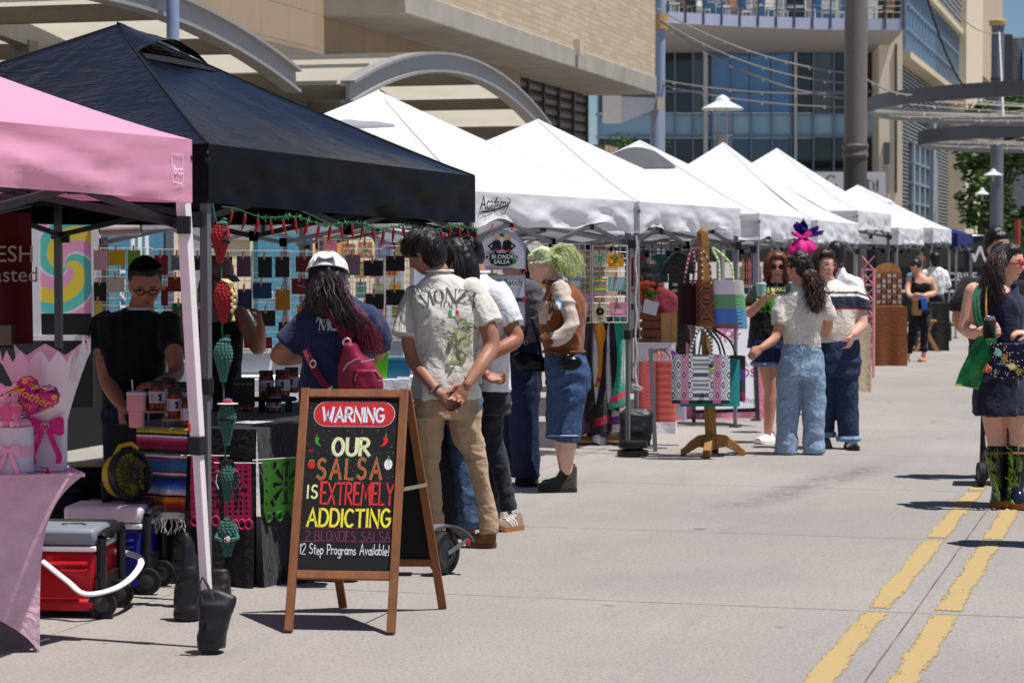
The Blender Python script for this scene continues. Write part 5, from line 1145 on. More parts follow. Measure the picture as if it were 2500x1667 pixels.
m.torso(K);m.arm([(1912,740,0,.05),(1902,795,-.05,.041),(1893,824,-.08,.038),(1873,840,-.12,.033),(1858,850,-.15,.025)]);m.arm([(2010,740,0,.05),(2022,790,.05,.041),(2015,815,.25,.03)])
m.hand((1859,849,-.15),(-.75,-.1,-.6),(.3,.9,-.2),-1,(.5,.5,.5,.5),.95);m.head((1948,654),(-.8,.55,-.05),neck=(1950,700),nr=.05,fem=True).body()
m.hair([(0,-.018,.03,.083,.096,.096),(0,-.05,.0,.075,.06,.08),(0,-.1,.0,.03,.03,.03)],(36,26,24),strands=[([(1930,625,-.05),(1950,640,-.09),(1968,660,-.08)],.02,70,(54,40,36)),([(1972,664,-.08),(1988,690,-.1),(1992,730,-.1),(1986,772,-.1)],.05,420,[(64,44,36),(84,58,46),(44,30,26)])],seed=6,fuzz=.016,sr=.003,raw=lambda mb:(mb.ell(P(1984,690,18.32),(.06,.05,.1)),mb.ell(P(1988,735,18.32),(.065,.05,.1)),mb.ell(P(1976,668,18.32),(.04,.04,.04))),amp=.012,fr=(45,45,45))
m.cloth('t_shirt',K,[[(1914,736,0,.076),(1906,765,-.03,.072),(1902,794,-.05,.068)],[(2008,738,0,.076),(2020,760,-.01,.07),(2022,776,0,.066)]],(222,214,204),wr=(.014,10,6),seed=9,rot=.4)
m.cloth('jeans',[(1958,838,.148,.118),(1957,880,.182,.14),(1956,925,.185,.14)],[[(1925,920,0,.1),(1924,970,0,.097),(1922,1050,0,.088),(1920,1108,0,.098)],[(1987,920,0,.1),(1987,970,0,.097),(1986,1050,.0,.087),(1987,1106,0,.094)]],(138,160,186),'denim',wr=(.010,7,9),seed=14)
mb=MB().C(112,144,180);pj=projector(bvh([c for c in m.t.children if c.name.startswith('jeans')][0]),(0,1,0),.004)
for px in(1938,2001):
 w=.075 if px<1960 else .055;pts=[(-w,.07),(w,.065),(w*.9,-.07),(0,-.1),(-w*.9,-.07),(-w,.07)];mb.tri2d(stroke2d(pts,.007),P(px,893,18.1),(1,0,0),UP,proj=pj)
mb.build('pocket_stitch','denim',m.t,smooth=0);m.shoe((1925,1111,.05),(1915,1111,.2),.05,.045,(60,60,62));m.shoe((1984,1111,.05),(1978,1111,.2),.05,.045,(60,60,62))
m=Person('woman with clear glasses in a cream sweater with navy chest bands and dark jeans',18.95,2040,20,skin=(226,172,152),vox=.0095,group=GRP)
K=[(2042,836,.185,.145),(2042,790,.195,.15),(2046,745,.2,.14),(2048,714,.188,.11),(2032,694,.1,.075),(2019,682,.065,.06)]
m.torso(K);m.arm([(2096,730,-.02,.06),(2104,785,-.06,.05),(2098,802,-.1,.046),(2084,816,-.16,.032)]);m.arm([(1995,730,.05,.06),(1990,800,.05,.045)]);m.hand((2084,816,-.16),(-.35,-.1,-.9),(-.7,.5,.3),-1,(.4,.4,.35,.3))
m.head((2012,647),(.42,-.9,-.05),neck=(2020,688),nr=.058,fem=True,lip=(190,80,84),sz=1.06).body()
m.hair([(0,-.03,.03,.088,.092,.1),(0,.025,.084,.066,.06,.038),(.08,-.01,-.04,.024,.05,.1),(-.08,-.02,-.04,.024,.05,.1)],(46,28,24),strands=[([(2006,606,-.07),(1988,640,-.08),(1990,690,-.05)],.02,60,(76,46,36)),([(2022,608,-.07),(2036,640,-.04),(2040,676,0)],.015,50,(96,56,40))],seed=8)
glasses(m,(190,160,150),(170,120,110),.022,.8,.0016,.033,'glass')
def swt(V):
 b=np.tile(np.array(lin((228,220,208))),(len(V),1));o0=np.array(P(2046,718,18.95))[2]
 z=V[:,2]-(o0-.035*0);hz=np.abs(V[:,0]-P(2046,700,18.95).x);z=z+np.clip(hz-.15,0,1)*.35
 for a,c_,col in((.005,.022,(30,34,58)),(-.015,.004,(232,226,216)),(-.115,-.015,(30,34,58)),(-.127,-.113,(190,36,66))):b[(z>a)&(z<c_)]=lin(col)
 return b
m.cloth('sweater',K,[[(2088,720,0,.08),(2098,738,-.02,.08),(2104,760,-.04,.078)],[(2000,720,.04,.08),(1994,770,.05,.07)]],None,'knit',cols=swt,wr=(.010,10,6),seed=4,vox=.009)
m.cloth('jeans',[(2044,828,.18,.14),(2044,880,.2,.152),(2044,915,.195,.15)],[[(2062,915,0,.115),(2067,970,0,.1),(2070,1020,0,.09),(2071,1074,0,.086)],[(2020,915,.05,.11),(2016,1000,.08,.09),(2014,1062,.12,.08)]],(42,56,86),'denim',wr=(.010,7,9),seed=24)
mb=MB().C(130,160,196);mb.tube([P(2071,1070,18.95)+Vector((.088*math.cos(a),.088*math.sin(a),0))for a in[2*math.pi*i/20 for i in range(20)]],.016,6,closed=True,flat=1.6);mb.tube([P(2014,1060,19.07)+Vector((.08*math.cos(a),.08*math.sin(a),0))for a in[2*math.pi*i/20 for i in range(20)]],.016,6,closed=True,flat=1.6);mb.build('jeans_cuff','denim',m.t)
m.shoe((2074,1100,.08),(2086,1100,-.2),.08,.05,(36,34,36),(30,30,32));m.shoe((2016,1095,.2),(2010,1095,-.06),.08,.05,(36,34,36),(30,30,32))
m=Person('dark haired man in a white T-shirt behind the striped sweater',23,2050,160,skin=(96,64,50),vox=.012)
K=[(2055,800,.17,.12),(2055,730,.19,.12),(2055,690,.19,.1),(2048,668,.1,.07),(2042,652,.06,.06)]
m.torso(K);m.leg([(2040,850,0,.07),(2040,985,0,.04)]);m.leg([(2070,850,0,.07),(2070,985,0,.04)]);m.head((2038,626),(-.3,.9,-.1),neck=(2044,662)).body();cap_hair(m,(24,20,20),d=.018,top=.02,seed=5)
m.cloth('t_shirt',K,[[(2022,694,0,.075),(2014,730,0,.07)],[(2090,694,0,.075),(2098,730,0,.07)]],(232,232,236),seed=2);m.cloth('trousers',[(2055,795,.16,.12),(2055,840,.17,.12)],[[(2040,840,0,.085),(2040,985,0,.06)],[(2070,840,0,.085),(2070,985,0,.06)]],(40,44,56),seed=3)
m=Person('woman in a black strappy top and trousers looking at her hands near the far stalls',35,2245,-30,skin=(222,164,138),vox=.012,group='people farther along the street')
K=[(2246,742,.135,.105),(2247,725,.13,.1),(2248,700,.155,.115),(2248,682,.15,.085),(2244,670,.055,.05)]
m.torso(K,0);m.arm([(2272,682,-.02,.05),(2281,704,-.04,.042),(2280,716,-.06,.04),(2255,722,-.2,.034),(2236,718,-.26,.026)]);m.arm([(2222,682,0,.048),(2216,706,-.06,.04),(2222,722,-.18,.034),(2236,722,-.26,.026)])
m.leg([(2258,780,0,.05),(2256,850,0,.036),(2254,876,0,.034)],1);m.leg([(2232,780,0,.05),(2220,850,0,.036),(2214,876,0,.034)],1);m.head((2236,653),(-.5,-.7,-.5),neck=(2243,674),fem=True).body()
m.hair([(0,-.02,.035,.083,.095,.092),(0,-.08,.05,.045,.045,.045)],(30,24,24),seed=4);m.cloth('crop_top',[(2247,716,.135,.105),(2248,700,.16,.12),(2248,690,.155,.1)],[[(2262,692,-.07,.012),(2266,672,-.02,.012)],[(2232,692,-.07,.012),(2228,674,-.02,.012)]],(18,18,20),grow=.008,seed=2)
m.cloth('trousers',[(2246,735,.14,.11),(2246,760,.16,.12)],[[(2258,765,0,.085),(2258,810,0,.065),(2255,860,0,.05)],[(2234,765,0,.085),(2228,810,0,.065),(2218,862,0,.05)]],(20,20,24),seed=3,grow=.006)
m.shoe((2256,884,.05),(2246,884,-.16),.045,.045,(196,140,112),(176,130,90),'sandal_foot','skin');m.shoe((2216,884,.05),(2204,884,-.16),.045,.045,(196,140,112),(176,130,90),'sandal_foot','skin')
for nm,lab,px,py,col,h in(('paper_bag','brown paper bag hanging from the far woman\'s wrist',2238,750,(150,116,78),.24),('tote_bag','bright blue bag hanging from the far woman\'s wrist',2251,742,(46,104,196),.18)):
 t=thing(nm,lab,'bag',P(px,py,34.7));c=P(px,py,34.7);MB().C(*col).loft([[c+Vector((sx*w_,sy*.04,z))for sx,sy in((-1,-1),(1,-1),(1,1),(-1,1))]for z,w_ in((-h/2,.065),(0,.075),(h/2,.06))]).build('bag_body','paper',t,bevel=.008);MB().C(*col).tube([c+Vector((-.04,0,h/2)),c+Vector((0,0,h/2+.09)),c+Vector((.04,0,h/2))],.006,5).build('bag_handle','cloth',t)
for px,Z,py,lab,hc,tc in((2246,41,640,'far off person with auburn hair in a teal top behind the far woman',(104,58,40),(96,140,160)),(2282,40,632,'far off person in a white top beside the dark vehicle',(20,18,18),(236,236,236))):
 m=Person(lab,Z,px,160,vox=.016,group='people farther along the street');s_=FPX/Z;y0=py
 K=[(px,y0+.62*s_,.16,.11),(px,y0+.35*s_,.18,.12),(px,y0+.2*s_,.17,.09),(px,y0+.12*s_,.06,.06)]
 m.torso(K);m.leg([(px-.09*s_,y0+.7*s_,0,.08),(px-.09*s_,y0+1.5*s_,0,.05)]);m.leg([(px+.09*s_,y0+.7*s_,0,.08),(px+.09*s_,y0+1.5*s_,0,.05)]);m.head((px,y0),(-.3,.9,0),neck=(px,y0+.15*s_)).body();m.hair([(0,-.02,.02,.09,.1,.1),(0,-.05,-.05,.085,.05,.09)],hc)
 m.cloth('top',K,[[(px-.17*s_,y0+.25*s_,0,.07),(px-.22*s_,y0+.5*s_,0,.06)],[(px+.17*s_,y0+.25*s_,0,.07),(px+.24*s_,y0+.5*s_,0,.06)]],tc,seed=2);m.cloth('trousers',[(px,y0+.6*s_,.16,.12),(px,y0+.7*s_,.17,.12)],[[(px-.09*s_,y0+.7*s_,0,.09),(px-.09*s_,y0+1.5*s_,0,.06)],[(px+.09*s_,y0+.7*s_,0,.09),(px+.09*s_,y0+1.5*s_,0,.06)]],(36,40,54),seed=2)
m=Person('dark haired person in a maroon top inside the second white stall',22,1600,160,vox=.012,skin=(170,116,92),group='people selling at the stalls')
K=[(1612,800,.17,.13),(1612,750,.18,.14),(1610,722,.17,.11),(1598,702,.09,.07),(1590,690,.06,.06)]
m.torso(K);m.head((1582,664),(-.4,.8,-.3),neck=(1592,698)).body();m.hair([(0,-.02,.02,.09,.1,.105),(0,-.05,-.07,.085,.05,.1)],(18,15,16),seed=2);m.cloth('top',K,[[(1634,726,0,.075),(1642,770,-.05,.07)],[(1588,728,0,.075),(1580,770,0,.07)]],(104,20,40),seed=3)
m.cloth('trousers',[(1612,795,.17,.13),(1612,840,.18,.14)],[[(1600,850,0,.1),(1598,1025,0,.06)],[(1626,850,0,.1),(1628,1025,0,.06)]],(30,30,36),seed=5)
m=Person('woman in a navy dress, red sunglasses and peacock patterned boots holding a can',14.55,2445,55,skin=(226,172,148),vox=.0075,group='people walking on the street')
K=[(2448,985,.19,.165),(2448,900,.175,.15),(2450,840,.155,.135),(2454,790,.155,.135),(2452,742,.17,.13),(2444,708,.14,.09),(2442,690,.06,.06)]
m.torso(K,-.012);m.arm([(2378,712,-.04,.06),(2367,760,-.05,.054),(2362,800,-.07,.05),(2378,812,-.17,.042),(2394,808,-.25,.03)]);m.arm([(2520,720,.05,.055),(2540,800,.0,.045),(2516,815,-.16,.03)])
m.hand((2394,808,-.25),(.75,-.6,.15),(.75,.6,.1),-1,(.75,.72,.7,.66));m.hand((2516,815,-.16),(-.8,-.2,.1),(0,.2,-1),1,(.5,.5,.5,.5))
m.leg([(2426,990,0,.088),(2430,1040,0,.072),(2433,1075,0,.062),(2436,1110,0,.056),(2440,1190,0,.04)],1);m.leg([(2486,990,-.06,.088),(2490,1045,-.07,.072),(2489,1080,-.07,.062),(2487,1110,-.07,.057),(2482,1190,-.07,.04)],1)
m.head((2463,642),(.86,-.5,-.08),neck=(2448,696),nr=.052,fem=True,lip=(196,96,96)).body()
m.hair([(0,-.03,.03,.088,.095,.1),(0,-.08,-.08,.08,.05,.13),(0,.02,.082,.066,.058,.04)],(34,26,25),strands=[([(2452,598,-.06),(2424,640,-.1),(2412,700,-.12),(2420,745,-.14)],.03,330,(52,40,38)),([(2456,598,-.06),(2440,650,-.13),(2436,700,-.16),(2446,752,-.16)],.026,330,(48,37,35))],seed=13,fuzz=.008,sr=.0022)
glasses(m,(196,24,40),(40,20,22),.025,.82,.0045,.034)
m.cloth('dress',[(2448,1012,.215,.185),(2448,960,.2,.172),(2448,900,.18,.158),(2450,850,.165,.142),(2453,790,.165,.142),(2452,742,.175,.135),(2446,712,.125,.09)],[[(2470,720,-.06,.035),(2476,702,0,.03)],[(2410,720,-.02,.035),(2418,703,0,.03)]],(26,30,58),wr=(.013,12,4),seed=19)
def boot(lp,heel,toe,sd):
 bo=m.cloth('boot',[],[lp],(34,42,40),'gloss',grow=.006,wr=(.004,8,12),seed=sd,vox=.009);pj=projector(bvh(bo),(0,1,0),.003);rnd=random.Random(sd);mb=MB();x0,y0,d0,_=lp[0];x1,y1,d1,_=lp[-1]
 for k in range(26):
  t=rnd.random();px=x0+(x1-x0)*t+rnd.uniform(-19,19)*(1-.35*t);py=y0+6+(y1-y0)*t;o=P(px,py,14.3);r=rnd.uniform(.011,.019)
  for q,c_ in((1,(120,150,50)),(.7,(70,120,60)),(.5,(30,60,120)),(.28,(206,180,60))):mb.tri2d(([(r*q*math.cos(a)*.8,r*q*math.sin(a))for a in[2*math.pi*i/10 for i in range(10)]],[list(range(10))]),o,(1,0,0),UP,col=c_,proj=lambda v,q=q:pj(v)-Vector((0,.002*(1.1-q),0)))
  a=rnd.uniform(1,2.1);mb.tri2d(stroke2d([(0,0),(.03*math.cos(a),.03*math.sin(a)),(.06*math.cos(a+.3),.06*math.sin(a+.3))],.0035),o,(1,0,0),UP,col=(140,160,60),proj=pj)
 mb.build('peacock_print','flatm',bo,smooth=0);p=m.p(lp[0][:3]);MB().C(176,110,50).tube([p+Vector((lp[0][3]*1.04*math.cos(a),lp[0][3]*1.04*math.sin(a),0))for a in[2*math.pi*i/20 for i in range(20)]],.007,6,closed=True).build('boot_trim','suede',bo)
 m.shoe(heel,toe,.085,.047,(28,36,58),(168,104,44),name='boot_foot',kind='gloss',high=.05,sh=.035)
boot([(2434,1104,0,.070),(2437,1140,0,.062),(2441,1180,0,.05),(2442,1215,0,.046)],(2432,1231,.05),(2462,1231,-.15),3);boot([(2488,1104,-.07,.070),(2486,1150,-.08,.062),(2478,1190,-.09,.05),(2476,1222,-.1,.046)],(2470,1243,-.06),(2510,1243,-.26),5)
t=thing('drink_can','drink can in a black sleeve held by the woman in navy','can',P(2415,828,14.24));c=P(2416,826,14.24);MB().C(20,20,24).lathe([(.036,0),(.04,.008),(.04,.105),(.038,.11)],c,22).build('can_sleeve','cloth',t);MB().C(180,174,176).lathe([(.034,.108),(.034,.122),(.028,.132),(.028,.136),(.025,.133)],c,22).build('can_top','metal',t)
mb=MB().C(196,50,50);mb.tri2d(([(-.01,-.008),(.02,-.008),(.02,.004),(-.01,.004)],[[0,1,2,3]]),c+Vector((.01,-.0335,.116)),(1,0,0),UP);mb.build('can_label','flatm',t,smooth=0)
t=thing('mesh_bag','translucent green shopping bag hanging from the shoulder of the woman in navy','bag',P(2395,940,14.35));mb=MB().C(36,140,84)
def gb(a,b):
 L=[(2392,806),(2370,850),(2345,905),(2332,938)];Rr=[(2440,806),(2430,850),(2406,905),(2388,948)];k=min(2,int(b*3));f_=b*3-k
 x0=L[k][0]+(L[k+1][0]-L[k][0])*f_;y0=L[k][1]+(L[k+1][1]-L[k][1])*f_;x1=Rr[k][0]+(Rr[k+1][0]-Rr[k][0])*f_;y1=Rr[k][1]+(Rr[k+1][1]-Rr[k][1])*f_;an=2*math.pi*a
 return P((x0+x1)/2+(x1-x0)/2*math.cos(an)+2*v1(a*9,b*5,0,2),(y0+y1)/2+(y1-y0)/2*math.cos(an),14.34+.06*math.sin(an)*(1-.4*abs(2*b-1)))
mb.grid(gb,30,14,colfn=lambda a,b:[(36,140,84),(52,150,80),(30,120,76)][int(a*6+b*4)%3]);mb.tube([gb(i/24,1)for i in range(24)],.005,5,closed=True,col=(150,190,70));mb.build('bag_body','leaf',t,smooth=60)
mb=MB().C(22,92,62)
for off in(0,9):mb.tube([P(2386+off,702,14.42),P(2378+off,722,14.36),P(2380+off,770,14.3),P(2392+off,810,14.3)],.012,6,flat=.5)
mb.build('bag_strap','cloth',t)
t=thing('embroidered_purse','navy purse covered with embroidered flowers at the hip of the woman in navy','bag',P(2460,925,14.3));a_,b_=P(2418,925,14.27),P(2510,922,14.2);X=(b_-a_);W_=X.length;X.normalize();H_=.215
mb=MB().C(26,30,70).slab([(0,0),(W_,0),(W_,H_),(0,H_)],a_,X,UP,.04);mb.build('purse_body','knit',t,bevel=.01);mb=MB();rnd=random.Random(8)
for k in range(11):
 o=a_+X*(W_*(.1+.8*((k*.37)%1)))+UP*(H_*(.14+.72*((k*.61)%1)))-Vector((0,.004,0));c_=[(120,190,190),(214,150,60),(230,210,160),(90,160,150),(206,110,70),(150,150,60)][k%6]
 if k%2:
  for j in range(6):leafp(mb,o,j*1.047,.03,.009,c_,None)
  mb.tri2d(([(.007*math.cos(q),.007*math.sin(q))for q in[i*.785 for i in range(8)]],[list(range(8))]),o-Vector((0,.001,0)),(1,0,0),UP,col=(220,190,90))
 else:
  an=rnd.uniform(0,3);leafp(mb,o,an,.07,.02,(206,190,120),None);leafp(mb,o+Vector((.004*math.cos(an),-.001,.004*math.sin(an))),an,.06,.015,c_,None)
for k in range(70):o=a_+X*(W_*rnd.random())+UP*(H_*rnd.random())-Vector((0,.003,0));mb.ell(o,.004,nu=5,nv=4,col=[(214,180,150),(196,150,110),(226,210,190)][k%3])
mb.build('embroidery','cloth',t);mb=MB().C(196,150,60);mb.tube([P(2408,700,14.4),P(2407,745,14.36),P(2409,800,14.33),P(2420,845,14.3)],.006,6);mb.build('purse_strap','cloth',t)
mb=MB();rnd=random.Random(3);c=P(2409,895,14.27)
for k in range(60):mb.tube([c+Vector((0,0,.02)),c+Vector((rnd.gauss(0,.014),rnd.gauss(0,.01),-rnd.uniform(.01,.035)))],.003,4,col=(226,130,84))
mb.build('tassel','cloth',t)
m=Person('man in a black T-shirt behind the woman in navy',16.4,2430,20,skin=(206,146,118),vox=.01,group='people walking on the street')
K=[(2425,850,.18,.13),(2425,780,.19,.135),(2425,730,.21,.135),(2425,695,.2,.11),(2432,668,.1,.075),(2436,652,.065,.06)]
m.torso(K);m.arm([(2358,706,0,.062),(2343,768,-.04,.053),(2346,792,-.06,.05),(2374,812,-.16,.044),(2400,820,-.2,.032)]);m.head((2438,608),(.3,-.9,-.15),neck=(2436,660),nr=.06).body();cap_hair(m,(24,21,22),d=.02,top=.025,seed=3,spikes=60)
m.cloth('t_shirt',K,[[(2364,704,0,.082),(2348,735,-.03,.08),(2342,762,-.04,.076)],[(2490,710,0,.08),(2500,760,0,.074)]],(22,22,26),wr=(.012,9,6),seed=8)
m.cloth('trousers',[(2425,842,.175,.13),(2425,900,.18,.135)],[[(2455,900,0,.09),(2462,1165,.0,.06)],[(2480,900,.1,.09),(2490,1160,.1,.06)]],(30,30,36),seed=3);m.shoe((2462,1176,.1),(2470,1176,-.15),.07,.048,(30,30,32));m.shoe((2490,1176,.2),(2498,1176,-.05),.07,.048,(30,30,32))
t=thing('stroller','black pushchair partly hidden behind the boots','stroller',P(2410,1177,15.9)*Vector((1,1,0)));BKc=(26,26,30);mb=MB().C(*BKc)
for px in(2396,2472):mb.tube([P(px+4,1000,15.9),P(px+2,1080,15.85),P(px,1140,15.8)],.014,8);mb.tube([P(px+4,1060,15.88),P(px+10,1120,16.3)],.012,8)
mb.tube([P(2396,1095,15.85),P(2474,1095,15.85)],.012,8);mb.tube([P(2398,1000,15.9),P(2476,1000,15.9)],.014,8);mb.build('stroller_frame','paintm',t)
mb=MB().C(24,24,28).loft([[P(x,y,15.9+d)for x,d in((2396,-.1),(2470,-.1),(2470,.25),(2396,.25))]for y in(1062,1035,1000,960)]);mb.build('stroller_seat','cloth',t,bevel=.01)
for px,dz in((2395,-.1),(2474,-.1),(2404,.42)):c=P(px,1150,15.9+dz);c.z=.085;ax=(UP,Vector((0,1,0)),Vector((1,0,0)));w=MB().C(22,22,24).lathe([(.055,-.018),(.082,-.02),(.085,0),(.082,.02),(.055,.018)],c,24,ax).build('wheel','blackrub',t);MB().C(70,70,74).lathe([(.02,-.024),(.055,-.01),(.055,.01),(.02,.024)],c,16,ax).build('hub','plastic',w)
m=Person('person in grey walking just past the right edge, casting a shadow on the road',12.5,2613,0,vox=.014,group='people walking on the street')
K=[(2615,960,.17,.13),(2615,850,.18,.13),(2615,760,.2,.13),(2615,715,.19,.1),(2613,690,.06,.06)]
m.torso(K);m.head((2611,640),(0,-1,0),neck=(2613,690)).body();m.hair([(0,-.02,.03,.084,.097,.098),(0,-.05,-.06,.08,.05,.09)],(50,36,30));m.cloth('top',K,[[(2525+5,740,0,.07),(2537,860,-.1,.06)],[(2695,740,0,.07),(2700,860,.1,.06)]],(120,120,126));m.cloth('trousers',[(2615,950,.165,.12),(2615,1010,.175,.13)],[[(2585,1010,0,.09),(2581,1330,-.15,.06)],[(2647,1010,0,.09),(2655,1330,.1,.06)]],(40,46,60));m.shoe((2581,1340,-.1),(2581,1350,-.35));m.shoe((2655,1340,.15),(2655,1340,-.1))
t=thing('chalkboard_sign','wooden A-frame chalkboard warning that the salsa is extremely addicting','sign',G(830,1545))
bl,br,tl,tr_=G(704,1545),G(954,1550),P(748,957,10.0),P(985,952,9.98)
X=(br-bl).normalized();WD=(br-bl).length;Y=((tl+tr_)/2-(bl+br)/2);H=Y.length;Y.normalize();N=X.cross(Y).normalized();WDC=(128,82,50)
mb=MB().C(*WDC)
for o_,nm in((bl,0),(br,1)):mb=MB().C(*WDC).beam(o_+Y*.008,o_+Y*(H+.01),.036,.024,up=N);mb.build('post','wood',t,bevel=.003)
for y_,h_ in((H-.012,.036),(H*.235,.036)):MB().C(136,88,56).beam(bl+Y*y_+X*.018,br+Y*y_-X*.018,.022,h_,up=Y).build('rail','wood',t,bevel=.003)
yb0,yb1=H*.235+.018,H-.03
bo=MB().C(26,25,28).add([bl+X*.016+Y*yb0-N*.002,br-X*.016+Y*yb0-N*.002,br-X*.016+Y*yb1-N*.002,bl+X*.016+Y*yb1-N*.002]+[bl+X*.016+Y*yb0-N*.01,br-X*.016+Y*yb0-N*.01,br-X*.016+Y*yb1-N*.01,bl+X*.016+Y*yb1-N*.01],[[0,1,2,3],[7,6,5,4]]).build('chalkboard','chalk',t)
Wb,Hb=WD-.036,yb1-yb0
def sp(cx,cy):
 v=(cy-130)/1052;xl,xr=215-72*v,755-58*v
 return bl+X*(.018+Wb*(cx-xl)/(xr-xl))+Y*(yb1-Hb*v)
def sput(mb,data,cx,cy,col,lift=.0012):mb.tri2d(data,sp(cx,cy),X,Y,col=col,lift=lift-.002)
PXM=Wb/545
def word(mb,st,x0,x1,y0,y1,th,col,out=None,gap=.16,seed=1,jit=.02):
 h=(y1-y0)*PXM;(v,f),w_=hand2d(st,h,th,gap,1,jit,False,seed);k=(x1-x0)*PXM/w_;o=sp(x0,y1)
 if out:a,w2=hand2d(st,h,th+.005,gap,1,jit,False,seed);mb.tri2d(([(p*k,q)for p,q in a[0]],a[1]),o,X,Y,col=out,lift=-.0012)
 mb.tri2d(([(p*k,q)for p,q in v],f),o,X,Y,col=col,lift=-.0004)
mb=MB();pw,ph=488*PXM,158*PXM
pill=lambda e:arc(pw/2-ph/2,0,ph/2-e,ph/2-e,-90,90,14)+arc(-pw/2+ph/2,0,ph/2-e,ph/2-e,90,270,14)
for e,c,l_ in((0,(206,200,206),.0006),(.0025,(186,44,50),.0012)):p_=pill(e);sput(mb,(p_,[list(range(len(p_)))]),484,231,c,l_)
rnd=random.Random(5)
for k in range(46):a=rnd.uniform(-.11,.11);b_=rnd.uniform(-.036,.036);mb.tri2d(stroke2d([(a,b_),(a+rnd.uniform(.01,.03),b_+rnd.uniform(-.012,.012))],.0022),sp(484,231),X,Y,col=[(160,34,42),(206,70,70)][k%2],lift=-.0005)
word(mb,'WARNING',294,660,194,278,0.0105,(206,218,236),seed=2)
word(mb,'OUR',354,570,382,484,0.0092,(206,214,150),(236,238,214),gap=.22,seed=3);word(mb,'SALSA',262,638,508,628,0.0109,(196,70,52),(50,150,84),gap=.34,seed=4)
word(mb,'IS',202,260,672,748,0.0084,(214,220,160),gap=.3,seed=5);word(mb,'EXTREMELY',282,710,654,782,0.0113,(206,52,56),gap=.16,seed=6);word(mb,'ADDICTING',202,690,812,914,0.0113,(224,214,62),gap=.18,seed=7)
word(mb,'2 BLONDES SALSA',190,690,944,1003,.0034,(128,58,92),gap=.2,seed=8);word(mb,'12 Step Programs Available!',156,682,1020,1082,.0042,(220,222,228),gap=.16,seed=9,jit=.05)
for y_ in(927,1008):mb.tri2d(stroke2d([(0,0),(Wb*.98,.002)],.0022),sp(168 if y_<1000 else 160,y_),X,Y,col=(124,52,88),lift=-.0008)
pep=lambda k,fl:[(fl*x*k,y*k)for x,y in((-.3,.55),(.25,.6),(.38,.2),(.2,-.35),(-.35,-.75),(-.75,-.78),(-.3,-.4),(-.15,0))]
for cx,cy,k,fl,c,st in((262,400,.028,-1,(40,150,70),(170,50,50)),(668,398,.032,1,(206,40,50),(50,150,60))):
 p_=pep(k,fl);sput(mb,(p_,[[0,1,2,7],[7,2,3,6],[6,3,4,5]]),cx,cy,c);sput(mb,stroke2d([(0,k*.55),(fl*k*.1,k*1.1)],.005),cx,cy,st)
cir=lambda rx,ry,n=16:([(rx*math.cos(2*math.pi*i/n),ry*math.sin(2*math.pi*i/n))for i in range(n)],[list(range(n))])
sput(mb,cir(.016,.018),228,545,(200,44,44));sput(mb,stroke2d([(-.01,.018),(0,.022),(.01,.018)],.006),228,545,(50,140,60));sput(mb,cir(.010,.0105),228,462,(110,30,60));sput(mb,cir(.0175,.024),686,538,(220,222,228));sput(mb,stroke2d([(0,.02),(0,.036)],.007),686,538,(60,150,80))
for k in(-.008,0,.008):sput(mb,stroke2d([(k*.4,.022),(k,0),(k*.5,-.02)],.0015),686,538,(170,176,186),.0018);sput(mb,stroke2d([(k*.4,.015),(k,0),(k*.5,-.014)],.0015),228,545,(140,30,34),.0018)
for k in range(130):cx,cy=rnd.uniform(205,735),rnd.choice((rnd.uniform(140,640),rnd.uniform(320,800)));sput(mb,cir(.0012,.0012,5),cx,cy,(196,190,180),.0005)
mb.build('chalk_lettering','chalk',t,smooth=0)
bl2,br2=G(838,1483),G(1081,1486);tl2,tr2=tl+N*-.03+Vector((0,.03,0)),tr_+N*-.03+Vector((0.01,.03,0));Y2=((tl2+tr2)/2-(bl2+br2)/2).normalized()
for a,b_ in((bl2,tl2),(br2,tr2)):MB().C(136,84,46).beam(a,b_+(b_-a).normalized()*.01,.036,.024,up=N).build('back_post','wood',t,bevel=.003)
L2=(tl2-bl2).length;MB().C(120,70,40).beam(bl2+(tl2-bl2)*.22,br2+(tr2-br2)*.22,.022,.036,up=Y2).build('back_rail','wood',t,bevel=.003);a_,b_,c_,d_=[p.lerp(q,k)for p,q,k in((bl2,tl2,.23),(br2,tr2,.23),(br2,tr2,.98),(bl2,tl2,.98))];dv=Vector((0,.006,0));MB().C(24,24,26).add([a_,b_,c_,d_]+[p+dv for p in(a_,b_,c_,d_)],[[0,1,2,3],[7,6,5,4],[0,4,5,1],[1,5,6,2],[2,6,7,3],[3,7,4,0]]).build('back_board','chalk',t)
MB().C(176,166,146).beam(br+Y*H*.59+X*.02,br2.lerp(tr2,.58)+X*.02,.004,.016).build('spreader_hinge','metal',t)
w0=G(1083,1402);t=thing('kick_scooter','grey electric scooter parked behind the chalkboard','scooter',w0);ax=(UP,Vector((.55,.83,0)),Vector((.83,-.55,0)));dr=Vector((-.55,-.83,0))*-1;c=w0+UP*.108
w=MB().C(26,26,28).lathe([(.075,-.028),(.1,-.028),(.108,-.012),(.108,.012),(.1,.028),(.075,.028)],c,28,ax,cap=False).build('rear_wheel','blackrub',t);MB().C(46,46,50).lathe([(.075,-.024),(.06,-.02),(.03,-.03),(.03,.03),(.06,.02),(.075,.024)],c,24,ax).build('hub','plastic',w)
mb=MB().C(112,116,124);d1=Vector((1,0,0));rg=[]
for k in range(11):a=R_(150-125*k/10);p=c+d1*(.135*math.cos(a))+UP*(.135*math.sin(a));n_=d1*math.cos(a)+UP*math.sin(a);rg.append([p+ax[2]*.036+n_*.004,p-ax[2]*.036+n_*.004,p-ax[2]*.036-n_*.004,p+ax[2]*.036-n_*.004])
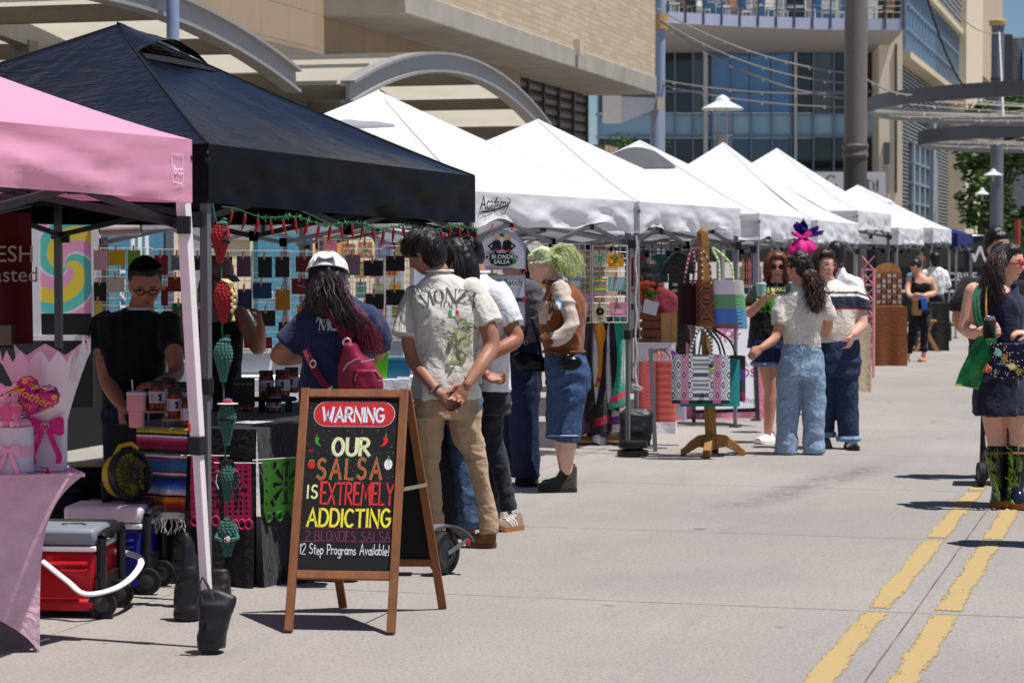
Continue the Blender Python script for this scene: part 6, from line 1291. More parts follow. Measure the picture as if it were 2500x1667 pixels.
mb.loft(rg);f=mb.build('fender','plastic',t);MB().C(206,30,30).ell(c+d1*.122+UP*.055-Vector((0,.03,0)),(.008,.02,.018)).build('tail_light','gloss',f);MB().C(150,152,156).beam(c-ax[2]*-.03,c+d1*.1+UP*.07+ax[2]*.03,.012,.02).build('fender_stay','metal',t)
MB().C(40,40,44).beam(c-d1*.12+UP*.03,c-d1*.6+UP*.03,.15,.05).build('deck','plastic',t,bevel=.01);MB().C(70,72,78).tube([c-d1*.6+UP*.03,c-d1*.66+UP*.25],.03,10).build('stem','paintm',t)
t=thing('gift_table','table under a stretched pale pink cloth at the left edge','table',G(95,1590));PKC=(222,184,198);TZ=.69
ft=G(97,1592);cr=P(206,1164,9.25);cr.z=TZ;lf=cr+Vector((-1.9,-.55,0));fl=ft+Vector((-1.75,-.5,0))
def fr(a,b):
 T=lf.lerp(cr,a);B=fl.lerp(ft,a);B.z+=.34*math.sin(math.pi*a)**.7;k=1-math.exp(-b/.16);p=T.lerp(B,b);e=(a-.5)*2;xx=T.x+(B.x-T.x)*k;yy=T.y+(B.y-T.y)*k
 return Vector((xx,yy,p.z))
bk=Vector((-.26,.66,0))
def sd_(a,b):
 T=cr.lerp(cr+bk,a);B=ft.lerp(ft+bk,a);B.z+=.3*math.sin(math.pi*a)**.7;k=1-math.exp(-b/.16);p=T.lerp(B,b);pin=.18*math.sin(math.pi*a)*math.sin(math.pi*b)
 return Vector((T.x+(B.x-T.x)*k-pin,T.y+(B.y-T.y)*k,p.z))
mb=MB().C(*PKC);mb.grid(fr,40,30);mb.grid(sd_,24,30);mb.grid(lambda a,b:lf.lerp(cr,a)+bk*b+UP*(.004*math.sin(a*20)*0),10,4);mb.tube([lf,cr,cr+bk],.008,8);mb.build('stretch_cloth','cloth',t)
mb=MB().C(150,150,154)
for p in(ft+Vector((-.02,.03,0)),ft+bk):mb.tube([p,p+Vector((-.01,.03,TZ-.05))],.012,8)
mb.build('leg','metal',t)
c=P(122,1150,9.42);c.z=TZ+.002;t=thing('bouquet','tall gift bouquet wrapped in white and pink paper with a magenta bow','bouquet',c);mb=MB()
mb.loft([[c+Vector((sx*w_,sy*d_,z))for sx,sy in((-1,-1),(1,-1),(1,1),(-1,1))]for z,w_,d_ in((0,.062,.05),(.12,.062,.05),(.24,.066,.05))],col=(232,222,230));mb.build('box','paper',t,bevel=.004)
mb=MB()
def wrap(ph,span,h0,h1,rad,flare,col,zz,lean=0):
 n=14
 def fn(a,b):
  an=ph+span*(a-.5);r=.064+(rad-.064)*b**flare;z=h0+(h1-h0)*b
  if b>.99:z+=(.05 if int(a*n+.5)%4==2 else(-.01 if int(a*n+.5)%2==0 else .02))*zz
  return c+Vector((r*math.sin(an)*1.05+lean*b,-r*math.cos(an)*.7,z))
 mb.grid(fn,n,8,col=col)
wrap(0.5,1.7,.16,.45,.14,1.1,(236,228,232),.8,.0);wrap(-.75,1.5,.2,.45,.17,1.0,(236,196,216),.8,-.02);wrap(2.6,3.6,.2,.47,.15,1.0,(232,198,214),.8,0);wrap(1.5,1.2,.18,.49,.15,1.2,(230,222,228),1.2,.01);mb.build('wrapping_paper','paper',t,smooth=25)
mb=MB().C(206,40,130);o_=c+Vector((0,-.075,.185))
def bow(mb,o_,s_,col,tail=.16):
 for g in(-1,1):
  mb.loft([[o_+Vector((g*x*s_,-.012*q,z*s_*.5*w_))for z,q in((-1,.3),(-.4,1),(.4,1),(1,.3),(.4,-.6),(-.4,-.6))]for x,w_ in((.05,.3),(.35,.75),(.75,1.1),(1.0,.9))],col=col)
  mb.loft([[o_+Vector((g*(x+e)*s_,-.01,-z))for e in(-.16,.16)]+[o_+Vector((g*(x+e)*s_,-.006,-z))for e in(.16,-.16)]for x,z in((.1,0),(.4,tail*.4),(.75,tail*.8),(.7,tail))],col=col)
 mb.ell(o_,(s_*.2,.016,s_*.2),col=col)
bow(mb,o_,.072,(206,40,130),.15);mb.build('bow','cloth',t,smooth=50);mb=MB().C(220,216,220)
for k in range(14):q=k*.449;mb.ell(o_+Vector((.016*math.sin(q)**3,-.018,.014*(math.cos(q)-.35*math.cos(2*q)-.15*math.cos(3*q)))),.0035,nu=6,nv=4)
mb.build('brooch','metal',t)
c=P(88,968,9.22);t=thing('heart_balloon','magenta heart foil balloon with gold lettering','balloon',c);rot=R_(-24);ca,sa=math.cos(rot),math.sin(rot);BX,BY=Vector((ca,0,sa)),Vector((-sa,0,ca))
hp=lambda q:(.0056*16*math.sin(q)**3,.0056*(13*math.cos(q)-5*math.cos(2*q)-2*math.cos(3*q)-math.cos(4*q)))
for_=lambda a,b,sg:c+BX*(hp(2*math.pi*a)[0]*b)+BY*(hp(2*math.pi*a)[1]*b)-Vector((0,sg*(.036*(1-b**2.6)**.6),0))+BX*(.002*math.sin(a*150)*b**8)+BY*(.002*math.cos(a*150)*b**8)
mb=MB().C(176,38,116);mb.grid(lambda a,b:for_(a,b,1),80,10);mb.grid(lambda a,b:for_(a,b,-1),80,10);ob=mb.build('balloon_foil','foil',t,smooth=60);pj=projector(bvh(ob),(0,1,0),.003)
mb=MB().C(226,172,44);mb.tri2d(text2d('HAPPY',.026,.001,.2),c+BX*.0+BY*.042-Vector((0,.2,0)),BX,BY,proj=pj);mb.tri2d(text2d("Mother's",.052,.0025,.35),c-BY*.002-Vector((0,.2,0)),BX,BY,proj=pj);mb.tri2d(text2d('DAY',.026,.001),c-BX*.018-BY*.044-Vector((0,.2,0)),BX,BY,proj=pj)
for k,(a,b_)in enumerate(((-.06,.04),(.045,-.04),(.07,.03),(-.01,-.078),(-.04,.062),(.05,.065),(-.07,-.0))):
 for j in range(5):mb.tri2d(cir(.0045,.0045,8),c+BX*(a+.007*math.cos(j*1.257))+BY*(b_+.007*math.sin(j*1.257))-Vector((0,.2,0)),BX,BY,proj=pj,col=[(226,172,44),(206,160,200)][k%2])
mb.build('balloon_lettering','gloss',t,smooth=0)
c=P(30,1172,9.3);c.z=TZ+.002;t=thing('flower_box','round white box of pink roses tied with a pale pink bow','gift box',c);MB().C(226,220,230).lathe([(.083,0),(.085,.002),(.085,.185),(.082,.187)],c,32).build('box','paper',t);mb=MB().C(232,170,196);mb.lathe([(.0865,.07),(.087,.075),(.087,.108),(.0865,.112)],c,32,cap=False);bow(mb,c+Vector((.004,-.092,.098)),.05,(232,170,196),.1);mb.build('bow','cloth',t,smooth=50);rnd=random.Random(4)
for k in range(13):
 q=c+Vector((.06*math.cos(k*2.4)*(k/13)**.5,.06*math.sin(k*2.4)*(k/13)**.5,.2));mb=MB()
 for j in range(9):a=j*2.4;r=.006+.0018*j;mb.ell(q+Vector((r*math.cos(a),r*math.sin(a),.004-.0012*j)),(.011,.011,.014),nu=8,nv=6,col=[(232,150,180),(226,180,190),(236,190,200)][(k+j)%3])
 mb.build('rose','cloth',t)
c=P(20,990,9.32);t=thing('teddy_bear','small pink teddy bear holding a heart cushion','toy',c+Vector((0,0,-.06)));mb=MB()
for o_,r in(((0,.0,.035),.042),((0,0,-.03),.05),((-.03,0,.075),.016),((.03,0,.075),.016),((.04,-.03,-.01),.022),((-.04,-.03,-.01),.022),((0,-.038,.028),.018)):mb.ell(c+Vector(o_),r)
me=remesh(mb,.005,3);wrinkle(me,.003,90,90,3);finish(me,'body','knit',t,(236,176,206));mb=MB().C(24,18,20);mb.ell(c+Vector((-.016,-.04,.044)),.005,nu=8,nv=6).ell(c+Vector((.016,-.04,.044)),.005,nu=8,nv=6).ell(c+Vector((0,-.056,.032)),(.006,.004,.004),nu=8,nv=6,col=(226,120,150));mb.build('face','gloss',t);mb=MB().C(226,96,150);hh=[(hp(2*math.pi*k/30)[0]*.5,hp(2*math.pi*k/30)[1]*.5)for k in range(30)][::-1];mb.slab(hh,c+Vector((.022,-.07,-.03)),(1,0,0),UP,.02);mb.build('heart_cushion','cloth',t,bevel=.005)
for k,(px,py,cc)in enumerate(((14,1178,(40,50,130)),(51,1175,(206,86,50)),(84,1170,(60,160,186)),(116,1158,(186,36,56)))):
 c=P(px,py-4,9.18+k*.02);c.z=max(c.z,TZ-.03);t=thing('tassel','little %s tassel on the edge of the pink table'%('navy','orange','turquoise','red')[k],'tassel',c);mb=MB().C(*cc);rnd=random.Random(k)
 for j in range(40):a=rnd.uniform(0,6.28);mb.tube([c+Vector((0,0,.014)),c+Vector((.007*math.cos(a),.007*math.sin(a),.004)),c+Vector((.013*math.cos(a),.013*math.sin(a),-.02-rnd.random()*.008))],.0025,4)
 mb.ell(c+UP*.014,.007,nu=8,nv=6);mb.build('threads','cloth',t);MB().C(50,46,50).tube([c+UP*.016,c+Vector((-.03,.004,.022))],.0018,4).build('cord','cloth',t)
a_,b_=P(-40,840,13.2),P(80,840,13.2);t=thing('coffee_banner','dark red banner with cream lettering at the left edge','banner',a_);mb=MB().C(104,18,28);hz=P(0,520,13.2).z-a_.z;mb.grid(lambda u,v:a_.lerp(b_,u)+UP*(hz*v)+Vector((-.05*(1-v)*u*0+.0,.015*math.sin(u*9+v*2),0)),16,10);mb.grid(lambda u,v:a_.lerp(b_,u)+UP*(hz*v)+Vector((0,.006+.015*math.sin(u*9+v*2),0)),16,10);mb.build('banner_cloth','cloth',t)
mb=MB().C(206,186,176);mb.tri2d(text2d('FRESH',.13,.004),P(6,622,13.15),(1,0,0),UP);mb.tri2d(text2d('roasted',.12,.003),P(14,672,13.15),(1,0,0),UP);mb.build('banner_lettering','flatm',t,smooth=0)
c=P(14,846,12.4);t=thing('picture_frame','small dark picture frame leaning by the red banner','picture frame',c);mb=MB().C(40,30,28);mb.box(c+UP*.06,(.09,.02,.13));mb.build('frame','wood',t,bevel=.004);MB().C(150,132,112).box(c+UP*.06-Vector((0,.011,0)),(.066,.004,.105)).build('picture','paper',t);MB().C(60,44,36).beam(c+Vector((0,.06,.0)),c+Vector((0,0,.09)),.02,.01).build('easel_back','wood',t)
m_,n,l,b=newmat('swirl_print');tc=n.new('ShaderNodeTexCoord');sx=n.new('ShaderNodeSeparateXYZ');l.new(tc.outputs['Object'],sx.inputs[0]);px_=sx.outputs[0];pz=mth(n,l,'SUBTRACT',sx.outputs[2],.36);rr=mth(n,l,'SQRT',mth(n,l,'ADD',mth(n,l,'MULTIPLY',px_,px_),mth(n,l,'MULTIPLY',pz,pz)));an=mth(n,l,'ARCTAN2',pz,px_)
sw=mth(n,l,'FRACT',mth(n,l,'ADD',mth(n,l,'MULTIPLY',an,1/(2*math.pi)),mth(n,l,'MULTIPLY',rr,1.6)));rp=nd(n,'ShaderNodeValToRGB');l.new(mth(n,l,'FRACT',mth(n,l,'MULTIPLY',sw,2)),rp.inputs[0]);e=rp.color_ramp.elements;e[0].position=0;e[0].color=lin((222,196,60))+(1,);e[1].position=.98;e[1].color=lin((226,150,190))+(1,)
for p,c in((.34,(222,196,60)),(.38,(90,190,180)),(.6,(90,190,180)),(.64,(236,220,226)),(.7,(226,150,190))):q=e.new(p);q.color=lin(c)+(1,)
l.new(rp.outputs[0],b.inputs['Base Color']);b.inputs['Roughness'].default_value=.6
a_,b_=P(100,765,17.3),P(226,765,17.3);c0=(a_+b_)/2;t=thing('candy_poster','poster of a pastel swirled lollipop in a white frame','poster',c0);hz=P(0,538,17.3).z-a_.z;w_=(b_-a_).length;mb=MB().box(c0+UP*hz/2,(w_,.03,hz));mb.build('print',parent=t,mats=m_,smooth=0);mb=MB().C(214,212,218)
mb.box(c0+Vector((-w_/2-.04,0,hz*.38)),(.08,.06,hz*1.3));mb.box(c0+Vector((w_/2+.03,0,hz*.38)),(.06,.08,hz*1.3));mb.box(c0+Vector((.05,0,-.18)),(w_+.3,.07,.04));mb.build('poster_frame','paintm',t);MB().C(24,24,28).box(c0+Vector((0,.04,-.35)),(w_,.03,.7)).build('dark_panel','plastic',t)
def cooler(c0,A,B,w_,d_,h,col,lid,lab,ghandle):
 c0=Vector(c0);c0.z=0;t=thing('drinks_cooler',lab,'cooler',c0);A,B=Vector(A).normalized(),Vector(B).normalized();q=lambda a,b,z:c0+A*a+B*b+UP*z
 def bx(mb,a0,a1,b0,b1,z0,z1,tap=0):mb.add([q(a0+tap,b0+tap,z0),q(a1-tap,b0+tap,z0),q(a1-tap,b1-tap,z0),q(a0+tap,b1-tap,z0),q(a0,b0,z1),q(a1,b0,z1),q(a1,b1,z1),q(a0,b1,z1)],[[3,2,1,0],[4,5,6,7],[0,1,5,4],[1,2,6,5],[2,3,7,6],[3,0,4,7]]);return mb
 mb=MB().C(*col);bx(mb,0,w_,0,d_,.03,h*.72,.014);bx(mb,-.006,w_+.006,-.006,d_+.006,.03,.085);mb.build('body','plastic',t,bevel=.016);MB.C
 mb=MB().C(*[min(255,int(x*1.1)+4)for x in col]);mb.tube([q(.03,-.014,h*.6),q(w_*.5,-.016,h*.6),q(w_*.8,-.014,h*.56)],.008,8);mb.tube([q(.03,-.014,h*.53),q(w_*.4,-.016,h*.53)],.006,8);mb.build('body_rib','plastic',t)
 mb=MB().C(228,226,230);bx(mb,-.004,w_+.004,-.004,d_+.004,h*.72,h*.78);mb.build('rim','plastic',t,bevel=.006);mb=MB().C(*lid);bx(mb,-.006,w_+.006,-.006,d_*.62,h*.785,h*.97);l_=mb.build('lid','plastic',t,bevel=.02);mb=MB().C(38,38,42);bx(mb,-.003,w_+.003,d_*.63,d_+.004,h*.785,h*.95);mb.build('rear_lid','plastic',t,bevel=.02);MB().C(*[int(x*.6)for x in lid]).tube([q(w_*.35+.05*math.cos(k),d_*.3+.035*math.sin(k),h*.972)for k in[i*.45 for i in range(8)]],.007,6).build('lid_grip','plastic',l_)
 mb=MB().C(28,28,31)
 for b_ in(.03,d_-.06):mb.tube([q(-.022,b_,.1),q(-.024,b_,h*.86)],.02,10)
 mb.tube([q(-.024,.03,h*.86),q(-.03,.06,h*.9),q(-.03,d_-.09,h*.9),q(-.024,d_-.06,h*.86)],.02,10);bx(mb,-.016,0,.0,d_,.1,.17);mb.build('tow_frame','plastic',t)
 for b_ in(.035,d_-.1):
  c=q(-.03,b_-.02,.062);ax=(UP,A,B);w=MB().C(28,28,30).lathe([(.045,-.02),(.06,-.02),(.062,-.01),(.062,.01),(.06,.02),(.045,.02)],c-A*0,24,ax).build('wheel','blackrub',t);MB().C(60,60,64).lathe([(.012,-.026),(.04,-.018),(.04,.018),(.012,.026)],c,14,ax).build('hub','plastic',w)
 if ghandle:mb=MB().C(232,228,232);pts=crom([tuple(q(w_*.62,-.025,h*.62)),tuple(q(w_*.3,-.05,h*.42)),tuple(q(0.02,-.09,h*.30)),tuple(q(-.08,.02,h*.32)),tuple(q(-.12,d_*.5,h*.4)),tuple(q(-.1,d_*.95,h*.52)),tuple(q(.05,d_+.02,h*.6))],6);mb.tube([Vector(p)for p in pts],.016,8,flat=.7);mb.build('carry_handle','plastic',t)
 return t
cooler(G(232,1510),(-1,.1,0),(.06,1,0),.36,.46,.40,(176,14,34),(128,134,146),'red wheeled cooler with a grey lid and white carry handle',True)
cooler(G(344,1452),(-1,.12,0),(.08,1,0),.36,.42,.42,(22,36,122),(226,216,224),'blue wheeled cooler with a white lid behind the red one',False)
c=P(300,1275,10.95);t=thing('jobsite_fan','black and yellow cordless fan sitting on the blue cooler','fan',c);fc=P(318,1158,10.85);fd=Vector((.75,-.62,.15)).normalized();a_,b_=frame(fd);ax=(a_,b_,fd)
MB().C(206,176,26).lathe([(.06,-.11),(.1,-.085),(.112,-.03),(.112,-.02)],fc,28,ax,cap=True).build('rear_shroud','plastic',t);mb=MB().C(30,30,33);mb.lathe([(.113,-.03),(.12,-.02),(.12,.02),(.112,.03),(.102,.02),(.102,-.02)],fc,28,ax,cap=False);mb.build('shroud_ring','plastic',t)
mb=MB().C(36,36,40)
for k in range(26):a=k*.2417;mb.tube([fc+ax[0]*(.02*math.cos(a))+ax[1]*(.02*math.sin(a))+fd*.034,fc+ax[0]*(.07*math.cos(a+.3))+ax[1]*(.07*math.sin(a+.3))+fd*.032,fc+ax[0]*(.108*math.cos(a+.45))+ax[1]*(.108*math.sin(a+.45))+fd*.022],.0024,4)
for r in(.045,.08):mb.tube([fc+ax[0]*(r*math.cos(a))+ax[1]*(r*math.sin(a))+fd*.032 for a in[i*.2618 for i in range(24)]],.0022,4,closed=True)
mb.lathe([(.02,.03),(.024,.036),(.01,.04)],fc,14,ax);mb.build('grille','plastic',t);mb=MB().C(150,130,30)
for k in range(5):a=k*1.257;p=fc+ax[0]*(.055*math.cos(a))+ax[1]*(.055*math.sin(a));u_=ax[0]*math.cos(a)+ax[1]*math.sin(a);v_=ax[0]*-math.sin(a)+ax[1]*math.cos(a)+fd*.5;mb.add([p-u_*.035-v_*.015,p+u_*.04-v_*.03,p+u_*.04+v_*.03,p-u_*.035+v_*.012],[[0,1,2,3]])
mb.build('blade','plastic',t);mb=MB().C(30,30,33);mb.box(c+Vector((.0,.02,.03)),(.24,.2,.06));mb.beam(c+Vector((-.07,0,.04)),fc+ax[0]*0-Vector((.11,.02,.02)),.05,.03);mb.box(c+Vector((.085,-.06,.09)),(.13,.1,.07));mb.build('base','plastic',t,bevel=.014);MB().C(206,176,26).tube([fc+Vector((-.07,0,.09)),fc+Vector((-.05,.02,.13)),fc+Vector((.0,.04,.14)),fc+Vector((.03,.04,.115))],.012,8).box(c+Vector((.0,-.088,.07)),(.12,.02,.03)).build('handle','plastic',t)
TD,TB=Vector((.375,.927,0)),Vector((-.927,.375,0));TC=Vector((-1.2,10.95,0));TH=.745;t=thing('salsa_table','table under a black cloth holding the salsa jars','table',TC);mb=MB().C(24,24,28)
tp=lambda a,b,z=0:TC+TD*a+TB*b+UP*(z)
def drape(p0,p1,nrm,n=40,sd=1):
 def fn(u,v):p=p0.lerp(p1,u);f=.018*math.sin(u*26+sd)+.012*v1(u*14,sd,0,sd);return p+UP*(TH*(1-v)+.0)+nrm*((f*v+.03*v)if v<.999 else f+.03)
 mb.grid(fn,n,10)
drape(tp(0,0),tp(2.3,0),-TB,50,1);drape(tp(0,.8),tp(0,0),-TD,24,2);mb.grid(lambda u,v:tp(2.3*u,.8*v,TH),12,6);mb.build('tablecloth','cloth',t);mb=MB().C(120,120,124)
for a,b_ in((.15,.1),(2.15,.1),(.15,.7),(2.15,.7)):MB().C(90,90,94).tube([tp(a,b_,0),tp(a,b_,TH-.03)],.014,8).build('leg','metal',t)
t=thing('striped_blanket','bright multicoloured striped blanket hanging off the end of the salsa table','blanket',tp(0,.4,TH));SER=[(60,110,60),(150,160,50),(190,190,70),(150,150,60),(206,176,60),(20,18,20),(226,220,220),(196,90,130),(186,40,96),(150,20,60),(126,20,60),(150,24,66),(90,16,40),(20,16,18),(60,130,90),(226,220,220),(150,30,66),(40,110,160),(40,110,160),(44,116,166),(40,110,160),(42,112,160),(150,30,66),(220,216,216),(50,90,80),(20,30,60),(24,44,130),(30,60,160),(50,96,190),(86,130,206),(140,170,216),(206,206,220),(226,200,200),(20,18,20),(206,110,30),(220,140,40),(200,76,30),(180,40,40),(150,24,44),(120,20,30),(40,96,80),(226,222,222),(232,228,228),(232,228,228)]
a_,b_=P(342,1062,11.08),P(466,1062,10.93);n_=-TD;mb=MB();ht=a_.z-P(400,1285,11).z
def sef(u,v):
 p=a_.lerp(b_,u);p=p+(b_-a_)*((.5-u)*.1*v);k=max(0,v-.06)/.94
 if v<.06:return Vector((p.x,p.y,TH+.006))+TD*(.06-v)*1.2
 return Vector((p.x,p.y,TH+.006-ht*k))+n_*(.035+.012*math.sin(u*11+2*v)*(k+.3))
mb.grid(sef,22,88,colfn=lambda u,v:SER[min(43,int(v*44))]);rnd=random.Random(3)
for k in range(26):
 p=sef((k+.5)/26,1);mb.tube([p,p+Vector((rnd.gauss(0,.006),-.003,-.03)),p+Vector((rnd.gauss(0,.012),-.003,-.05-rnd.random()*.025))],.0022,4,col=(226,222,216))
mb.build('woven_cloth','knit',t)
def papel(o,X_,w_,h,col,lab):
 t=thing('paper_banner',lab,'paper banner',o);X_=Vector(X_).normalized();q=lambda a,b:o+X_*a-UP*b+(X_.cross(UP))*(.012*math.sin(a*22+b*9));mb=MB().C(*col);nx,ny=28,44
 for j in range(ny):
  for i in range(nx):
   u,v=(i+.5)/nx-.5,(j+.5)/ny;r=math.hypot(u*w_,(v-.45)*h)/w_;an=math.atan2(v-.45,u)
   lat=abs(math.sin(u*15.7))*abs(math.sin(v*h/w_*15.7))>.62;pet=.1<r<.34 and math.cos(an*8)>.25 or r<.05
   hole=(pet if r<.38 else lat)and abs(u)<.45 and .05<v<.93
   if v>.94 and abs(math.sin(u*12.6))<.5:continue
   if not hole:mb.quad(q(i/nx*w_,j/ny*h),q((i+1)/nx*w_,j/ny*h),q((i+1)/nx*w_,(j+1)/ny*h),q(i/nx*w_,(j+1)/ny*h))
 for i in range(4):c=q((i+.5)/4*w_,h*1.02);mb.tube([c+X_*(.016*math.cos(a))+UP*(.022*math.sin(a))for a in[k*.524 for k in range(12)]],.006,4,closed=True)
 mb.build('cut_paper','paper',t,smooth=0)
 MB().C(210,206,196).tube([q(-.05,0),q(w_+.05,0)],.0025,4).build('string','cloth',t)
papel(P(466,1112,10.9),(1,-.06,0),.13,.30,(176,30,86),'hot pink cut paper banner left of the crochet string');papel(P(548,1130,10.82),(1,-.05,0),.125,.28,(184,32,90),'hot pink cut paper banner nearest the table corner')
papel(P(640,1122,10.95),(.72,.69,0),.3,.27,(56,116,30),'green cut paper banner on the street side of the black tablecloth')
def jar(label,full=True):
 t=thing('salsa_jar',label,'jar',(0,0,0),0,'jars of salsa on the black table');MB().C(120,40,18).lathe([(.034,0),(.039,.006),(.039,.1),(.033,.114)],(0,0,0),20).build('jar_body','gloss',t);MB().C(26,22,24).lathe([(.036,.112),(.037,.115),(.037,.134),(.035,.137),(.0,.137)],(0,0,0),20).build('lid','plastic',t)
 mb=MB().C(206,200,208);mb.lathe([(.0396,.03),(.0397,.031),(.0397,.085),(.0396,.086)],(0,0,0),24,cap=False)
 for k in range(5):a=-1.9+k*.0;z=.076-k*.008;mb.tube([(.0402*math.cos(q),.0402*math.sin(q),z)for q in[-2.3+i*.1 for i in range(5)]],.0012,4,col=(120,60,60))
 for k in range(10):q=-1.05+.12*math.cos(k*1.9);mb.ell((.0402*math.cos(q),.0402*math.sin(q),.058+.014*math.sin(k*2.7)),.005,nu=5,nv=4,col=(44,36,44))
 mb.build('jar_label','paper',t);return t
J=jar('salsa jar on the tall riser left of the white leg');J.location=P(384,998,11.2);jl=[(428,1017,11.05,'salsa jar on the lower riser just left of the white leg'),(462,1040,10.98,'salsa jar partly hidden by the white leg'),(414,990,11.5,'salsa jar at the back of the riser row'),(448,1000,11.45,'second salsa jar at the back of the riser row'),(500,1012,11.5,'salsa jar between the white and grey legs'),(650,968,12.2,'left salsa jar on the black pedestal'),(690,966,12.2,'right salsa jar on the black pedestal'),(668,1008,12.15,'salsa jar below the black pedestal'),(712,958,12.6,'salsa jar tucked behind the pedestal'),(600,1004,12.1,'salsa jar below the black payment card')]
for x_,y_,Z,lb in jl:dup(J,P(x_,y_,Z),random.uniform(-.5,.5),lb)
t=thing('jar_riser','stepped wood and wire riser under the salsa jars','riser',tp(.1,.3,TH));mb=MB().C(176,132,84)
for px,y_,Z,w_ in((388,1001,11.25,.13),(432,1020,11.1,.12),(470,1043,11.0,.1)):p=P(px,y_,Z);MB().C(170,128,84).box(p-UP*.004,(w_,.16,.012)).build('shelf','wood',t);mb=MB().C(150,150,150);[mb.tube([p+Vector((i*w_*.47,j*.07,0)),Vector((p.x+i*w_*.47,p.y+j*.07,TH))],.003,4)for i in(-1,1)for j in(-1,1)];mb.build('wire_leg','metal',t)
t=thing('pedestal_tray','low black pedestal tray carrying two salsa jars','tray',P(672,985,12.2));p=P(672,969,12.2);MB().C(22,22,24).lathe([(.11,-.02),(.115,-.012),(.11,0)],p,24).build('tray','wood',t);[MB().C(22,22,24).tube([p+Vector((.07*i,.04*j,-.02)),Vector((p.x+.07*i,p.y+.04*j,TH))],.014,6).build('tray_foot','wood',t)for i in(-1,1)for j in(-1,1)]
c=P(333,1058,10.98);c.z=TH+.008;t=thing('tumbler','pale pink insulated tumbler with a straw at the table corner','tumbler',c);MB().C(226,150,156).lathe([(.032,0),(.034,.003),(.036,.075),(.044,.08),(.046,.155),(.044,.158)],c,24).build('tumbler_body','plastic',t);MB().C(196,190,192).lathe([(.047,.155),(.047,.166),(.04,.17),(.0,.172)],c,24).build('tumbler_lid','plastic',t);MB().C(206,190,190).tube([c+Vector((-.015,0,.16)),c+Vector((-.02,0,.225))],.004,6).build('straw','plastic',t)
c=P(594,991,12);t=thing('payment_card','black payment sign with green script beside the crochet string','sign',c);MB().C(16,16,18).box(c+UP*.07,(.118,.012,.15)).build('card','plastic',t);mb=MB().C(70,190,60);mb.tri2d(text2d('Scan to pay',.021,.001,.3),c+Vector((-.004,-.0085,.115)),(1,0,0),UP);mb.build('card_lettering','flatm',t,smooth=0);MB().C(60,60,62).box(c+Vector((0,.02,.004)),(.11,.06,.008)).build('card_foot','plastic',t)
a_=[P(578,1010,11.55),P(628,996,12.0),P(694,1034,11.9),P(630,1046,11.25)]
t=thing('paper_sheet','laminated white sheet lying at the front of the salsa table','paper',tp(.5,.2,TH));mb=MB().C(212,212,220);mb.slab([(0,0),(.21,0),(.21,.29),(0,.29)],tp(.28,.06,TH+.006),TD*.8+TB*-.6*0+Vector((.0,0,0)),TB,.002);[mb.tri2d(stroke2d([(.03,.05+k*.03),(.18,.05+k*.03)],.004),tp(.28,.06,TH+.0075),TD*.8,TB,col=(150,150,160))for k in range(7)];mb.build('sheet','paper',t,smooth=0)
ZC=10.28;t=thing('crochet_string','dark green cord hanging down the grey leg with the crochet figures','cord',P(520,500,ZC));MB().C(30,96,66).tube([P(x_,y_,ZC+.0)for x_,y_ in((519,497),(524,530),(538,560),(540,660),(542,760),(543,840),(546,980),(550,1110),(552,1250),(556,1330))],.0045,6).build('cord','cloth',t)
def crochet(px,y0,y1,wd,col,lab,extra=None,tip=0):
 a_,b_=P(px,y0,ZC-.02),P(px+tip,y1,ZC-.02);t=thing('crochet_pepper',lab,'crochet toy',b_);h=a_.z-b_.z;r=wd/2*ZC/FPX;mb=MB().C(*col);n=15;pr=[(0,.06),(.0,.12)]
 rows=13
 for k in range(rows):
  v=k/(rows-1);z=h*(.03+.9*v);rr=r*(math.sin(math.pi*min(1,(v*.62+.02)**.9*1.0))**.75 if v<.8 else math.sin(math.pi*.5)*math.sqrt(max(.02,1-((v-.72)/.30)**2)));cx=b_.x+(a_.x-b_.x)*v
  rr=r*(.22+.78*min(1,v/.62)**1.1)*(1 if v<.62 else math.sqrt(max(.03,1-((v-.62)/.40)**2)))
  m_=max(7,int(rr/r*15))
  for j in range(m_):q=2*math.pi*(j+.5*(k%2))/m_;mb.ell((cx+rr*.88*math.cos(q),ZC-.02+rr*.88*math.sin(q),b_.z+z),(r*.2,r*.2,h/rows*.72),nu=6,nv=5)
  mb.lathe([(rr*.9,b_.z+z-h/rows*.5),(rr*.9,b_.z+z+h/rows*.5)],(cx,ZC-.02,0),12)
 mb.build('body','knit',t);extra and extra(t,a_,b_,r,h);return t
GC,RC=(54,106,96),(156,20,32)
def stem(t,a,b,r,h,col=GC):MB().C(*col).ell(a+Vector((r*.3,-.004,-.008)),(r*.55,r*.55,.012),nu=10,nv=6).tube([a+Vector((0,0,-.008)),a+Vector((r*.4,-.004,.012)),a+Vector((r*.7,-.004,.008))],.008,6).build('stem','knit',t)
def x_must(t,a,b,r,h):stem(t,a,b,r,h);MB().C(22,20,22).tube([a+Vector((r*.3,-r*.95,-h*.46)),a+Vector((r*.65,-r*.85,-h*.44)),a+Vector((r*1.0,-r*.45,-h*.52))],.009,6).tube([a+Vector((r*.5,-r*.9,-h*.28)),a+Vector((r*.8,-r*.6,-h*.22))],.006,6).build('moustache','knit',t)
def braid(t,p,col,n,nm,sw=.004):
 mb=MB().C(*col)
 for k in range(n):mb.ell(p+Vector((sw*(1 if k%2 else-1),-.004,-.014*k)),(.009,.009,.011),nu=8,nv=6)
 [mb.tube([p+Vector((0,0,-.014*n)),p+Vector((.006*math.cos(j),.004*math.sin(j),-.014*n-.03))],.003,4)for j in range(7)];mb.build(nm,'knit',t)
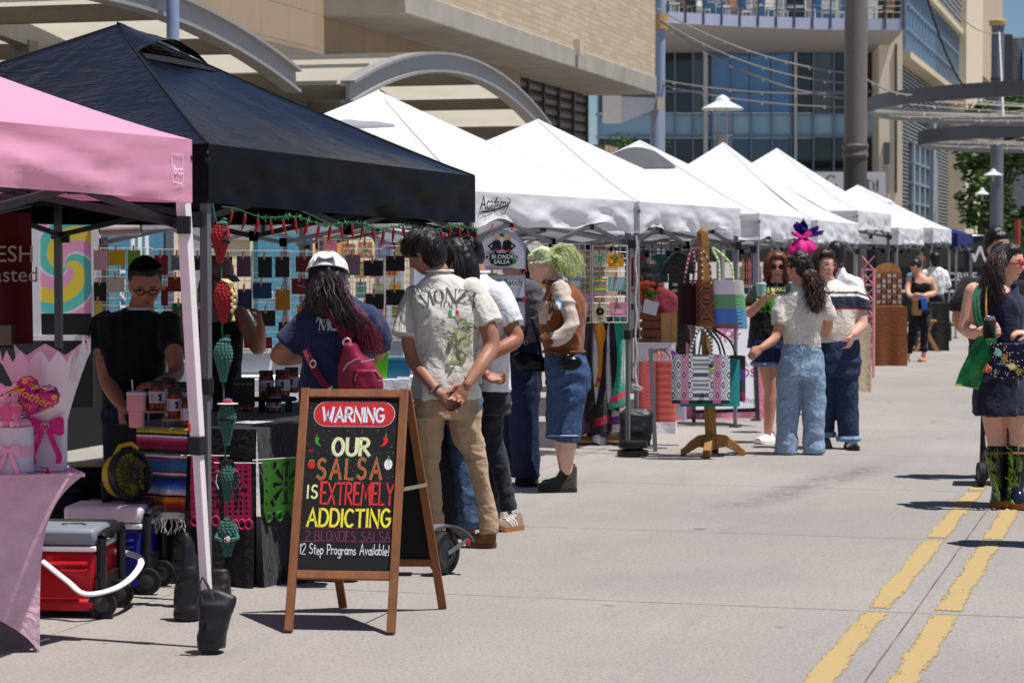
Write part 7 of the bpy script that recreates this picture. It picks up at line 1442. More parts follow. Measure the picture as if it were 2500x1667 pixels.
def x_blond(t,a,b,r,h):mb=MB().C(226,206,140);[mb.tube([a+Vector((-r*.2+i*.006,-.01,.004)),a+Vector((r*.6+i*.004,-r*.5,-.012)),a+Vector((r*.9,-r*.4,-.05))],.005,5)for i in range(5)];mb.build('hair','knit',t);braid(t,a+Vector((r*1.05,-r*.4,-.05)),(226,206,140),7,'braid')
def x_hat(t,a,b,r,h):mb=MB();mb.lathe([(r*1.15,0),(r*1.2,.004),(r*.55,.006),(r*.5,.02),(r*.2,.026)],a+Vector((.004,-.004,-.012)),20,cols=[(206,170,60),(226,226,226),(196,40,80),(60,70,150),(214,150,50)]);mb.build('sombrero','knit',t);MB().C(24,22,22).tube([a+Vector((-r*.7,-r*.7,-h*.42)),a+Vector((0,-r,-h*.38)),a+Vector((r*.8,-r*.6,-h*.44))],.009,6).build('moustache','knit',t)
def x_braids(t,a,b,r,h):
 mb=MB().C(20,18,20);[mb.tube([a+Vector((r*(-1.0+i*.16),-r*.55,-.03+.02*abs(i-5)/5)),a+Vector((r*(-.3+i*.1),-r*.5,.006)),a+Vector((r*(.5+i*.06),-r*.3,-.02))],.004,5)for i in range(9)];mb.build('hair','knit',t)
 for g,c in((-1,(226,226,226)),(1,(70,60,140))):braid(t,a+Vector((g*r*1.15,-r*.4,-.05)),(20,18,20),9,'braid');MB().C(*c).tube([a+Vector((g*r*1.1,-r*.6,-.045)),a+Vector((g*r*1.3,-r*.7,-.09)),a+Vector((g*r*1.0,-r*.7,-.12))],.003,4).tube([a+Vector((g*r*1.1+.006*math.cos(q),-r*.6,-.045+.006*math.sin(q)))for q in range(6)],.004,4,col=(196,40,60)).build('ribbon','cloth',t)
def x_baby(t,a,b,r,h):
 mb=MB().C(206,160,170);c=a+Vector((.004,-r*1.0,-h*.55));[mb.ell(c+Vector((.012*math.cos(j*2.4)*(j/12)**.5,-.008+.006*(j/12),.012*math.sin(j*2.4)*(j/12)**.5)),.0055,nu=6,nv=5,col=[(226,206,206),(206,90,130),(230,226,222)][j%3])for j in range(13)];mb.build('flower','knit',t);mb=MB().C(*GC);[mb.tube([a+Vector((g*r*.9,-r*.3,-h*.42)),a+Vector((g*r*1.1,-r*.8,-h*.52)),a+Vector((g*r*.5,-r*1.2,-h*.55))],.009,6)for g in(-1,1)];mb.build('arm','knit',t)
crochet(538,541,640,46,RC,'red crochet pepper with a black moustache',x_must);crochet(546,684,786,46,RC,'red crochet pepper with a blonde braid',x_blond);crochet(545,826,930,46,GC,'plain teal crochet pepper with a curled stem',stem);crochet(554,980,1086,44,GC,'teal crochet pepper wearing a striped sombrero',x_hat);crochet(556,1126,1224,42,GC,'teal crochet pepper with two black braids',x_braids);crochet(556,1262,1356,50,GC,'lowest teal crochet figure holding a small white flower',x_baby)
def sandbag(pts,Z,dep,lab,strap=None,col=(24,25,30),seed=1):
 t=thing('weight_bag',lab,'sandbag',P(pts[-1][0],pts[-1][2],Z)*Vector((1,1,0)));mb=MB();rg=[]
 for i,(xc,hw,y_)in enumerate(pts):
  c=P(xc,y_,Z);c.z=max(c.z,.004);w_=hw*Z/FPX;d_=dep*(.25+.75*min(1,i/max(1,len(pts)-2))**.8)if i<len(pts)-1 else dep*.9;rg.append([c+Vector((w_*math.copysign(abs(math.cos(q))**.7,math.cos(q)),d_*math.copysign(abs(math.sin(q))**.7,math.sin(q)),0))for q in[2*math.pi*k/22 for k in range(22)]])
 mb.loft(rg);me=remesh(mb,.011,3);wrinkle(me,.008,11,26,seed);finish(me,'bag','vinyl_bag',t,col)
 if strap:MB().C(20,20,24).tube([P(x_,y_,Z-.08)for x_,y_ in strap],.013,6,flat=.4).build('strap','cloth',t)
sandbag([(512,20,1436),(534,46,1456),(531,46,1474),(523,38,1510),(517,34,1555),(516,34,1584)],9.13,.07,'black weight bag tied to the foot of the white leg',[(496,1470),(486,1430),(494,1408),(508,1430),(520,1462)],seed=3)
sandbag([(452,8,1297),(458,16,1330),(466,22,1368),(462,28,1400),(458,32,1450),(457,33,1490),(456,34,1516)],9.95,.06,'tall slumped black weight bag left of the white leg',seed=5)
sandbag([(534,22,1388),(536,27,1410),(535,28,1440),(534,27,1478)],10.5,.06,'black weight bag at the foot of the grey leg',seed=7)
MB().C(206,36,40).box(P(467,1044,9.26),(.026,.02,.04)).build('leg_latch','plastic',[o for o in PK[0].children if o.name.startswith('leg')][0],bevel=.005)
hem0,hem1=BK[1][0]-UP*.255,BK[1][1]-UP*.262;t=thing('chilli_garland','green tinsel garland of small red chillies along the black canopy hem','garland',hem0);gp=lambda u:hem0.lerp(hem1,u)+Vector((.02,-.03,-.035*math.sin(math.pi*u)+.012*math.sin(u*30)-.03));rnd=random.Random(6)
MB().C(30,80,50).tube([gp(.03+.97*i/50)for i in range(51)],.003,4).build('wire','cloth',t);mb=MB()
for k in range(520):u=.14+.86*rnd.random();p=gp(u);d=Vector((rnd.gauss(0,1),rnd.gauss(0,1),rnd.gauss(0,1))).normalized()*rnd.uniform(.014,.03);e=frame(d)[0]*.005;mb.add([p-e,p+e,p+d],[[0,1,2]],[(46,116,66),(60,140,80),(34,90,54),(110,170,120)][k%4])
mb.build('tinsel','leaf',t,smooth=0)
for k in range(24):
 p=gp(.06+.93*k/23)-UP*.014;s_=rnd.choice((-1,1))*rnd.uniform(.004,.012);mb=MB().C(150,16,24);mb.tube([p,p+Vector((0,0,-.012)),p+Vector((s_*.6,0,-.045)),p+Vector((s_*1.6,0,-.075))],[.006,.0085,.0065,.001],8);mb.tube([p+UP*.012,p-UP*.004],[.003,.007],6,col=(50,110,60));mb.build('chilli','gloss',t)
t=thing('paper_towel_roll','roll of white paper towels hanging under the black canopy','paper roll',P(295,560,14.4));a_,b_=P(246,562,14.4),P(343,558,14.4);MB().C(206,190,190).tube([a_,b_],.042,20).build('roll','paper',t);mb=MB().C(20,20,22)
for p in(a_,b_):mb.tube([p+UP*.17,p+UP*.06,p,p-UP*.01],.012,6);mb.ell(p,(.012,.03,.03))
mb.build('strap','cloth',t)
for k,(px,Z,w_,h,cc,lb)in enumerate(((190,11.75,.5,.46,(18,18,22),'large black lidded storage tote behind the pink table'),(90,11.5,.36,.4,(22,24,34),'dark navy storage tote half hidden by the pink table'),(292,11.9,.3,.36,(16,16,18),'small black lidded tote behind the fan'))):
 c=P(px,YH,Z);c.z=0;t=thing('storage_tote',lb,'storage box',c,.3);rg=lambda q,z:[c+Vector((a*w_/2*q,b*.19*q,z))for a,b in((-1,-1),(1,-1),(1,1),(-1,1))];MB().C(*cc).loft([rg(.88,0),rg(1,h)]).build('tub','plastic',t,bevel=.015);MB().C(*[x+6 for x in cc]).loft([rg(1.04,h+.002),rg(1.04,h+.03),rg(.9,h+.05)]).build('lid','plastic',t,bevel=.008)
c=P(172,1290,11.2);c.z=0.0;t=thing('grocery_bag','pale printed plastic bag on the ground behind the pink table','bag',c);mb=MB();rg=lambda q,z,o:[c+Vector((q*.085*math.cos(a)+o,q*.06*math.sin(a),z))for a in[2*math.pi*i/20 for i in range(20)]];mb.loft([rg(.9,.003,0),rg(1.05,.06,0),rg(1,.14,.01),rg(.8,.22,.02),rg(.9,.27,.02)]);me=remesh(mb,.01,2);wrinkle(me,.014,14,14,4);finish(me,'bag','paper',t,(150,148,142));MB().C(30,30,34).tri2d(text2d('THAT',.07,.005,.2),c+Vector((0,-.085,.14)),(.3,0,1),(-1,0,.3)).build('bag_lettering','flatm',t,smooth=0)
def gridpanel(x0,x1,y0,y1,Z0,Z1,lab,cell=.052,r=.0022,col=(206,200,198)):
 a,b,c,d=P(x0,y1,Z0),P(x1,y1,Z1),P(x1,y0,Z1),P(x0,y0,Z0);t=thing('wire_grid',lab,'display grid',a,0,'wire display grids');mb=MB().C(*col);W_,H_=(b-a).length,(d-a).length;nx,ny=max(2,round(W_/cell)),max(2,round(H_/cell))
 for i in range(1,nx):mb.tube([a.lerp(b,i/nx),d.lerp(c,i/nx)],r,4)
 for j in range(1,ny):mb.tube([a.lerp(d,j/ny),b.lerp(c,j/ny)],r,4)
 mb.build('wire_mesh','paintm',t,smooth=60);MB().C(*col).tube([a,b,c,d],r*2.2,6,closed=True).build('frame','paintm',t);return t
Zs=lambda px:15.75+(1176-px)/986*1.0-.02
for k,(x0,x1,y0,y1)in enumerate(((229,372,606,850),(374,498,609,850),(500,614,612,852),(616,706,612,846),(708,803,614,846),(839,936,607,842),(938,1012,600,840))):gridpanel(x0,x1,y0,y1,Zs(x0),Zs(x1),'white wire grid with dark card backs, %s along the left side of the white stall'%('first','second','third','fourth','fifth','sixth','seventh')[k])
CN={}
def card(x0,y0,x1,y1,col,Z,nm,peg=True,art=None,grp='cards pegged to the wire grids'):
 t=thing('pegged_card',nm,'card',P((x0+x1)/2,y1,Z),0,grp);a,b,d=P(x0,y1,Z),P(x1,y1,Zs(x1)-.03 if art is None else Z),P(x0,y0,Z);X=(b-a).normalized();W_,H_=(b-a).length,(d-a).length;tl_=v1(x0,y0)*.02
 MB().C(*col).slab([(0,0),(W_,tl_),(W_,H_+tl_),(0,H_)],a,X,UP,.002).build('card','paper',t,smooth=0)
 if peg:MB().C(150,104,64).beam(a+X*W_*.45+UP*(H_-.02)-Vector((0,.006,0)),a+X*W_*.47+UP*(H_+.035)-Vector((0,.006,0)),.008,.012).build('clothes_peg','wood',t)
 if art:m2=MB();art(m2,a-Vector((0,.002,0)),X,W_,H_);m2.build('print','flatm',t,smooth=0)
CL=[(229,611,260,660,(190,140,150),'dusty pink'),(265,611,306,648,(186,138,20),'mustard'),(312,611,343,658,(98,140,40),'leaf green'),(377,623,410,671,(110,16,36),'maroon'),(418,623,448,660,(90,100,115),'slate'),(472,624,495,660,(24,22,26),'black'),(548,627,567,665,(100,16,30),'wine red'),(578,626,612,676,(82,48,76),'purple'),(630,627,664,678,(14,14,18),'plain black'),(672,627,706,677,(20,22,32),'blue black'),(722,626,770,664,(84,18,36),'dark maroon'),(263,676,304,713,(176,164,150),'beige'),(229,689,260,735,(20,20,22),'black'),(410,676,451,712,(104,14,30),'maroon'),(393,700,410,746,(98,14,28),'deep red'),(580,706,614,756,(16,34,60),'dark navy'),(617,690,663,729,(18,50,80),'petrol blue'),(672,707,708,757,(150,100,18),'ochre'),(712,680,752,718,(100,14,24),'brick red'),(229,736,250,770,(190,170,80),'yellow'),(420,740,455,778,(18,82,46),'dark green'),(629,758,672,796,(16,16,18),'black'),(680,786,706,826,(26,18,18),'dark brown'),(595,823,664,850,(110,14,28),'wide maroon'),(725,746,760,768,(170,120,30),'gold'),(843,622,879,672,(112,96,108),'mauve grey'),(888,636,935,674,(16,16,18),'black'),(942,625,988,662,(16,16,18),'black'),(892,717,937,755,(18,16,18),'black'),(942,707,988,745,(16,16,20),'black'),(918,795,938,840,(110,92,100),'grey')]
rows=lambda y:'top' if y<660 else('middle' if y<740 else 'bottom')
for x0,y0,x1,y1,c,nm in CL:card(x0,y0,x1,y1,c,Zs(x0)-.03,'%s card in the %s row of the wire grids near %s'%(nm,rows(y0),'the left leg' if x0<300 else 'the man in black' if x0<460 else 'the crochet string' if x0<620 else 'the white cap' if x0<880 else 'the printed T-shirt'))
rnd=random.Random(11);BR=[(226,150,90),(206,200,190),(226,130,160),(120,170,190),(230,190,80),(190,90,60),(160,120,180),(236,226,210),(110,160,90)]
gridpanel(778,1000,585,790,18.0,17.6,'white wire grid of bright greeting cards deep inside the white stall');gridpanel(1185,1442,596,788,17.9,18.3,'white wire grid of greeting cards behind the green ponytail');gridpanel(1447,1531,600,787,18.25,18.3,'white framed wire grid of greeting cards beside the grey tent leg',r=.003)
def art(kind,c1,c2):
 def f(mb,a,X,W_,H_):
  q=lambda u,v:a+X*(W_*u)+UP*(H_*v);k=rnd.random
  if kind==0:[mb.quad(q(.04,v),q(.96,v),q(.96,v+.09),q(.04,v+.09),col=[c1,c2,(236,200,60),(120,180,80)][i%4])for i,v in enumerate((.05,.17,.29,.41,.53,.65,.77,.88))]
  elif kind==1:
   for i in range(12):z=i*.5236;mb.add([q(.5,.5),q(.5+.46*math.cos(z),.5+.46*math.sin(z)),q(.5+.46*math.cos(z+.3),.5+.46*math.sin(z+.3))],[[0,1,2]],c1 if i%2 else c2)
   mb.tri2d(cir(W_*.2,W_*.2),q(.5,.5)-Vector((0,.001,0)),X,UP,col=(90,170,70))
  elif kind==2:[mb.tri2d(cir(W_*.09,W_*.08,8),q(.15+.7*k(),.2+.65*k())-Vector((0,.0005*i,0)),X,UP,col=(c1,c2)[i%2])for i in range(9)]
  elif kind==3:mb.tri2d(cir(W_*.36,W_*.36),q(.5,.6),X,UP,col=(26,26,28));mb.tri2d(cir(W_*.06,W_*.06,8),q(.5,.6)-Vector((0,.001,0)),X,UP,col=(200,190,160));mb.quad(q(.25,.14),q(.75,.14),q(.75,.22),q(.25,.22),col=(60,56,50))
  elif kind==4:[mb.tri2d(stroke2d([(W_*(.1+.11*i),H_*.1),(W_*(.22+.11*i),H_*.9)],.005),a,X,UP,col=c1)for i in range(7)]
  else:mb.quad(q(.15,.15),q(.85,.15),q(.85,.5),q(.15,.5),col=c1);mb.tri2d(cir(W_*.16,W_*.13,9),q(.4+.2*k(),.68),X,UP,col=c2)
 return f
for i,(x0,y0,x1,y1,c,kd,c1,c2,nm)in enumerate(((1450,611,1479,652,(190,206,190),1,(110,150,170),(190,200,110),'green sunburst'),(1484,621,1523,652,(226,150,30),2,(40,120,60),(236,200,60),'orange card of clover leaves'),(1450,678,1481,720,(120,180,80),0,(226,90,150),(80,140,180),'stripe'),(1485,677,1527,710,(110,160,170),4,(220,226,226),(60,60,60),'teal envelope pattern'),(1451,744,1479,785,(206,196,170),3,None,None,'black record'),(1488,738,1528,771,(222,140,176),5,(232,170,190),(150,110,90),'pink note'))):card(x0,y0,x1,y1,c,18.2,'%s greeting card on the white framed grid'%nm,art=art(kd,c1,c2))
n_=0
for gx0,gx1,gy,Z,lab in((790,995,(592,640,690,738),17.55,'deep in the white stall'),(1190,1440,(615,668,722),17.85,'behind the green ponytail')):
 for y0 in gy:
  x0=gx0
  while x0<gx1-22:
   w_=rnd.randint(24,34);c=BR[rnd.randrange(9)];card(x0,y0+rnd.randint(-4,4),x0+w_,y0+38,c,Z,'small bright greeting card among many %s'%lab,True,art(rnd.choice((0,1,2,4,5,5)),BR[rnd.randrange(9)],BR[rnd.randrange(9)]),'small greeting cards '+lab);x0+=w_+rnd.randint(8,16)
def tableq(nm,lab,x0,x1,Z,dep,h,col,kind='cloth',skirt=True,yaw=.0):
 a,b=P(x0,YH,Z),P(x1,YH,Z);w_=b.x-a.x;c=Vector(((a.x+b.x)/2,Z+dep/2,0));t=thing(nm,lab,'table',c,yaw);mb=MB().C(*col);f=lambda u,v:Vector((a.x+w_*u,Z-(.02*math.sin(u*w_*22)+.02)*(1-v),h*v));mb.grid(f,40,4);mb.grid(lambda u,v:Vector((b.x+.02*math.sin(u*14)*(1-v),Z+dep*u,h*v)),16,4);mb.grid(lambda u,v:Vector((a.x-.02*math.sin(u*14)*(1-v),Z+dep*u,h*v)),16,4);mb.grid(lambda u,v:Vector((a.x+w_*u,Z+dep*v,h)),6,3);mb.build('tablecloth',kind,t)
 lg=MB().C(90,90,94);[lg.tube([Vector((x_,y_,0)),Vector((x_,y_,h-.03))],.014,6)for x_ in(a.x+.06,b.x-.06)for y_ in(Z+.07,Z+dep-.07)];lg.build('leg','metal',t);return t
tableq('card_table','white covered table of boxes below the wire grids',560,1000,15.2,.6,.76,(222,224,232));tableq('card_table','second white table deeper inside the card stall',420,760,17.2,.6,.78,(226,228,234))
def bin_(nm,lab,cat,px,y,Z,w_,d_,h,col,tap=.85,kind='plastic',fill=None):
 c=P(px,y,Z);t=thing(nm,lab,cat,c);rg=lambda k,z:[c+Vector((sx*w_/2*k,sy*d_/2*k,z))for sx,sy in((-1,-1),(1,-1),(1,1),(-1,1))];mb=MB().C(*col).loft([rg(tap,0),rg(1,h),rg(1.04,h),rg(1.04,h+.01),rg(.96,h+.01),rg(tap*.9,.02)]);mb.build('shell',kind,t,bevel=.004)
 if fill:
  mb=MB();[mb.box(c+Vector((w_*(-.4+.8*i/9),0,h*.75)),(.006,d_*.8,h*.9),col=fill[i%len(fill)])for i in range(10)];mb.build('cards','paper',t)
bin_('card_box','clear box of filed cards left of the navy T-shirt','box',625,905,15.4,.22,.2,.12,(190,194,200),fill=[(206,200,190),(160,170,180),(190,170,150)]);bin_('card_box','blue bin on the white table right of the backpack','box',968,925,15.4,.2,.2,.13,(40,110,150));bin_('bucket','lime green bucket right of the backpack','bucket',926,925,15.3,.12,.12,.17,(96,180,40),.8);bin_('card_box','small white basket under the blue bin','basket',990,945,15.3,.1,.1,.06,(220,220,224));bin_('card_box','tray of upright striped cards behind the printed T-shirt','tray',962,868,15.6,.14,.12,.1,(206,200,196),fill=[(190,90,140),(90,110,180),(120,180,190)])
ZB=13.95
def board(x0,x1,y0,y1,lab,arch=False):
 a,b=P(x0,y1,ZB),P(x1,y1,ZB-.02);h=P(x0,y0,ZB).z-a.z;w_=(b-a).length;X=(b-a).normalized();t=thing('hanging_board',lab,'sign',a,0,'white boards hanging from the salsa stall');o=[(0,0),(w_,0)]+([(w_,h*.45)]+arc(w_/2,h*.45,w_/2,h*.55,0,180,16)[1:-1]+[(0,h*.45)]if arch else[(w_,h),(0,h)]);MB().C(196,198,210).slab(o,a,X,UP,.008).build('board','plastic',t,smooth=0);MB().C(60,60,66).tube([a+X*p+UP*q-Vector((0,.001,0))for p,q in o],.0022,4,closed=True).build('edge','plastic',t);return t,a-Vector((0,.004,0)),X,w_,h
t,a,X,w_,h=board(1166,1284,561,657,'arched white board with two blonde women and the salsa stall name',True);q=lambda u,v,k=0:a+X*(w_*u)+UP*(h*v)-Vector((0,.0006*k,0));mb=MB().C(20,20,22)
mb.tri2d(([(0,.075),(.085,0),(0,-.075),(-.085,0)],[[0,1,2,3]]),q(.5,.58),X,UP);mb.tri2d(([(0,.062),(.07,0),(0,-.062),(-.07,0)],[[0,1,2,3]]),q(.5,.58,1),X,UP,col=(206,206,214))
for u,cc in((.40,(24,30,60)),(.61,(20,20,24))):mb.tri2d(cir(.02,.032,14),q(u,.78,2),X,UP,col=(206,182,140));mb.tri2d(cir(.011,.014,12),q(u,.82,3),X,UP,col=(216,160,136));mb.tri2d(([(-.03,0),(.03,0),(.024,.045),(.012,.055),(-.012,.055),(-.024,.045)],[list(range(6))]),q(u,.5,4),X,UP,col=cc);mb.tri2d(cir(.022,.007,10),q(u,.48,5),X,UP,col=(180,40,36))
mb.tri2d(cir(.1,.024,12),q(.5,.3,5),X,UP,col=(190,40,60));mb.tri2d(cir(.085,.03,12),q(.53,.2,6),X,UP,col=(60,150,80));mb.tri2d(cir(.094,.024,12),q(.5,.31,7),X,UP,col=(24,22,24));mb.tri2d(cir(.07,.024,12),q(.5,.18,8),X,UP,col=(24,22,24));mb.tri2d(text2d('2 BLONDES',.034,.002),q(.5,.31,10),X,UP,col=(236,236,240));mb.tri2d(text2d('SALSA',.036,.002),q(.5,.18,10),X,UP,col=(236,236,240));mb.build('emblem','flatm',t,smooth=0)
t,a,X,w_,h=board(1168,1283,671,727,'white board with black lettering directly below the arched board');MB().C(22,22,26).tri2d(text2d('Small Batch',.05,.0035),a+X*w_*.52+UP*h*.66,X,UP).tri2d(text2d('Salsa',.04,.002),a+X*w_*.6+UP*h*.24,X,UP).build('board_lettering','flatm',t,smooth=0);t,a,X,w_,h=board(1168,1282,737,795,'lowest white hanging board with bold black lettering');MB().C(22,22,26).tri2d(text2d('& Chips',.05,.0035),a+X*w_*.62+UP*h*.46,X,UP).build('board_lettering','flatm',t,smooth=0)
mb=MB().C(206,40,50);[mb.tube([P(x_+dx,y_+dy,ZB-.03)for dx,dy in((3,-9),(6,-4),(1,0),(-2,5),(2,9))],.004,5)for x_,y_ in((1198,556),(1250,556),(1172,664),(1279,664),(1279,732))];t=thing('hook_set','red S hooks linking the hanging white boards','hooks',P(1250,556,ZB));mb.build('hook','plastic',t)
t=thing('portrait_banner','narrow banner with a blond portrait beside the black tent leg','banner',P(1120,640,14.3));c=P(1120,590,14.3);MB().C(206,176,140).box(c,(.15,.01,.22)).build('banner_cloth','cloth',t);MB().tri2d(cir(.06,.07),c+Vector((0,-.007,.04)),(1,0,0),UP,col=(206,150,90)).tri2d(cir(.04,.05),c+Vector((-.01,-.008,.01)),(1,0,0),UP,col=(226,176,150)).build('portrait','flatm',t,smooth=0)
t=thing('bag_stand','wooden post stand hung with woven bags','stand',G(1737,1112));WD_=(156,112,60);b0=G(1737,1112);tp_=P(1715,566,18.25);MB().C(*WD_).beam(b0+UP*.05,tp_,.068,.068).lathe([(.048,0),(.0,.04)],tp_,4).build('post','wood',t,bevel=.006)
for dx,dy in((-.23,.0),(.25,.02),(-.06,-.24),(.05,.26)):
 e=Vector((dx,dy,0));MB().C(*WD_).loft([[b0+e*k+frame(e)[0]*s_*.03+UP*z for s_,z in((-1,z0),(1,z0),(1,z1),(-1,z1))]for k,z0,z1 in((.1,.06,.17),(.45,.07,.16),(.75,.03,.11),(.95,0,.06),(1.05,.0,.05))]).build('foot','wood',t,bevel=.008)
mb=MB().C(150,140,120);[mb.tube([P(1715,y_,18.2),P(1715+d_,y_+4,18.15),P(1715+d_*1.2,y_-6,18.15)],.006,5)for y_,d_ in((604,-22),(602,26),(800,-26),(800,22))];mb.build('hook','metal',t)
def tote(x0,x1,y0,y1,Z,dep,lab,fn,hx,hcol,topw=1.0,nm='woven_bag',lean=0,hn=2,g=(72,44)):
 t=thing(nm,lab,'bag',P((x0+x1)/2,y1,Z),0,'woven bags on the wooden stand');n=26;mb=MB()
 def f(a,b):
  an=2*math.pi*a;k=topw+(1-topw)*b;cx=(x0+x1)/2+lean*(1-b);hw=(x1-x0)/2*k;return P(cx+hw*math.copysign(abs(math.cos(an))**.45,math.cos(an)),y0+(y1-y0)*b+3*math.sin(an)*(1-b),Z+dep*math.copysign(abs(math.sin(an))**.6,math.sin(an))*(.75+.25*b))
 mb.grid(f,*g,colfn=lambda a,b:fn((math.cos(2*math.pi*a)),b,a));mb.add([f(i/n,1)for i in range(n)],[list(range(n))],fn(0,.99,.7));mb.build('bag_body','paper',t,smooth=60);mb=MB()
 for s_ in range(hn):
  z=(-dep if s_==0 else dep)*.7;xa,xb=(x0*.7+x1*.3),(x0*.3+x1*.7);pts=crom([tuple(P(xa+lean,y0+4,Z+z)),tuple(P(xa*.6+hx[0]*.4,(y0*.45+hx[1]*.55),Z+z*.5)),tuple(P(hx[0],hx[1]+4*s_,Z)),tuple(P(xb*.6+hx[0]*.4+6,(y0*.45+hx[1]*.55),Z+z*.5)),tuple(P(xb+lean,y0+4,Z+z))],9)
  for i in range(len(pts)-1):mb.tube([Vector(pts[i]),Vector(pts[i+1])],.0085,6,col=hcol[i%len(hcol)])
  mb.build('handle','cloth',t);mb=MB()
 return t
dia=lambda x,b,n,m:max(abs((xp(x)*n+b*m)%1-.5),abs((xp(x)*n-b*m)%1-.5))
xp=lambda x:math.copysign(abs(x)**.45,x)
BR_=lambda x,b,a:(66,22,34)if int(b*60)%2 else(58,18,30)
tote(1654,1706,693,794,18.35,.07,'plain maroon bag hanging left of the post',BR_,(1690,607),[(120,20,50),(200,150,160)]);tote(1699,1752,689,798,18.1,.07,'brown bag woven with black diamonds in front of the post',lambda x,b,a:(122,66,36)if b<.12 or b>.93 or(dia(x,b,.5,1.5)*7)%1<.5 else(40,24,22),(1712,610),[(150,80,50),(60,30,30),(200,170,130)],g=(150,110))
MC=[(190,176,190),(90,130,100),(60,100,170),(110,80,80)]
tote(1738,1826,686,803,18.1,.08,'pastel patchwork bag with green handles right of the post',lambda x,b,a:((206,200,190)if b<.3 else(110,190,120)if b<.6 else(110,170,206))if x>.15 and(int(x*37)*7+int(b*40)*5)%3 else MC[min(3,int(b*3.4))],(1740,605),[(150,200,90),(220,226,200)],.92,lean=-8)
def bigf(x,b,a):
 pk=abs(abs(xp(x))-.55)<.14;d=dia(x,b,2.6,2.4)
 if b>.93:return(190,90,140)if pk else(34,44,48)
 if d<.08 or .22<d<.36 or d>.46:return(226,140,180)if pk else(222,224,230)
 return(84,84,94)if d<.3 else(130,130,140)
tote(1640,1782,868,985,17.95,.08,'large white bag with black diamonds and two pink stripes low on the stand',bigf,(1712,800),[(30,30,34),(200,200,206)],g=(220,96));tote(1660,1806,878,992,18.2,.09,'teal woven bag just behind the diamond patterned one',lambda x,b,a:(30,130,130)if(int(x*30)+int(b*30))%3 else(40,150,150),(1720,802),[(20,90,90),(60,160,150)]);tote(1752,1820,870,980,18.4,.09,'purple and black bag at the back of the low bags',lambda x,b,a:(24,22,26)if b<.3 else((84,50,140)if b<.55 else((150,40,90)if b>.8 else(60,56,66))),(1738,800),[(24,22,26)])
c=P(1736,905,17.83);t=thing('tassel','dark green and lime tassel on the diamond patterned bag','tassel',c);mb=MB().ell(c+UP*.04,.02,nu=10,nv=8,col=(30,70,60)).ell(c+UP*.015,(.024,.02,.014),nu=10,nv=8,col=(150,190,50));[mb.tube([c,c+Vector((rnd.gauss(0,.014),-.004,-.05))],.003,4,col=(206,206,200))for _ in range(24)];mb.build('threads','cloth',t)
t=thing('clothes_rack','yellow based rack of hanging garments between the ponytail and the tent leg','rack',G(1450,1085));yb=(206,150,30);mb=MB().C(*yb);mb.tube([G(1404,1085)+UP*.05,G(1516,1085)+UP*.05],.02,8);mb.tube([G(1404,1060)+UP*.05,G(1516,1060)+UP*.05],.02,8);mb.build('base','paintm',t);mb=MB().C(180,150,60);a,b=P(1408,760,19.6),P(1520,752,19.6);mb.tube([a,b],.014,8);[mb.tube([p,Vector((p.x,p.y,.05))],.014,8)for p in(a,b)];mb.build('rail','metal',t)
for k,(px,y1,c,trim,lab)in enumerate(((1418,1000,(120,76,44),None,'brown'),(1428,1060,(70,66,70),(110,60,130),'charcoal'),(1440,1040,(24,24,28),None,'black'),(1452,1076,(222,222,232),(90,50,130),'white garment with purple edging'),(1464,930,(222,140,20),(206,40,90),'orange'),(1474,1060,(28,28,32),(150,30,60),'black garment with dark red edging'),(1484,1000,(230,230,238),None,'bright white'),(1496,990,(30,30,34),(206,60,60),'black garment with floral edging'),(1508,985,(40,150,130),(206,60,90),'teal'),(1516,1060,(206,202,206),(110,60,140),'cream garment with violet edging'))):
 Z=19.5-.02*(k%3);tp=P(px,758,Z);z1=P(px,y1,Z).z;t=thing('hanging_garment',lab+(' dress hanging on the yellow based rack' if 'garment' not in lab else ' hanging on the yellow based rack'),'garment',tp,0,'garments on the yellow based rack');mb=MB().C(*c);ph=k*1.7
 f=lambda a_,b_:Vector((tp.x+(.035+.05*b_+.02*math.sin(6*b_+ph))*math.cos(2*math.pi*a_)+.03*math.sin(b_*3+ph)*b_,tp.y+(.05+.17*min(1,b_*4))*math.sin(2*math.pi*a_),tp.z-.05+(z1-tp.z+.05)*b_+.04*b_*math.sin(2*math.pi*a_+ph)))
 mb.grid(lambda a_,b_:f(a_,b_)+Vector((.012*math.sin(a_*40+b_*4),0,0))*b_,36,14,colfn=(lambda a_,b_:trim if trim and(.88<b_<.94 or .97<b_)else c));mb.build('fabric','cloth',t,smooth=60);MB().C(60,60,64).tube([tp+Vector((0,-.2,-.07)),tp-UP*.03,tp+Vector((0,.2,-.07))],.005,5).tube([tp-UP*.03,tp+UP*.02],.003,4).build('hanger','metal',t)
t=thing('round_weight','round black weight at the foot of the grey tent leg','weight',G(1545,1114));c=G(1545,1114);MB().C(24,24,26).lathe([(.12,0),(.125,.02),(.12,.05),(.06,.06)],c,26).lathe([(.115,.07),(.118,.09),(.11,.12),(.05,.125)],c,26).build('disc','plastic',t);MB().C(206,202,196).tube([P(1553+2*math.sin(k),575+14*k,18.35)for k in range(27)],.008,5).tube([P(1556+14*math.cos(k),945+8*math.sin(k*1.3),18.3)for k in range(9)],.006,5).build('rope','cloth',t)
sandbag([(1553,30,996),(1553,42,1010),(1552,40,1050),(1550,38,1090)],18.75,.1,'black weight bag behind the round weight',seed=9)
t=thing('bag_rack','grey rack leg holding the coral mesh bags','rack',G(1597,1102));MB().C(140,142,148).beam(P(1588,852,18.9),G(1600,1102),.03,.03).beam(P(1588,856,18.9),P(1628,852,18.9),.02,.02).build('rack_leg','metal',t)
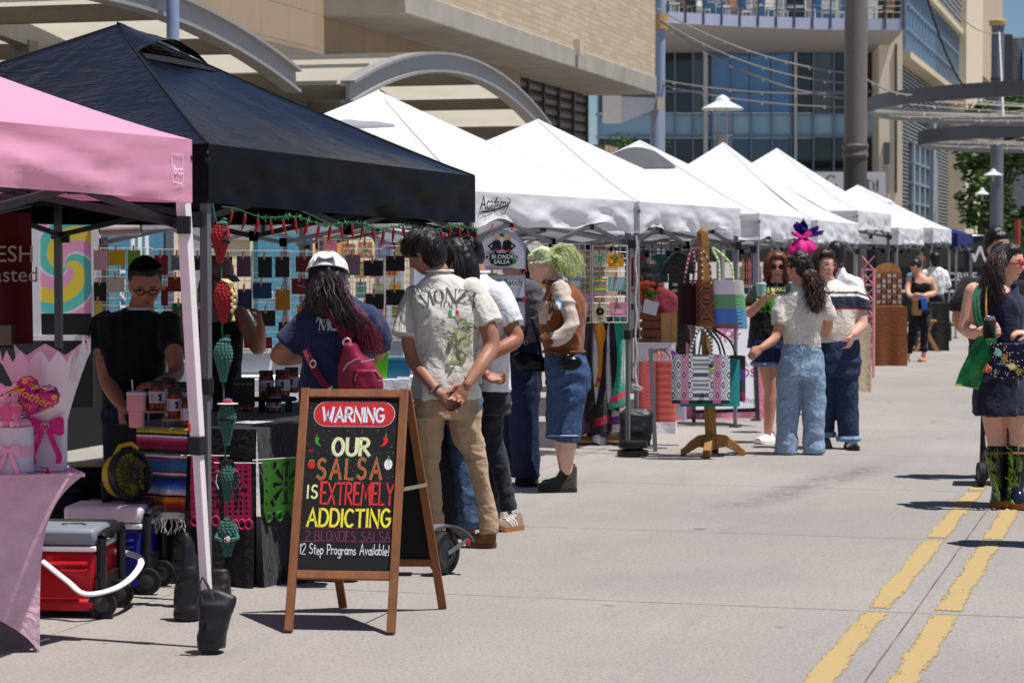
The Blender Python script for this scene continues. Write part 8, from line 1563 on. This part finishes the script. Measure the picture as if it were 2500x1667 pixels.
tote(1556,1628,884,1010,19.2,.08,'coral pink mesh bag left on the grey rack',lambda x,b,a:(206,100,100)if(int(x*40)+int(b*60))%2 else(222,122,118),(1600,854),[(226,110,60)]);tote(1600,1650,884,1030,19.0,.06,'taller coral mesh bag at the front of the grey rack',lambda x,b,a:(206,92,84)if int(b*70)%2 else(226,118,106),(1616,850),[(120,50,150),(226,110,60)]);tote(1640,1676,900,1026,19.3,.05,'pastel plaid bag at the right of the coral bags',lambda x,b,a:[(190,150,200),(150,190,210),(220,170,180)][(int(x*5)+int(b*9))%3],(1640,856),[(120,50,150)])
t=thing('shop_poster','white A-frame poster with a pink drawing behind the bag stand','sign',G(1780,1030));a,b,d=P(1694,1005,21.6),P(1850,1000,21.5),P(1694,770,22.0);X=(b-a).normalized();Y=(d-a);h=Y.length;Y.normalize();w_=(b-a).length;MB().C(214,214,222).slab([(0,0),(w_,0),(w_*.96,h),(0.0,h)],a,X,Y,.01).build('poster','paper',t,smooth=0);MB().C(24,24,28).beam(a-Y*.1,a+Y*h,.035,.03).beam(b-Y*.1,b+Y*h-X*w_*.04,.035,.03).beam(a,b,.03,.035).build('frame','plastic',t);mb=MB()
for k in range(22):an=k*.57;mb.tri2d(stroke2d([(.05*r_*math.cos(an+r_*.5),.04*r_*math.sin(an+r_*.5))for r_ in(.6,1,1.6,2.2)],.012),a+X*(w_*.55)+Y*(h*.8)-Vector((0,.004,0)),X,Y,col=[(214,60,130),(226,150,186)][k%2])
mb.tri2d(text2d('CATRINA',.085,0),a+X*w_*.56+Y*h*.47-Vector((0,.004,0)),X,Y,col=(196,130,150));mb.tri2d(serif2d('DI' if 0 else 'TO',.09),a+X*w_*.6+Y*h*.36-Vector((0,.004,0)),X,Y,col=(150,50,80));mb.tri2d(text2d('OS',.11,0),a+X*w_*.85+Y*h*.38-Vector((0,.004,0)),X,Y,col=(150,50,80));mb.tri2d(text2d('Momma Shop',.07,-.001,.35),a+X*w_*.66+Y*h*.1-Vector((0,.004,0)),X,Y,col=(120,120,130));mb.build('poster_lettering','flatm',t,smooth=0)
tableq('stall_table','white covered table under the wooden crates',1562,1650,20.6,.6,.80,(214,214,222));tableq('stall_table','pink covered table behind the white poster',1680,1880,22.6,.7,.9,(216,130,160))
c=P(1592,842,20.8);t=thing('wooden_crate','slatted brown crate with goods on the white covered table','crate',c);[MB().C(120,66,40).box(c+Vector((0,-.02,.03+.075*k)),(.24,.02,.055)).build('slat','wood',t)for k in range(4)];MB().C(176,130,84).box(c+Vector((.15,-.03,.14)),(.14,.03,.29)).build('end_board','wood',t);MB().C(214,212,220).slab([(0,0),(.12,-.03),(.15,.09),(.02,.12)],c+Vector((-.09,-.05,.29)),(1,0,0),UP,.003).build('price_sheet','paper',t)
t=thing('flower_bunch','bunch of orange flowers behind the crates','flowers',P(1575,735,21.4));mb=MB()
for k in range(36):p=P(1574+rnd.gauss(0,18),712+rnd.gauss(0,12),21.4+rnd.gauss(0,.06));mb.ell(p,(.03,.03,.024),nu=7,nv=5,col=[(206,80,40),(220,120,60),(110,120,50)][k%3])
mb.build('bloom','leaf',t);MB().C(60,70,40).tube([P(1574,725,21.4),P(1576,790,21.4)],.03,8).build('stems','leaf',t)
t=gridpanel(1570,1705,590,760,23.2,23.4,'black wire grid at the back of the second white stall',.1,.006,(26,26,30))
def hangshirt(px,y0,y1,Z,hw,col,lab,band=None):
 c=P(px,y0,Z);h=c.z-P(px,y1,Z).z;t=thing('hanging_shirt',lab,'shirt',c,0,'shirts hanging in the second white stall');w_=hw*Z/FPX;mb=MB().C(*col);o=[(-w_,-h),(w_,-h),(w_*.95,-h*.35),(w_*1.5,-h*.4),(w_*1.45,-h*.2),(w_*.5,0),(-w_*.5,0),(-w_*1.45,-h*.2),(-w_*1.5,-h*.4),(-w_*.95,-h*.35)];mb.slab(o,c,(1,0,0),UP,.05);mb.build('shirt','cloth',t,bevel=.012);MB().C(60,60,62).tube([c+UP*.06,c,c+Vector((-w_*.5,0,-.03))],.004,4).build('hanger','metal',t)
 if band:mb=MB();[mb.box(c+Vector((0,-.003,-h*(.55+.05*k))),(w_*1.2,.004,h*.045),col=cc)for k,cc in enumerate(band)];mb.build('print','flatm',t,smooth=0)
hangshirt(1658,615,760,22.2,26,(18,18,20),'black shirt with small pale print behind the wooden post',[(150,146,140),(18,18,20),(150,146,140)]);hangshirt(1560,625,700,22.8,22,(120,18,40),'maroon shirt beside the grey tent leg');hangshirt(1612,620,690,23,20,(30,70,66),'dark green shirt on the black grid');hangshirt(1656,765,960,21.9,20,(18,18,20),'long black top with bright woven bands',[(206,150,40),(206,90,40),(60,150,70),(30,110,60),(190,40,90)])
t=thing('craft_rack','white wire rack of colourful trinkets left of the sunglasses','rack',P(1830,760,22.5));MB().C(206,204,206).tube([P(1806,660,22.5),P(1862,660,22.5)],.012,6).tube([P(1806,700,22.5),P(1862,700,22.5)],.012,6).tube([P(1858,650,22.5),P(1858,770,22.5)],.014,6).tube([P(1808,650,22.5),P(1808,770,22.5)],.014,6).build('rack_wire','paintm',t);mb=MB();[mb.tube([P(1814+5.5*k,632,22.45),P(1814+5.5*k,696,22.45)],.011,6,col=[(206,160,50),(40,36,40),(200,40,40),(220,120,60),(60,80,160)][k%5])for k in range(8)];mb.build('trinket','gloss',t)
c=P(1960,608,20.6);t=thing('tulle_bundle','magenta tulle bundle tied with dark blue above the ponytail woman','decoration',c);mb=MB();
rf=lambda a,b,r0,r1,z0,z1,n,am:c+Vector(((r0+(r1-r0)*b)*(1+am*b*math.sin(n*6.283*a))*math.cos(6.283*a),(r0+(r1-r0)*b)*(1+am*b*math.sin(n*6.283*a))*math.sin(6.283*a),z0+(z1-z0)*b+.02*b*math.sin(n*6.283*a+1)))
pro=lambda a,b:c+Vector(((.03+.1*math.sin(math.pi*min(1,b*1.02))**.7)*(1+.1*math.sin(44*a+3*b))*math.cos(6.283*a),(.03+.1*math.sin(math.pi*b)**.7)*(1+.1*math.sin(44*a+3*b))*math.sin(6.283*a),-.14+.24*b))
mb.grid(pro,60,14,col=(226,40,150));mb.grid(lambda a,b:rf(a,b,.03,.085,.09,.14,5,.22),70,6,col=(236,70,170));mb.build('tulle','leaf',t,smooth=60);mb=MB()
for k,(dx,dz,w_,cc)in enumerate(((-.09,.2,.07,(46,40,130)),(.12,.13,.06,(60,40,140)),(.16,.06,.05,(96,40,150)),(-.02,.24,.06,(40,36,120)))):mb.grid(lambda a,b:c+Vector((.02+dx*b+w_*1.3*(a-.5)*min(1,math.sin(2.7*b+.35)*1.4),.03*math.sin(a*6+b*5),.11+dz*.6*b+.02*math.sin(a*7+k))),8,8,col=cc)
mb.build('ribbon','leaf',t,smooth=60)
t=thing('lattice_rack','pale pink metal lattice rack by the tall tent','rack',G(2122,880));mb=MB().C(226,150,160);A,B=P(2106,YH,30.5),P(2134,YH,30.2)
for p in(A,B):mb.tube([Vector((p.x,p.y,0)),Vector((p.x,p.y,P(0,655,30.3).z))],.018,6)
for k in range(7):z=.2+k*.2;mb.tube([Vector((A.x,A.y,z)),Vector((B.x,B.y,z+.17))],.008,4);mb.tube([Vector((A.x,A.y,z+.17)),Vector((B.x,B.y,z))],.008,4);mb.tube([Vector((A.x,A.y,z)),Vector((B.x,B.y,z))],.012,4)
mb.build('lattice','paintm',t);tableq('beige_table','table under a beige cloth just right of the striped sweater',2076,2128,27.0,.5,.78,(196,176,148));tableq('brown_table','brown covered table below the pigeonhole display',2136,2216,33.6,.7,.85,(120,66,36));tableq('black_table','black covered table beside the far woman',2277,2318,39,.8,.8,(26,26,28))
t=thing('pigeonhole_display','arched wooden pigeonhole display of small goods','display',P(2170,755,34));a,b=P(2138,745,34),P(2202,745,34);h=P(0,665,34).z-a.z;w_=b.x-a.x;MB().C(170,124,70).slab([(0,0),(w_,0),(w_,h)]+arc(w_/2,h,w_/2,.14,0,180,10)+[(0,h)],a+Vector((0,.08,0)),(1,0,0),UP,.03).build('back_board','wood',t);mb=MB();[mb.box(a+Vector((w_*(.1+.2*i),0,h*(.1+.16*j))),(w_*.13,.06,h*.1),col=[(206,196,180),(150,90,80),(190,180,190)][(i*2+j)%3])for i in range(5)for j in range(6)];mb.build('small_goods','paper',t);mb=MB().C(140,96,54);[mb.box(a+Vector((w_/2,.02,h*.165*j)),(w_,.1,.02))for j in range(7)];mb.build('shelf','wood',t)
c=G(2262,858);t=thing('wooden_stool','folding wooden stool behind the far woman','stool',c);mb=MB().C(176,124,66);[mb.beam(c+Vector((x0,y_,0)),c+Vector((-x0*.5,y_,.5)),.035,.03)for x0 in(-.19,.19)for y_ in(-.1,.14)];mb.build('leg','wood',t);MB().C(186,136,76).box(c+Vector((0,.02,.51)),(.3,.3,.03)).build('seat','wood',t)
sandbag([(2310,8,776),(2310,13,790),(2310,13,832)],42.5,.09,'black weight bag by the last white tent leg',seed=4);sandbag([(2172,16,862),(2172,17,870),(2172,17,882)],34.9,.1,'flat black weight at the foot of the tall tent',seed=6)
c=Vector((P(2335,YH,54).x,54,0));t=thing('parked_van','dark blue van parked beyond the blue canopy','van',c);cs=[(-2.3,.35),(2.3,.35),(2.4,.9),(2.25,1.2),(1.5,1.35),(1.0,1.95),(.6,2.1),(-2.2,2.1),(-2.35,1.6)]
MB().C(14,22,46).slab([(x_*.33 if 0 else x_,z)for x_,z in cs],c+Vector((0,-.9,0)),(1,0,0),UP,1.8).build('body','gloss',t,bevel=.08);MB().C(20,24,30).slab([(1.35,1.35),(.9,1.9),(.1,1.9),(.1,1.35)],c+Vector((0,-.93,0)),(1,0,0),UP,.02).slab([(0,1.35),(0,1.9),(-2,1.9),(-2,1.35)],c+Vector((0,-.93,0)),(1,0,0),UP,.02).build('window','mirror',t)
for x_ in(-1.5,1.5):w=MB().C(24,24,26).lathe([(.25,-.1),(.33,-.1),(.34,0),(.33,.1),(.25,.1)],c+Vector((x_,-.9,.34)),24,(Vector((1,0,0)),UP,Vector((0,1,0)))).build('wheel','blackrub',t);MB().C(140,140,146).lathe([(.05,-.12),(.24,-.08),(.24,.08)],c+Vector((x_,-.9,.34)),18,(Vector((1,0,0)),UP,Vector((0,1,0)))).build('rim','metal',w)
MB().C(226,226,232).tri2d(text2d('W',.5,.02),c+Vector((.35,-.97,1.62)),(1,0,0),UP).tri2d(text2d('MOBILE',.26,.008),c+Vector((-.15,-.97,1.12)),(1,0,0),UP).box(c+Vector((-.75,-.95,.8)),(1.6,.02,.06)).build('van_lettering','flatm',t,smooth=0)
c=P(2484,590,60);t=thing('sign_post','thin red post at the right edge','post',(c.x,60,0));MB().C(170,60,46).tube([(c.x,60,0),(c.x,60,P(0,536,60).z)],.07,10).build('post','paintm',t);MB().C(150,50,40).box((c.x,60,.05),(.3,.3,.1)).build('base','paintm',t)
